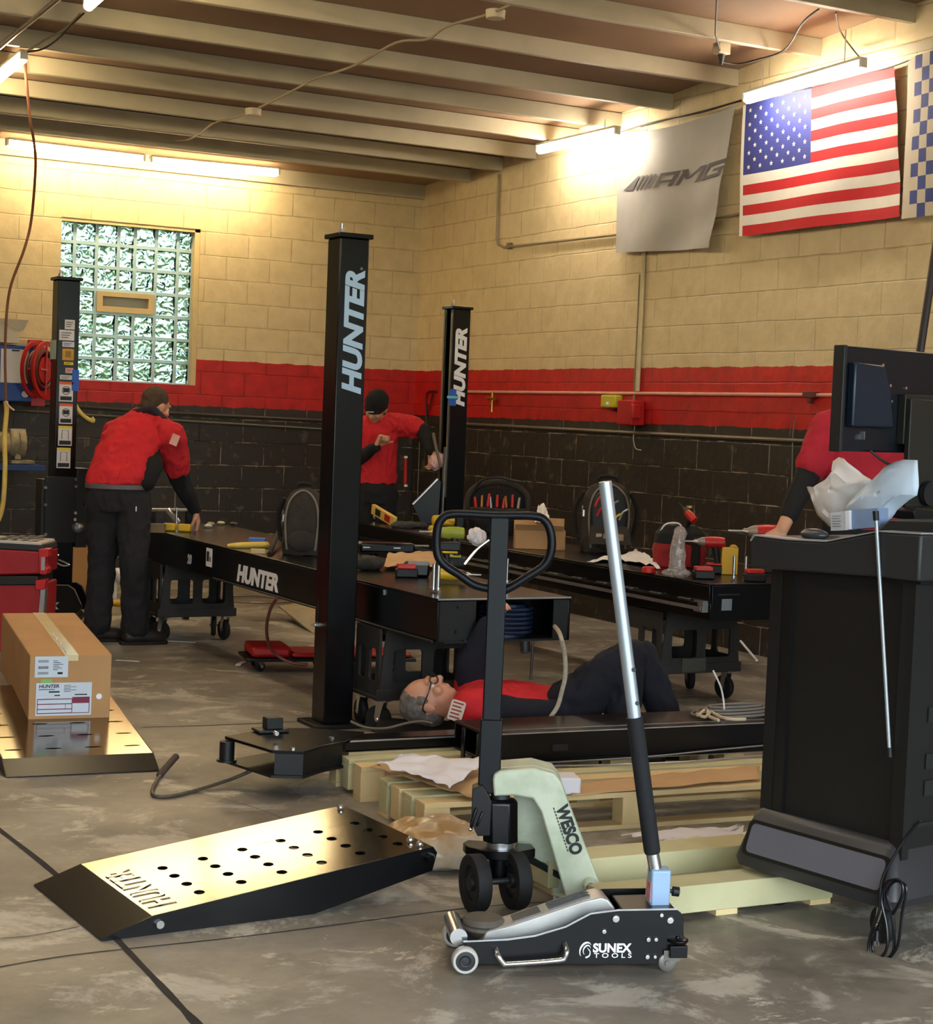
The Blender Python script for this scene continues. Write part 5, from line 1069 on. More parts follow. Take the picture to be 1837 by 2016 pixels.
def bar(x0, y0, x1, y1): s_ = lambda y: sh_*y/hh; sq([(x0+s_(y0), y0), (x1+s_(y0), y0), (x1+s_(y1), y1), (x0+s_(y1), y1)])
x = .31; bar(x, 0, x+.03, hh); bar(x+.13, 0, x+.165, hh); bar(x, hh-.026, x+.15, hh); bar(x+.03, .035, x+.13, .055)
x = .50; bar(x, 0, x+.03, hh); bar(x+.155, 0, x+.187, hh); sq([(x+.05, hh), (x+.10, hh), (x+.105, .04), (x+.08, .04)]); sq([(x+.08, .04), (x+.105, .04), (x+.24, hh), (x+.20, hh)])
x = .71; bar(x, 0, x+.03, hh); bar(x, hh-.026, x+.19, hh); bar(x, 0, x+.19, .024); bar(x+.16, 0, x+.19, .062); bar(x+.09, .045, x+.19, .064)
b.out('lettering', FD_, fl, label='dark slanted lettering')
C3 = Cloth((1797, 116), (1797+270, 35), (1797+262, 395), (1788, 433), XF-.01, .014, 5.0)
b = B(); cell(b, C3, 0, 0, .06, 1, 0, 2, 24)
for r_ in range(12):
    for c in range(16): u0 = .06+c*.94/16; cell(b, C3, u0, r_/12, u0+.94/16, (r_+1)/12, 1 if (r_+c) % 2 == 0 else 0, 2, 2)
b.out('flag', [mat('cream flag cloth', (214, 204, 186), .7, 0, .04), FV_], None, 'blue and cream checkered flag cut by the right edge', 'flag')
WIRE = mat('dark wire', (30, 26, 26), .6); PIPE = mat('cream painted conduit', (196, 180, 140), .5, 0, .06); TAN = mat('tan grey cable', (146, 132, 108), .6)
cord('flag_string', [AX(x, y, XF-.04) for x, y in ((1215, 262), (1290, 240), (1380, 222), (1455, 200), (1560, 180), (1690, 150), (1760, 130), (1800, 116), (1880, 95))], .005, WIRE, 'dark string holding up the three flags', 'string', None, 5)
cord('flag_string', [AX(x, y, XF-.05) for x, y in ((1262, 250), (1330, 232), (1400, 214), (1462, 196))], .004, WIRE, 'second thin string above the grey flag', 'string', None, 5)
# conduits on the right wall
P_R = lambda x, y: AX(x, y, XW-.018)
GREYP = mat('grey painted conduit', (104, 96, 84), .4, .3, .1)
cord('conduit', [P_R(982, 343), P_R(978, 470), P_R(981, 482), P_R(992, 487), P_R(1220, 461), P_R(1463, 420), P_R(1620, 395), P_R(1800, 369), P_R(1900, 352)], .011, TAN, 'thin conduit dropping from the ceiling and running behind the flags', 'conduit', None, 0)
b = B(); q = P_R(1003, 484); b.cb(q, (.03, .06, .05)); b.out('conduit_fitting', GREYP, None, 'small conduit fitting on the right wall near the corner', 'fitting', bevel=.004)
cord('conduit', [P_R(1269, 470), P_R(1266, 540), P_R(1255, 770)], .018, mat('wall coloured conduit', (200, 184, 146), .5), 'vertical conduit painted like the wall down to the red box', 'conduit', None, 0)
cord('conduit', [P_R(1260, 540), P_R(1248, 790)], .008, TAN, 'thin cable beside the vertical conduit to the red box', 'cable', None, 0)
cord('air_pipe', [P_R(905, 771), P_R(1200, 774), P_R(1655, 778), P_R(1900, 781)], .012, mat('pinkish white air pipe', (206, 150, 130), .4), 'thin air pipe running across the red band of the right wall', 'pipe', None, 0)
cord('conduit', [P_R(905, 834), P_R(1250, 852), P_R(1600, 869), P_R(1900, 886)], .013, GREYP, 'grey conduit along the top of the black paint on the right wall', 'conduit', None, 0)
P_B = lambda x, y: AY(x, y, YW-.018)
cord('conduit', [P_B(-60, 790), P_B(150, 800), P_B(320, 812), P_B(640, 828), P_B(822, 836)], .014, mat('dark grey conduit', (66, 60, 54), .35, .3), 'upper dark conduit along the back wall under the red band', 'conduit', None, 0)
cord('conduit', [P_B(-60, 802), P_B(150, 815), P_B(320, 826), P_B(640, 845), P_B(822, 852)], .010, GREYP, 'lower thinner conduit along the back wall under the red band', 'conduit', None, 0)
BRS = mat('brass', (190, 150, 60), .3, .9, .1)
p = P_R(975, 786); b = B(); b.cyl(p+V((-.03, 0, .06)), p+V((-.03, 0, -.05)), .014, n=10); b.cyl(p+V((.02, 0, 0)), p+V((-.03, 0, 0)), .012, n=8); b.cyl(p+V((-.03, .06, .0)), p+V((-.03, -.03, 0)), .012, n=8); b.cyl(p+V((-.03, 0, -.05)), p+V((-.03, 0, -.11)), .009, n=8); b.cb(p+V((-.055, .02, .01)), (.01, .09, .02)); b.out('air_valve', BRS, None, 'brass tap hanging from the air pipe on the red band', 'valve')
q0, q1 = P_R(1194, 778), P_R(1222, 803); b = B(); b.box(XW-.07, q1.y, q1.z, XW, q0.y, q0.z); rb = b.out('alarm_beacon', mat('yellow green plastic', (196, 190, 40), .3, 0, .1), None, 'small yellow green box under the air pipe', 'box', bevel=.01)
b = B(); b.ell(V((XW-.072, (q0.y+q1.y)/2, (q0.z+q1.z)/2-.02)), (.012, .02, .016), 10, 6); b.out('lens', WHITE, rb)
q0, q1 = P_R(1238, 788), P_R(1262, 838); t = thing('disconnect_switch', 'red painted switch box on the right wall under the vertical conduit', 'switch box', (XW-.05, q1.y, q1.z))
REDW = mat('red wall paint', (178, 24, 22), .4, 0, .1)
b = B(); b.box(XW-.12, q1.y-.02, q1.z, XW, q0.y, q0.z); b.out('housing', REDW, t, bevel=.01)
b = B(); b.box(XW-.13, q1.y-.05, q1.z+.05, XW-.05, q1.y-.02, q0.z-.03); b.out('switch_lever', REDW, t, bevel=.008)
b = B(); b.tube([P_R(1212, 805), P_R(1214, 809), P_R(1236, 809), P_R(1237, 836)], .006, 6); b.out('wire_loop', WIRE, t)
cord('wall_wire', [P_R(1250, 838), P_R(1247, 865), P_R(1252, 883), P_R(1262, 886)], .004, mat('cream wire', (190, 176, 140), .6), 'short cream wire dangling below the red switch box', 'wire', None, 5)
cord('wall_wire', [P_R(1566, 820), P_R(1561, 850), P_R(1559, 940), P_R(1558, 1010)], .004, GREYP, 'thin grey wire running down the black wall left of the console', 'wire', None, 0)
p = P_R(1597, 777); b = B(); b.cb(p, (.05, .12, .04)); b.cb(p+V((0, 0, -.02)), (.04, .03, .07)); b.out('pipe_clamp', mat('dark red clamp', (90, 30, 26), .5), None, 'dark clamp on the air pipe near the monitor', 'clamp', bevel=.004)
# red rod thing hanging on the back wall
PL2 = lambda x, y: AX(x, y, 6.9)
t = thing('hanging_tool', 'red sleeved bar with white ends hanging by a rod near the corner', 'tool', PL2(798, 1005))
b = B(); b.cyl(PL2(801, 830), PL2(797, 1006), .004, n=6); b.out('rod', WIRE, t)
b = B(); b.cyl(PL2(799, 903), PL2(798, 953), .017, n=12); b.out('red_sleeve', REDP, t)
for y in (900, 956): b = B(); q = PL2(799, y); b.cyl(q-V((0, 0, .01)), q+V((0, 0, .01)), .017, n=12); b.out('white_collar', WHITE, t)
cord('wall_wire', [P_R(826, 870), P_R(822, 985)], .005, GREYP, 'thin dark wire on the wall just right of the corner', 'wire', None, 0)
cord('air_hose', [P_R(860, 770), P_R(842, 772), P_R(838, 800), P_R(841, 818), P_R(846, 800), P_R(852, 775)], .009, mat('dark red hose', (88, 20, 20), .5), 'dark red hose looped on the wall left of the taped post', 'hose', None, 5)
# ceiling: surface cables and boxes
JB = mat('cream junction box', (190, 178, 150), .5, 0, .05)
def CP_(x, y, dz=0):   # on the underside plane of the joists
    d = ray(x, y); k = .068; tt = (3.57+k*13.7-dz-H)/(d.z+k*d.y); return C0+d*tt
pp = [(1005, 10), (985, 18), (955, 30), (880, 52), (842, 77), (780, 84), (700, 128), (620, 155), (600, 166), (545, 195), (510, 212)]
cord('ceiling_cable', [CP_(x, y, .02) for x, y in pp], .009, TAN, 'long cable slung under the joists between two round boxes', 'cable', None, 5)
cord('ceiling_cable', [CP_(x, y, .02) for x, y in ((488, 222), (460, 232), (420, 243), (395, 262), (370, 275), (345, 278))], .008, TAN, 'short end of cable under the joists above the right lit tube', 'cable', None, 5)
for i, (x, y) in enumerate(((976, 20), (499, 214))):
    p = CP_(x, y, .0); b = B(); b.cyl(p-V((0, 0, .05)), p, .055, .06, 20); o = b.out('junction_box', JB, None, ['round junction box at the top centre of the ceiling', 'round junction box on the joist above the second lit tube'][i], 'junction box', bevel=.004)
cord('ceiling_wire', [CP_(x, y, .02) for x, y in ((1412, -10), (1409, 60), (1411, 75), (1418, 100), (1421, 116))], .006, WIRE, 'dark wire dropping to the plug at the top', 'wire', None, 5)
cord('ceiling_wire', [CP_(x, y, .05) for x, y in ((1421, 122), (1450, 126), (1486, 119), (1545, 98), (1580, 45), (1612, 18))], .006, WIRE, 'dark wire looping from the plug to the right', 'wire', None, 5)
cord('ceiling_wire', [CP_(1645, 25, .03), CP_(1655, 62, .04), CP_(1680, 98, .05), AX(1699, 120, 6.95)], .005, WIRE, 'dark wire from the beam to the tube light by the flag', 'wire', None, 5)
p = CP_(1421, 96, .0); t = thing('ceiling_socket', 'ceiling socket box with a black plug', 'socket', p)
b = B(); b.cb(p, (.09, .07, .07)); b.out('socket_box', JB, t, bevel=.006)
b = B(); b.cyl(p-V((0, 0, .03)), p-V((0, 0, .10)), .026, .010, 10); b.out('plug', BLACKM, t)
cord('ceiling_conduit', [CP_(x, y, .03) for x, y in ((118, -5), (60, 42), (30, 66), (-30, 118))], .016, STEEL, 'bright metal conduit crossing the top left corner', 'conduit', None, 0)
cord('lamp_lead', [CP_(x, y, .04) for x, y in ((55, 100), (95, 76), (130, 56), (160, 26))], .008, TAN, 'upper lead between the two lamps in the top left', 'wire', None, 5)
cord('lamp_lead', [CP_(x, y, .07) for x, y in ((55, 102), (85, 96), (115, 76), (140, 50), (165, 26))], .006, WIRE, 'lower sagging lead between the two lamps in the top left', 'wire', None, 5)
cord('lamp_lead', [AY(x, y, 14.43) for x, y in ((160, 293), (190, 286), (222, 275), (250, 268))], .006, TAN, 'thin curved lead above the left tube light of the window wall', 'wire', None, 5)
# cord hanging from the left lamp down to the yellow hose
CB = mat('brown cord', (112, 66, 40), .6); q = D(46, 120, 12.35)
cord('extension_cord', [D(x, y, z) for x, y, z in ((48, 118, 11.5), (52, 160, 11.5), (60, 240, 11.6), (67, 280, 11.7), (70, 330, 11.8), (62, 430, 12), (48, 490, 12), (22, 560, 12), (13, 620, 12), (10, 700, 12), (11, 760, 12), (11, 790, 12))], .010, CB, 'brown cord hanging down the left side from the tube light', 'cord', None, 5)
cord('yellow_hose', [D(x, y, 12) for x, y in ((11, 790), (13, 810), (9, 860), (10, 920), (7, 980), (2, 1010), (-6, 1030))], .017, mat('yellow hose', (222, 190, 96), .5), 'yellow hose hanging at the left edge below the brown cord', 'hose', None, 5)
cord('ribbon', [D(x, y, 11.98) for x, y in ((10, 790), (18, 800), (28, 808))], .007, mat('pinkish ribbon', (206, 160, 140), .7), 'pinkish strip tied where the cord meets the yellow hose', 'ribbon', None, 3)
cord('yellow_hose', [AY(x, y, 14.43) for x, y in ((148, 796), (158, 812), (172, 824), (184, 829), (180, 822))], .018, mat('pale yellow hose', (214, 196, 110), .5), 'short curved yellow hose right of the stickered post', 'hose', None, 5)
# blue panel, red reel, grinder
t = thing('blue_notice_board', 'blue panel with a white sheet on the back wall at the left edge', 'notice board', AY(20, 790, 14.3))
a, c = AY(-30, 676, 14.25), AY(62, 792, 14.25); b = B(); b.box(a.x, 14.2, c.z, c.x, 14.40, a.z); b.out('panel', mat('blue enamel', (20, 66, 150), .4, 0, .1), t, bevel=.01)
a, c = AY(2, 686, 14.19), AY(55, 755, 14.19); b = B(); b.box(a.x, 14.185, c.z, c.x, 14.195, a.z); b.out('sheet', PAPER, t)
b = B(); p = AY(49, 776, 14.19); b.cyl(p, p-V((0, .01, 0)), .028, n=16); b.out('round_badge', WHITE, t)
b = B(); p = AY(31, 690, 14.18); b.cb(p, (.06, .01, .012)); b.out('clip', BLACKM, t)
b = B(); a, c = AY(-30, 625, 14.2), AY(35, 676, 14.2); b.box(a.x, 14.15, c.z, c.x, 14.4, a.z); b.add([(a.x, 14.15, a.z), (c.x+.06, 14.1, a.z-.005), (c.x+.02, 14.1, a.z-.09), (c.x, 14.15, a.z-.1)], [(0, 1, 2, 3)]); b.out('cardboard_box', mat('white box', (206, 196, 176), .7), None, 'pale box standing on top of the blue panel', 'box')
t = thing('hose_reel', 'red hose reel between the blue panel and the stickered post', 'hose reel', AY(80, 790, 14.2)); c = AY(80, 728, 14.15); ra = (XR*.97-AW*.25).normalized()
RR_ = mat('red reel paint', (176, 26, 26), .35, 0, .1)
for s_ in (-.05, .05): b = B(); b.lathe([(.20, -.008), (.235, -.008), (.235, .008), (.20, .008)], c+ra*s_, ra, 36, True); b.cyl(c+ra*s_-V((0, 0, .2)), c+ra*s_+V((0, 0, .2)), .01, n=6); b.cyl(c+ra*s_-AW*.2, c+ra*s_+AW*.2, .01, n=6); b.lathe([(.03, -.004), (.11, -.004), (.11, .004), (.03, .004)], c+ra*s_*.8, ra, 36); b.out('reel_disc', RR_, t)
b = B()
for k in range(4): b.torus(c+ra*(-.036+k*.024), ra, .15, .018, 32, 8)
b.out('hose', mat('dark red hose', (88, 20, 20), .5), t); b = B(); b.cb(c+V((0, .1, -.22)), (.12, .1, .16)); b.cb(c+V((0, .2, 0)), (.12, .05, .5)); b.out('bracket', RR_, t, bevel=.005)
t = thing('bench_grinder', 'worn beige bench grinder on the blue shelf', 'grinder', AY(35, 915, 13.9)); gy = 13.9; BG = mat('worn beige metal', (178, 164, 132), .5, .2, .25, 12, col2=(120, 108, 84))
g = lambda x, y, Y=gy: AY(x, y, Y)
b = B(); c = g(30, 873); b.cyl(c-V((.16, 0, 0)), c+V((.02, 0, 0)), .09, n=20); b.out('motor', BG, t)
for x in (24, 42): b = B(); c = g(x, 872); b.lathe([(.02, -.03), (.10, -.03), (.11, -.01), (.11, .02), (.02, .03)], c, (1, 0, 0), 24); b.out('wheel_guard', BG, t)
b = B(); b.box(g(18, 900).x, gy-.08, g(18, 912).z, g(64, 900).x, gy+.08, g(18, 905).z); b.cb(g(33, 892), (.05, .08, .1)); b.out('pedestal', BG, t, bevel=.004)
b = B(); b.cb(g(33, 850), (.12, .1, .05)); b.out('eye_shield', mat('clear shield plastic', (190, 176, 140), .2, 0, .1), t)
b = B(); b.box(g(-20, 915).x, gy-.16, g(0, 924).z, g(80, 915).x, gy+.3, g(0, 913).z); b.out('blue_shelf', mat('blue shelf paint', (22, 60, 120), .5, 0, .1), None, 'small blue wall shelf under the grinder', 'shelf', bevel=.003)
b = B(); b.box(YW and g(20, 925).x, gy+.2, g(0, 990).z, g(26, 925).x, YW, g(0, 925).z); b.out('shelf_bracket', mat('blue shelf paint', (22, 60, 120)), bpy.data.objects['blue_shelf'])
# black pole at the upper right
cord('drop_hose', [D(1958, -420, 7.2), D(1845, 470, 7.2), D(1812, 690, 7.25), D(1806, 740, 7.25)], .017, mat('dark maroon pole', (34, 16, 18), .5), 'straight dark hose dropping from the ceiling behind the monitor', 'hose', None, 0)
# ------------------------------------------------------------------ tools and clutter
CANV = mat('grey brown canvas', (50, 44, 38), .9, 0, .25, 10, .4, 120); CANV2 = mat('black nylon canvas', (16, 15, 16), .85, 0, .2, 10, .3, 120); ZIP = mat('worn grey trim', (112, 104, 92), .6)
TEAM = mat('red tool body', (190, 34, 30), .4, 0, .1); GRN = mat('lime green tool body', (150, 160, 50), .45, 0, .1); CLEAR = mat('clear plastic bag', (225, 215, 212), .15, 0, .05, trans=.75)
ZD = .701
def backpack(c, w, d, h, rz, label, m=CANV, open_=False, tools=True, handle=True):
    c = V(c); t = thing('tool_bag', label, 'tool bag', c); M0 = Matrix.Translation(c) @ Euler((0, 0, rz)).to_matrix().to_4x4()
    b = B(M0); rg = []
    for z, kx, ky in ((0, 1, 1), (.06, 1.04, 1.04), (h*.5, 1, .95), (h*.78, .93, .8), (h*.93, .72, .6), (h, .4, .35)): rg.append(ringp(V((0, 0, z)), V((w/2*kx, 0, 0)), V((0, d/2*ky, 0)), 28, 3.2))
    b.loft(rg); b.remesh(.009, 2, .006, 14, 2); b.out('bag_body', m, t)
    b = B(M0); b.tube([(-w*.36, -d*.47, .03), (-w*.42, -d*.45, h*.55), (-w*.3, -d*.38, h*.85), (0, -d*.26, h*.98), (w*.3, -d*.38, h*.85), (w*.42, -d*.45, h*.55), (w*.36, -d*.47, .03)], .007, 6, 5); b.out('zip_trim', ZIP, t)
    b = B(M0); b.ell((0, -d*.5, h*.22), (w*.36, d*.16, h*.17), 18, 10); b.remesh(.008, 2, .004, 14); b.out('front_pocket', m, t)
    if handle: b = B(M0); b.tube([(-w*.2, 0, h*.98), (-w*.16, 0, h*1.07), (w*.16, 0, h*1.07), (w*.2, 0, h*.98)], .012, 8, 4); b.out('handle', CANV2, t)
    b = B(M0)
    b = None
    for s_ in (-1, 1): B(M0).tube([(s_*w*.5, .0, h*.85), (s_*w*.66, .02, h*.6), (s_*w*.6, .03, h*.25), (s_*w*.5, 0, .08)], .014, 8, 5).out('shoulder_strap', CANV2, t)
    b = B(M0); b.cb((-w*.5, -d*.1, h*.55), (.01, .03, .04)); b.torus((-w*.52, -d*.1, h*.62), (1, 0, 0), .016, .003, 14, 5); b.out('buckle', STEEL, t)
    return t, M0
def P_on(x, y, z=ZD): return G(x, y, z)
p = P_on(590, 1094); backpack(p+V((.05, .08, 0)), .22, .17, .37, R(-30), 'upright dark canvas tool backpack on the lettered runway beside the tall post')
# open tool bag at the back
p = P_on(975, 1045); p = P_on(978, 1050); t = thing('tool_bag', 'open black tool bag full of red handled tools, far on the right runway', 'tool bag', p); M0 = Matrix.Translation(p) @ Euler((0, 0, R(-28))).to_matrix().to_4x4()
b = B(M0); b.loft([ringp(V((0, 0, z)), V((w, 0, 0)), V((0, d, 0)), 24, 3) for z, w, d in ((0, .19, .10), (.10, .21, .12), (.18, .20, .11))]); b.remesh(.009, 2, .005, 12); b.out('bag_body', CANV2, t)
b = B(M0); b.tube([(-.21, .05, .12), (-.21, .07, .26), (-.13, .08, .335), (0, .08, .36), (.13, .08, .335), (.21, .07, .26), (.21, .05, .12)], .022, 10, 5); b.out('mouth_frame', CANV, t)
b = B(M0); b.loft([ringp(V((0, .085, z)), V((w, 0, 0)), V((0, .014, 0)), 20, 3) for z, w in ((.12, .2), (.25, .2), (.32, .13))]); b.out('back_flap', CANV2, t)
b = B(M0); b.tube([(-.17, .06, .30), (-.12, .04, .37), (0, .03, .395), (.1, .04, .375), (.19, .06, .365)], .010, 8, 4); b.out('handle', BLACKM, t)
for k in range(9):
    x = -.15+k*.036; hgt = .20+.05*((k*37) % 5)/4; q0 = M0 @ V((x, -.02+.02*(k % 2), .14)); q1 = M0 @ V((x+.015*((k % 3)-1), .02, .14+hgt*.55)); b = B(); b.cyl(q0, q1, .004, n=6); b.cyl(q0.lerp(q1, .35), q1, .011, .009, 8)
    b.out('hand_tool', [TEAM, mat('brass pliers', (170, 110, 50), .4, .6), TEAM, STEEL, TEAM][k % 5], t)
# big backpack with its front opened down
p = P_on(1195, 1090); t, M0 = backpack(p+V((.06, .12, 0)), .30, .20, .44, R(-22), 'large open tool backpack with its front flap down in the middle of the right runway')
b = B(M0); b.loft([ringp(V((0, -.105, z)), V((w, 0, 0)), V((0, .012, 0)), 22, 2.6) for z, w in ((.17, .11), (.28, .115), (.36, .095), (.40, .05))]); b.out('open_interior', BLACKM, t)
b = B(M0); b.loft([[V((x, y, z)) for x, y in ((-w, 0), (w, 0), (w, .01), (-w, .01))] for z, w in ()] or [ringp(M0.inverted() @ (M0 @ V((0, -.12-.02*k, .17-.055*k))), V((.115+.012*k, 0, 0)), V((0, .012, 0)), 16, 3) for k in range(3)]); b.out('front_flap', CANV, t)
b = B(M0)
for k in range(4): x = -.07+k*.045; b.box(x-.018, -.155-.004*k, .085, x+.018, -.148, .125)
b.out('flap_pocket', mat('shiny clear pocket', (186, 164, 138), .15, .3, .2, 20), t)
for k, (x, z, m_) in enumerate(((-.075, .36, TEAM), (-.06, .30, TEAM), (.02, .33, mat('grey green handle', (120, 128, 110), .5)), (.04, .25, YELP), (-.01, .24, STEEL), (.08, .28, STEEL))):
    b = B(M0); b.tube([(x-.02, -.12, z-.07), (x, -.125, z-.02), (x+.03, -.13, z)], .008, 8, 3); b.out('hand_tool', m_, t)
# red and black tool bag with driver on top
p = P_on(1345, 1122); p = P_on(1350, 1118); t = thing('tool_bag', 'red and black tool bag with small drivers sticking out', 'tool bag', p); M0 = Matrix.Translation(p+V((.02, .10, 0))) @ Euler((0, 0, R(-25))).to_matrix().to_4x4()
b = B(M0); b.loft([ringp(V((0, 0, z)), V((w, 0, 0)), V((0, d, 0)), 24, 2.8) for z, w, d in ((0, .15, .09), (.1, .155, .095), (.17, .14, .085))]); b.remesh(.008, 2, .005, 12); b.out('bag_body', mat('red canvas', (140, 22, 26), .8, 0, .2, 9, .3, 120), t)
b = B(M0); b.loft([ringp(V((0, 0, z)), V((w, 0, 0)), V((0, d, 0)), 24, 2.8) for z, w, d in ((.13, .15, .092), (.19, .145, .088), (.235, .10, .05))]); b.cb((-.03, -.09, .09), (.05, .02, .16)); b.cb((.08, -.09, .09), (.05, .02, .16)); b.remesh(.008, 2, .004, 12); b.out('bag_top', CANV2, t)
b = B(M0); b.tube([(-.12, -.03, .2), (-.09, -.05, .245), (-.02, -.06, .25), (.0, -.07, .215)], .005, 6, 4); b.out('cord_loop', WHITE, t)
def driver(o, M0, body, size=1.0, lbl=None, cat='drill', name='cordless_drill', grp=None, batt=True, flat=False, parent=None, bitm=None):
    """pistol driver: x = nose direction, z up"""
    o = V(o); t = thing(name, lbl, cat, o, grp); M_ = Matrix.Translation(o) @ M0 @ Matrix.Scale(size, 4)
    b = B(M_); b.lathe([(.012, -.075), (.027, -.07), (.031, -.04), (.031, .0), (.027, .035)], (0, 0, .165), (1, 0, 0), 18); b.out('motor_housing', body, t)
    b = B(M_); b.lathe([(.027, .035), (.025, .05), (.016, .07)], (0, 0, .165), (1, 0, 0), 16); b.out('gearbox', DARK if size < 1.05 else mat('grey gear case', (150, 138, 128), .4, .4), t)
    b = B(M_); b.lathe([(.013, .07), (.013, .085), (.005, .095), (.004, .15)], (0, 0, .165), (1, 0, 0), 12); b.out('chuck', bitm or STEEL, t)
    b = B(M_); b.tube([(-.02, 0, .145), (-.03, 0, .10), (-.037, 0, .05), (-.035, 0, .035)], [.021, .018, .017, .019], 12, 4); b.cb((-.006, 0, .118), (.014, .012, .03)); b.out('grip', BLACKM, t)
    if batt:
        b = B(M_); b.box(-.085, -.034, .0, .035, .034, .045); b.out('battery', BLACKM, t, bevel=.008*size); b = B(M_); b.box(-.06, -.035, .045, .02, .035, .056); b.out('battery_shoe', body, t, bevel=.004)
    return t
def rot(rz, ry=0, rx=0): return Euler((rx, ry, rz)).to_matrix().to_4x4()
XRa = -YAW
p = G(1375, 1000, 0); Q = M0 @ V((.0, .0, .20))
driver(Q, rot(R(100), R(-35)), TEAM, .75, 'small red driver poking out of the red tool bag', name='cordless_driver', batt=False, bitm=BLACKM)
b = B(); q = M0 @ V((.045, -.02, .34)); b.cyl(q, q+V((0, 0, .012)), .018, n=14); o_ = b.out('brass_cap', mat('pale brass cap', (200, 184, 120), .3, .5), None, 'pale round cap on the stem beside the small red driver', 'cap')
b = B(); b.cyl(q-V((0, 0, .17)), q, .006, n=8); b.out('stem', BLACKM, o_)
# impact wrench on its own, right of the bag and the one near the cabinet
driver(P_on(1410, 1131)+V((.0, .06, .0)), rot(R(150), 0), TEAM, 1.05, 'red impact driver standing right of the red tool bag', batt=True)
driver(P_on(1503, 1128), rot(R(152), 0), TEAM, 1.4, 'large red impact wrench with grey nose standing left of the console', 'impact wrench', 'impact_wrench')
driver(P_on(900, 1118)+V((0, .1, .0)), rot(R(150)), GRN, 1.1, 'lime green cordless drill standing behind the loop handle')
# batteries
def battery(p, rz, m, label, grp=None):
    p = V(p); t = thing('battery_pack', label, 'battery', p, grp); M0 = Matrix.Translation(p) @ rot(rz); b = B(M0); b.box(-.055, -.035, 0, .055, .035, .042); b.out('cell_case', BLACKM, t, bevel=.006); b = B(M0); b.box(-.05, -.03, .042, .045, .03, .065); b.out('terminal_rail', m, t, bevel=.005)
    return t
battery(P_on(1385, 1139), R(-20), TEAM, 'black and red battery lying in front of the impact driver')
battery(P_on(1490, 1145)+V((0, .02, 0)), R(-15), TEAM, 'black and red battery beside the bolts left of the console')
battery(P_on(800, 1136), R(-20), TEAM, 'red capped battery on the lettered runway behind the two bolts')
b = B(); p = P_on(1277, 1128); b.cyl(p, p+V((0, 0, .035)), .04, .034, 18); b.out('tape_measure', REDP, None, 'round red reel on the papers of the right runway', 'reel', bevel=.006)
# yellow level standing
p = P_on(1410, 1133); b = B(TR(p.x+.1, p.y+.06, ZD, R(-30))); b.box(-.02, -.02, 0, .07, .02, .15); b.prism([(.02, .15), (.07, .15), (.055, .165), (.03, .165)], 'xz', -.02, .02); b.out('yellow_case', YELP, None, 'upright yellow plastic case behind the batteries', 'case', bevel=.004)
# anchor bolts
def bolt(p, label, hgt=.12, grp='anchor bolts standing on the runways'):
    p = V(p); t = thing('anchor_bolt', label, 'bolt', p, grp); b = B(); b.cyl(p, p+V((0, 0, hgt)), .0085, n=10); b.out('shank', CHROME, t)
    b = B(); b.cyl(p+V((0, 0, .0)), p+V((0, 0, .012)), .015, n=6); b.cyl(p+V((0, 0, .018)), p+V((0, 0, .022)), .018, n=14); b.out('nut', CHROME, t); return t
for x, y, l in ((1444, 1143, 'left of the two upright bolts beside the yellow case'), (1467, 1143, 'right of the two upright bolts beside the yellow case'),
                (853, 1166, 'left one of the pair nearest the tiller shaft'), (862, 1167, 'right one of the pair nearest the tiller shaft'),
                (997, 1152, 'bolt standing just right of the black tiller shaft'), (736, 1022, 'left of the two bolts by the yellow level'), (750, 1022, 'right of the two bolts by the yellow level'), (347, 1034, 'bolt standing at the far end of the lettered runway near the worker')):
    bolt(P_on(x, y), 'bright anchor bolt, '+l, .13 if x > 800 else .12)
# clear bag of bolts
p = P_on(1332, 1136); b = B(); b.caps([p+V((0, 0, .03)), p+V((0, 0, .09)), p+V((0, 0, .17)), p+V((.01, 0, .24))], [.045, .042, .038, .034], 18); b.ell(p+V((0, 0, .02)), (.085, .07, .022), 18, 8); b.remesh(.007, 1, .006, 25, 4); b.out('plastic_bag', CLEAR, None, 'clear plastic bag of fasteners standing on the right runway', 'bag')
b = B()
for k in range(14): a = k*2.4; q = p+V((.045*math.cos(a)*(k % 3+1)/3, .04*math.sin(a), .008+.004*(k % 3))); b.cyl(q, q+V((.03*math.cos(a*2), .03*math.sin(a*2), .006)), .006, n=6)
b.out('fasteners', STEEL, bpy.data.objects['plastic_bag'], kind='stuff')
# papers
def papers(px, z, m, label, name='paper_sheet', cat='paper', lift=.01, seed=0, th=.001): return sheet([G(x, y, z) for x, y in px], 0, name, m, label, cat, lift, th, 11, 14, 10, 0, seed)
papers([(1205, 1102), (1300, 1122), (1275, 1095), (1250, 1088)], ZD+.004, PAPER, 'folded white paper on the right runway below the backpack', lift=.02, seed=2)
papers([(1155, 1108), (1215, 1106), (1218, 1096), (1190, 1098)], ZD+.004, PAPER, 'thin white leaflet at the edge of the right runway', lift=.012, seed=6)
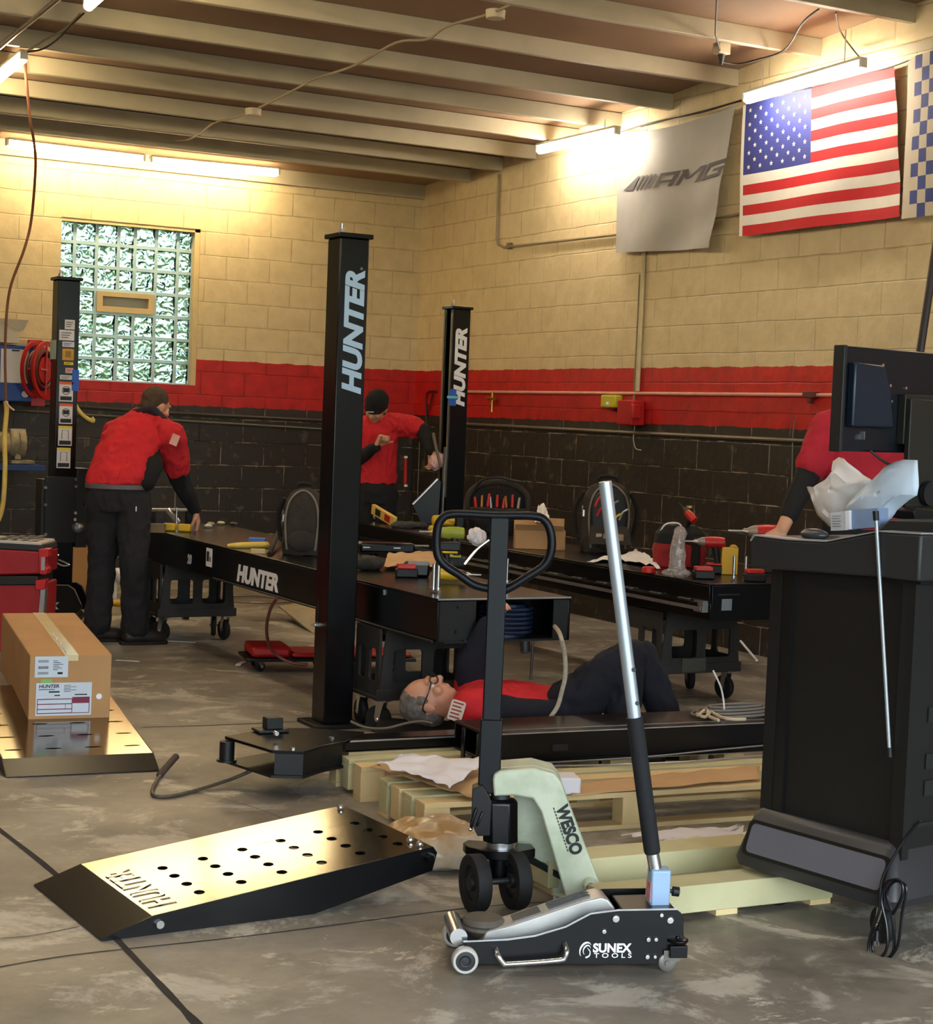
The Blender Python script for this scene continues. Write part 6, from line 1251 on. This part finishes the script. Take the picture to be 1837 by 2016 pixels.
# cardboard boxes on the right runway
def openbox(p, w, d, h, rz, label):
    p = V(p); t = thing('cardboard_box', label, 'box', p); M0 = Matrix.Translation(p) @ rot(rz); b = B(M0)
    b.box(0, 0, 0, w, .004, h); b.box(0, d-.004, 0, w, d, h); b.box(0, 0, 0, .004, d, h); b.box(w-.004, 0, 0, w, d, h); b.box(0, 0, 0, w, d, .004); b.out('box_body', CARD, t)
    b = B(M0); b.box(0, d, h-.002, w, d+.003, h+.07); b.out('flap', CARDIN, t); b = B(M0 @ TR(0, 0, h, 0, R(-40))); b.box(0, -.06, -.002, w*.95, 0, .002); b.out('flap', CARDIN, t); return t
openbox(P_on(1012, 1080), .32, .18, .12, R(-28), 'open brown cardboard box behind the loop handle')
papers([(1052, 1035), (1084, 1040), (1075, 1003), (1060, 1000)], ZD+.16, PAPER, 'white paper sticking up out of the cardboard box', lift=.03, seed=3)
b = B(); p = P_on(938, 1072); b.ell(p+V((0, 0, .05)), (.06, .05, .05), 14, 8); b.remesh(.008, 0, .018, 22, 3); b.out('crumpled_plastic', FOAM, None, 'crumpled white plastic left of the cardboard box', 'plastic')
# yellow nail gun like tools left of the shaft
p = P_on(862, 1050); t = thing('yellow_tool_case', 'yellow and black tool body partly behind the loop handle', 'power tool', p); b = B(TR(p.x, p.y+.1, ZD, R(-30))); b.box(-.02, -.05, 0, .05, .05, .05); b.box(.0, -.05, .05, .16, .05, .12); b.ell((.14, 0, .09), (.07, .055, .045), 14, 8); b.out('housing', YELP, t, bevel=.02)
b = B(TR(p.x, p.y+.1, ZD, R(-30))); b.box(.16, -.06, .03, .24, .06, .15); b.out('black_guard', BLACKM, t, bevel=.02)
p = P_on(885, 1152); driver(p+V((.06, .09, -.0)), rot(R(160), R(180)) @ Matrix.Translation((0, 0, -.2)), YELP, .95, 'yellow and black drill lying near the end of the lettered runway')
# orange-white spirit level leaning at far end
a, c = D(735, 1000, 13.0), D(778, 1026, 12.6); t = thing('spirit_level', 'short pale yellow level leaning at the far end of the right runway', 'level', c)
m = FM(a, c-a, UP); L_ = (c-a).length; b = B(m); b.box(0, -.045, -.015, L_, .03, .015); b.out('level_body', mat('pale yellow level', (224, 190, 96), .45, 0, .06), t, bevel=.003); b = B(m); b.box(L_*.2, -.03, .013, L_*.42, .018, .018); b.out('vial_window', BLACKM, t); b = B(m); b.box(L_*.62, -.03, .013, L_*.85, .018, .018); b.out('vial_window', REDP, t)
# gloves and clutter far end
b = B(); p = D(800, 1035, 12.4); b.ell(p, (.12, .08, .03), 14, 8); b.ell(p+V((.1, 0, .0)), (.07, .06, .025), 12, 8); b.remesh(.009, 1, .010, 18, 2); b.out('work_glove', mat('dark grey glove', (50, 48, 50), .9), None, 'dark work gloves beside the pale yellow level', 'gloves')
# black angled hood + bar near the far post
PF = VP(D(840, 1010, 13.0), AW); t = thing('steel_guard', 'black triangular metal panel with a bright edge leaning by the taped post', 'panel', PF.at(840, 1035))
b = B(); PF.prism(b, [(812, 992), (860, 945), (868, 948), (862, 1030), (830, 1030)], 0, .05); b.out('panel', NB, t); b = B(); b.tube([PF.at(813, 993, -.01), PF.at(862, 943, -.01)], .010, 6); b.out('edge_bar', STEEL, t)
cord('pry_bar', [D(853, 853, 12.9), D(858, 880, 12.85), D(868, 920, 12.8)], .012, GREYP, 'grey bar leaning on the taped post above the hand', 'bar', None, 0)
b = B(); p = D(860, 908, 13.1); b.ell(p, (.055, .04, .075), 12, 8, Euler((0, .5, 0)).to_matrix()); b.remesh(.008, 0, .012, 20, 3); b.out('pink_cloth', mat('pink cloth', (222, 180, 178), .8), None, 'pink rag held against the bright bar of the taped post', 'cloth')
# black tool case + pads between the runways (on lettered runway, right of post)
p = P_on(715, 1090); t = thing('black_tool_case', 'long black tool case on the lettered runway right of the tall post', 'case', p+V((.15, .05, 0))); b = B(TR(p.x, p.y+.05, ZD, R(-15))); b.box(0, 0, 0, .33, .12, .06); b.out('case_body', NB, t, bevel=.015)
b = B(TR(p.x, p.y+.05, ZD, R(-15))); b.cyl((.33, .05, .045), (.42, .05, .045), .006, n=8); b.out('steel_rod', STEEL, t); b = B(TR(p.x, p.y+.05, ZD, R(-15))); b.box(.02, -.004, .03, .06, 0, .036); b.box(.2, -.004, .03, .24, 0, .036); b.out('latch', STEEL, t)
papers([(755, 1120), (858, 1118), (858, 1093), (765, 1096)], ZD+.01, KRAFT, 'torn brown paper on the lettered runway behind the bolts', 'kraft_sheet', lift=.025, seed=4)
b = B(); p = P_on(728, 1122); b.ell(p+V((0, 0, .03)), (.085, .05, .035), 16, 8); b.remesh(.008, 0, .012, 16, 6); b.out('dark_cloth_bundle', mat('dark green grey cloth', (40, 40, 36), .85), None, 'dark cloth bundle on the lettered runway right of the tall post', 'cloth')
p = P_on(820, 1137); t = thing('drill_body', 'black battery tool lying left of the pair of bolts', 'power tool', p); b = B(TR(p.x, p.y+.06, ZD, R(-25))); b.box(-.04, -.03, 0, .09, .04, .075); b.out('body', NB, t, bevel=.012); b = B(TR(p.x, p.y+.06, ZD, R(-25))); b.box(-.02, -.032, .06, .085, -.02, .079); b.out('grey_rail', mat('grey rail', (130, 128, 130), .4), t)
# blue tape roll, yellow pouch, wood scrap near the worker
b = B(); p = P_on(510, 1072); b.cb(p+V((0, .03, .02)), (.10, .06, .035), rot(R(-28))); b.out('blue_box', mat('bright blue box', (70, 120, 210), .5), None, 'small bright blue box on the lettered runway', 'box', bevel=.003)
b = B(); p, q = P_on(450, 1079)+V((0, 0, .015)), P_on(524, 1079)+V((0, 0, .018)); b.caps([p, p.lerp(q, .3), q], [.010, .018, .02], 12); b.out('yellow_pouch', mat('yellow pouch', (230, 196, 90), .6), None, 'long yellow pouch in front of the small blue box', 'pouch')
b = B(); p = P_on(508, 1089); b.cb(p+V((0, 0, .012)), (.08, .05, .024), rot(R(-20))); b.out('wood_offcut', WOOD, None, 'small wood offcut in front of the yellow pouch', 'wood')
b = B(); p, q = P_on(530, 1095), P_on(556, 1065); b.tube([p+V((0, 0, .01)), p.lerp(q, .4)+V((0, 0, .05)), q+V((0, 0, .12)), q+V((.03, 0, .02))], .014, 8, 5); b.out('black_strap', CANV2, None, 'black strap curling left of the upright tool backpack', 'strap')
# yellow tape measures by the worker
for i, (x, y) in enumerate(((333, 1045), (362, 1047))):
    p = P_on(x, y); b = B(Matrix.Translation(p) @ rot(R(-30))); b.box(-.04, -.03, 0, .045, .03, .05); o = b.out('tape_measure', YELP, None, ['left', 'right'][i]+' one of the two yellow tape measures near the worker\'s hand', 'tape measure', 'yellow tape measures', bevel=.012)
p = P_on(306, 1048); b = B(Matrix.Translation(p) @ rot(R(-25))); b.box(-.05, -.03, 0, .06, .04, .055); b.out('wood_block', mat('grey brown block', (116, 98, 70), .7), None, 'brown block at the far end of the lettered runway', 'block')
b = B(); a, c = D(298, 1003, 12.2), D(378, 1004, 12.2); b.tube([a, c], .010, 6); b.tube([D(330, 1003, 12.2), D(352, 1030, 12.2)], .02, 6); o_ = b.out('stand_bar', STEEL, None, 'bright topped black work stand behind the yellow tape measures', 'stand')
for x in (300, 372): q = D(x, 1004, 12.2); B().box(q.x-.02, q.y-.02, 0, q.x+.02, q.y+.02, q.z-.01).out('leg', NB, o_)
for i, (x, y, c_) in enumerate(((415, 1036, (150, 140, 110)), (435, 1034, (180, 176, 150)), (460, 1036, (60, 58, 56)), (410, 1040, (196, 194, 190)))):
    p = P_on(x, y); b = B(); b.ell(p+V((0, 0, .015)), (.03, .025, .015), 10, 6); b.out('metal_fitting', mat('fitting tone %d' % i, c_, .4, .5), None, ['tan', 'pale', 'dark', 'white'][i]+' small fitting on the runway right of the worker\'s hand', 'fitting', 'small fittings on the runway')
# ---- red stacking tool boxes at the left
t = thing('stacking_toolbox', 'lower red stacking toolbox at the left edge', 'toolbox', (2.7, 10.2, 0))
RB = mat('dark red moulded plastic', (150, 22, 30), .4, 0, .12); zc = 9.6
def TB(x, y, d=0): return D(x, y, zc+d)
FT = VP(TB(90, 1150), AW)
def fbox(b, x0, y0, x1, y1, d0, d1): FT.prism(b, [(x0, y0), (x1, y0), (x1, y1), (x0, y1)], d0, d1)
zb0 = FT.at(85, 1228).z
b = B(); FT.prism(b, [(-60, 1150), (86, 1150), (80, 1275), (-60, 1290)], 0, .32); b.out('lower_body', RB, t, bevel=.01)
b = B(); fbox(b, -60, 1134, 76, 1152, -.01, .33); b.out('lid', BLACKM, t, bevel=.006)
b = B(); FT.prism(b, [(72, 1142), (92, 1140), (90, 1160), (72, 1160)], -.03, .05); b.out('latch', REDP, t, bevel=.004)
b = B(); FT.prism(b, [(82, 1160), (91, 1158), (86, 1225), (76, 1226)], -.02, .04); b.out('side_rail', STEEL, t)
t = thing('stacking_toolbox', 'upper red stacking toolbox at the left edge', 'toolbox', FT.at(40, 1130))
b = B(); FT.prism(b, [(-60, 1078), (88, 1086), (86, 1130), (-60, 1134)], 0, .32); b.out('upper_body', RB, t, bevel=.01)
b = B(); FT.prism(b, [(78, 1080), (98, 1080), (98, 1095), (90, 1098), (90, 1112), (96, 1120), (94, 1130), (80, 1130)], -.03, .06); b.out('latch', REDP, t, bevel=.004)
b = B(); FT.prism(b, [(84, 1096), (92, 1096), (91, 1122), (84, 1122)], -.035, -.028); b.out('side_rail', STEEL, t)
t = thing('parts_organiser', 'grey lidded parts organiser on top of the red toolboxes', 'organiser', FT.at(40, 1080))
b = B(); FT.prism(b, [(-60, 1064), (84, 1072), (88, 1086), (-60, 1078)], 0, .32); b.out('tray', DARK, t, bevel=.006)
z_ = FT.at(40, 1066).z; b = B(); FT.prism(b, [(-60, 1060), (80, 1068), (82, 1074), (-60, 1066)], .0, .32); b.out('lid', mat('pale grey lid', (182, 174, 166), .4, 0, .05), t, bevel=.004)
b = B(); top = [FT.at(x, 1067, 0).z for x in (10,)][0]
for i in range(4):
    for j in range(2): q = FT.at(2+i*20, 1064, .05+.14*j)+V((0, 0, .008)); b.cb(q+AW*.03, (.035, .10, .006), rot(XRa))
b.out('lid_window', mat('dark lid window', (96, 90, 88), .3), t)
# black low floor jack behind with white letters
EXP = VP(G(110, 1228), AW); t = thing('floor_jack', 'black floor jack on the floor behind the red toolboxes, only its tail in view', 'floor jack', EXP.at(110, 1225))
b = B(); EXP.prism(b, [(20, 1150), (135, 1152), (146, 1160), (162, 1196), (150, 1208), (20, 1213)], 0, .03); EXP.prism(b, [(20, 1152), (135, 1153), (146, 1160), (162, 1196), (150, 1207), (20, 1213)], .22, .25); b.out('side_plate', NB, t, bevel=.004)
b = B(); b.tube([EXP.at(x, y, -.002) for x, y in ((60, 1151), (134, 1152), (147, 1161), (160, 1190))], .003, 5); b.out('bright_edge', STEEL, t)
b = B(); b.text('SUNEX', .062, EXP.M(46, 1196, -.003), .001, .1, .003, (EXP.at(117, 1196)-EXP.at(46, 1196)).length); b.out('lettering', mat('grey white lettering', (190, 190, 192), .5), t)
for x in (60, 140): b = B(); q = EXP.at(x, 1205, .02); q.z = .04; b.cyl(q, q+AW*.2, .04, n=18); b.out('wheel', DARK, t)
b = B(); pz = lambda x, y, d: EXP.at(x, y, d)
for y, x0, x1 in ((1081, 80, 108), (1095, 95, 113)): b.cyl(pz(x0, y, .05), pz(x1, y-1, .05), .008, n=8)
b.tube([pz(98, 1101, .05), pz(110, 1110, .05), pz(122, 1115, .05), pz(132, 1113, .05), pz(122, 1107, .05), pz(112, 1103, .05)], .008, 6, 3); b.out('handle_hooks', CHROME, t)
# cardboard on the floor at the back + pipe + yellow thing
p0 = AY(143, 1062, 13.2); p1 = AY(176, 1142, 13.2); b = B(); b.box(p0.x, 13.2, 0, AY(215, 1100, 13.2).x, 13.6, p0.z); b.out('cardboard_box', mat('tan box', (190, 146, 96), .8, 0, .06), None, 'tall cardboard box against the back wall behind the worker', 'box')
b = B(); a, c = AY(214, 1130, 13.0), AY(238, 1133, 13.0); b.cyl(a, c, .05, n=16); b.cyl(c-V((.04, 0, 0)), c, .06, n=16); b.cyl(V((a.x+.05, a.y, 0)), V((a.x+.05, a.y, a.z)), .02, n=8); b.out('white_pipe', WHITE, None, 'white pipe fitting seen between the worker\'s legs', 'pipe')
b = B(); p = G(224, 1193); b.ell(p+V((0, 0, .02)), (.14, .05, .022), 14, 8); b.remesh(.01, 0, .01, 12, 2); b.out('yellow_strap_pile', YELP, None, 'yellow strap on the floor seen between the worker\'s legs', 'strap')
# ---- creeper seen behind the tall post
t = thing('mechanic_creeper', 'red padded mechanic creeper on the floor behind the tall post', 'creeper', G(640, 1300)); a, c = G(480, 1290, .09), G(812, 1290, .09); xd = (c-a).normalized(); m = FM(V((a.x, a.y, 0)), xd, UP.cross(xd)*1); L_ = (c-a).length
b = B(m); b.box(0, -.1, .065, L_, .22, .085); b.out('frame', NB, t, bevel=.006)
b = B(m); b.box(.03, -.09, .088, L_*.26, .21, .15); b.out('head_pad', REDP, t, bevel=.02); b = B(m); b.box(L_*.27, -.09, .088, L_*.97, .21, .115); b.out('body_pad', mat('pinkish red vinyl', (186, 40, 44), .35, 0, .1), t, bevel=.014)
for x in (.08, L_*.45, L_-.1):
    for y in (-.05, .17): q = m @ V((x, y, 0)); caster(t, q.x, q.y, .03, .02, .5, .07)
# floor pads and slabs
b = B(); q = [G(545, 1190, .06), G(612, 1178, .06), G(622, 1230, .06), G(610, 1245, .02)]; 
b = B(); rp = [G(548, 1192, .10), G(612, 1184, .12), G(640, 1215, .12), G(618, 1247, .0)]; b.add(rp+[r_-V((0, 0, .012)) for r_ in rp], [(0, 1, 2, 3), (4, 7, 6, 5), (0, 4, 5, 1), (1, 5, 6, 2), (2, 6, 7, 3), (3, 7, 4, 0)]); b.out('steel_plate', mat('dusty steel plate', (160, 140, 104), .4, .2, .1), None, 'tilted steel plate on the floor behind the tall post', 'plate')
b = B(); b.box(G(740, 1432).x, G(740, 1432).y-.35, 0.05, G(1120, 1425).x, G(740, 1432).y-.02, .085)
M_c = FM(D(735, 1440, 7.75)*1, XR, AW); z0 = .045
o = G(735, 1448, .07); mm = FM(V((o.x, o.y, 0)), XR, AW)
b = B(mm); b.box(0, 0, .055, 1.0, .42, .078); cr_ = b.out('low_creeper', BLACKM, None, 'low black creeper board under the lying worker', 'creeper', bevel=.02)
for x in (.1, .9):
    for y in (.05, .37): b = B(mm); b.cyl((x, y-.015, .027), (x, y+.015, .027), .027, n=14); b.out('wheel', RUBBER, cr_)
cord('plastic_strap', [D(x, y, 7.55) for x, y in ((690, 1420), (720, 1432), (760, 1434), (800, 1424), (830, 1420), (852, 1424))], .006, GREYP, 'grey plastic strip curving on the floor near the lying worker\'s head', 'strip', None, 5)
# hoses and cords
cord('air_hose', [D(545, 1178, 8.9), D(532, 1200, 9.0), D(525, 1235, 9.1), D(530, 1270, 9.2), D(548, 1292, 9.25), D(575, 1305, 9.25), D(606, 1308, 9.25)], .009, mat('maroon hose', (96, 44, 40), .5), 'maroon hose curling from under the runway to the floor', 'hose', None, 5)
cord('rope', [AY(1092, 1233, 6.70), D(1103, 1250, 7.45), D(1112, 1290, 7.45), D(1113, 1330, 7.45), D(1106, 1362, 7.45), D(1098, 1390, 7.45), D(1084, 1412, 7.45)], .010, mat('pale braided cable', (176, 168, 150), .6, 0, .2, 60), 'pale braided cable hanging from the end of the lettered runway', 'cable', None, 6)
t = thing('screw_jack_rod', 'dark threaded rod under the near end of the lettered runway', 'rod', D(1046, 1340, 7.55)); b = B(); b.cyl(D(1049, 1262, 7.5), D(1045, 1338, 7.5), .006, n=8); b.cb(D(1046, 1285, 7.5), (.10, .006, .006)); b.out('rod', mat('dark rod', (40, 30, 26), .5), t); b = B(); b.cyl(D(1034, 1262, 7.6), D(1034, 1283, 7.6), .022, n=14); b.out('nut', DARK, t)
cord('steel_cable', [G(300, 1562, .008), G(304, 1545, .01), G(318, 1524, .012)][::-1]+[G(312, 1568, .008), G(345, 1566, .008), G(400, 1552, .01), G(460, 1532, .03), G(520, 1507, .08), G(562, 1500, .11), G(580, 1497, .12)], .0075, mat('dull steel cable', (96, 88, 76), .5, .4, .2, 60), 'thick steel cable curving over the floor to the yoke end', 'cable', None, 6, n=10)
b = B(); a, c = G(315, 1525, .015), G(347, 1489, .06); b.cyl(a, c, .015, .014, 14); b.cyl(a-(c-a)*.08, a, .011, .015, 14); b.out('cable_sleeve', mat('dark brown cable end', (60, 48, 44), .6), None, 'dark sleeve on the end of the thick steel cable', 'cable end', bevel=.002)
b = B()
for dx, dz in ((0, .06), (-.02, -.05), (.03, .05), (.012, -.06)): q = G(545, 1500, .12); b.tube([q, q+V((dx, -.01, dz))], .004, 6)
b.out('zip_tie', WHITE, None, 'white zip tie holding the steel cable at the yoke end', 'zip tie')
# coils of cable on the beam
t = thing('cable_coil', 'coil of grey and white cable lying on the black beam', 'cable coil', G(1435, 1408, .27)); b = B()
for k in range(4): b.tube([V((G(1440, 1404, .27).x+(.20-.02*k)*math.cos(a*math.pi/12)+.015*k, G(1440, 1404, .27).y+(.10-.02*k)*math.sin(a*math.pi/12)+.01*k, .272+.008*k)) for a in range(24)], .006, 6, 0, True)
b.out('loops', mat('grey cable', (130, 126, 120), .5, .3), t); b = B(); b.tube([G(x, y, .285) for x, y in ((1372, 1405), (1388, 1412), (1400, 1402), (1420, 1412), (1440, 1416), (1468, 1416))], .007, 6, 4); b.tube([G(x, y, .285) for x, y in ((1374, 1408), (1392, 1396), (1396, 1410), (1415, 1418))], .007, 6, 4); b.out('rope_tail', mat('off white rope', (206, 192, 168), .7), t)
cord('white_wire', [D(1404, 1320, 7.5), D(1418, 1350, 7.5), D(1424, 1375, 7.5), D(1426, 1396, 7.4)], .004, WHITE, 'thin white wire dropping from the right cart to the coil', 'wire', None, 5)
a = G(1386, 1326, .17); b = B(); q = AY(1357, 1300, 7.57); r_ = AY(1402, 1325, 7.57); b.box(q.x, 7.631, r_.z, r_.x, 7.638, q.z); b.out('grey_rag', mat('grey green rag', (72, 72, 62), .9), None, 'grey rag hanging on the tray of the right cart', 'cloth')
b = B(); a = AX(1458, 1262, XW-.01); c = G(1490, 1300, .01); b.tube([a, c], .008, 6); b.out('white_stick', WHITE, None, 'white stick leaning on the wall right of the right cart', 'stick')
cord('power_lead', [G(455, 1176), G(500, 1175), G(560, 1180), G(608, 1182)], .006, WIRE, 'dark cord across the floor behind the lettered runway', 'cord', None, 5)
cord('power_lead', [G(460, 1186), G(520, 1189), G(580, 1186), G(610, 1190)], .006, mat('reddish cord', (90, 40, 36), .6), 'reddish cord across the floor behind the lettered runway', 'cord', None, 5)
# scraps on the floor
for i, (x0, y0, x1, y1, w_, l) in enumerate(((228, 1300, 275, 1303, .012, 'short white strip on the floor left of the worker\'s boots'), (445, 1237, 492, 1236, .012, 'thin white strip on the floor right of the far cart'), (322, 1262, 385, 1265, .012, 'white strip on the floor under the far cart'), (468, 1311, 480, 1303, .015, 'small white curl on the floor by the creeper'))):
    a, c = G(x0, y0, .003), G(x1, y1, .003); d_ = (c-a).normalized(); s_ = V((-d_.y, d_.x, 0))*w_; b = B(); b.loft([[q-s_, q+s_, q+s_+V((0, 0, .002)), q-s_+V((0, 0, .002))] for q in (a, a.lerp(c, .5)+s_*.6, c)]); b.out('paper_strip', PAPER, None, l, 'paper strip', 'paper strips on the floor')
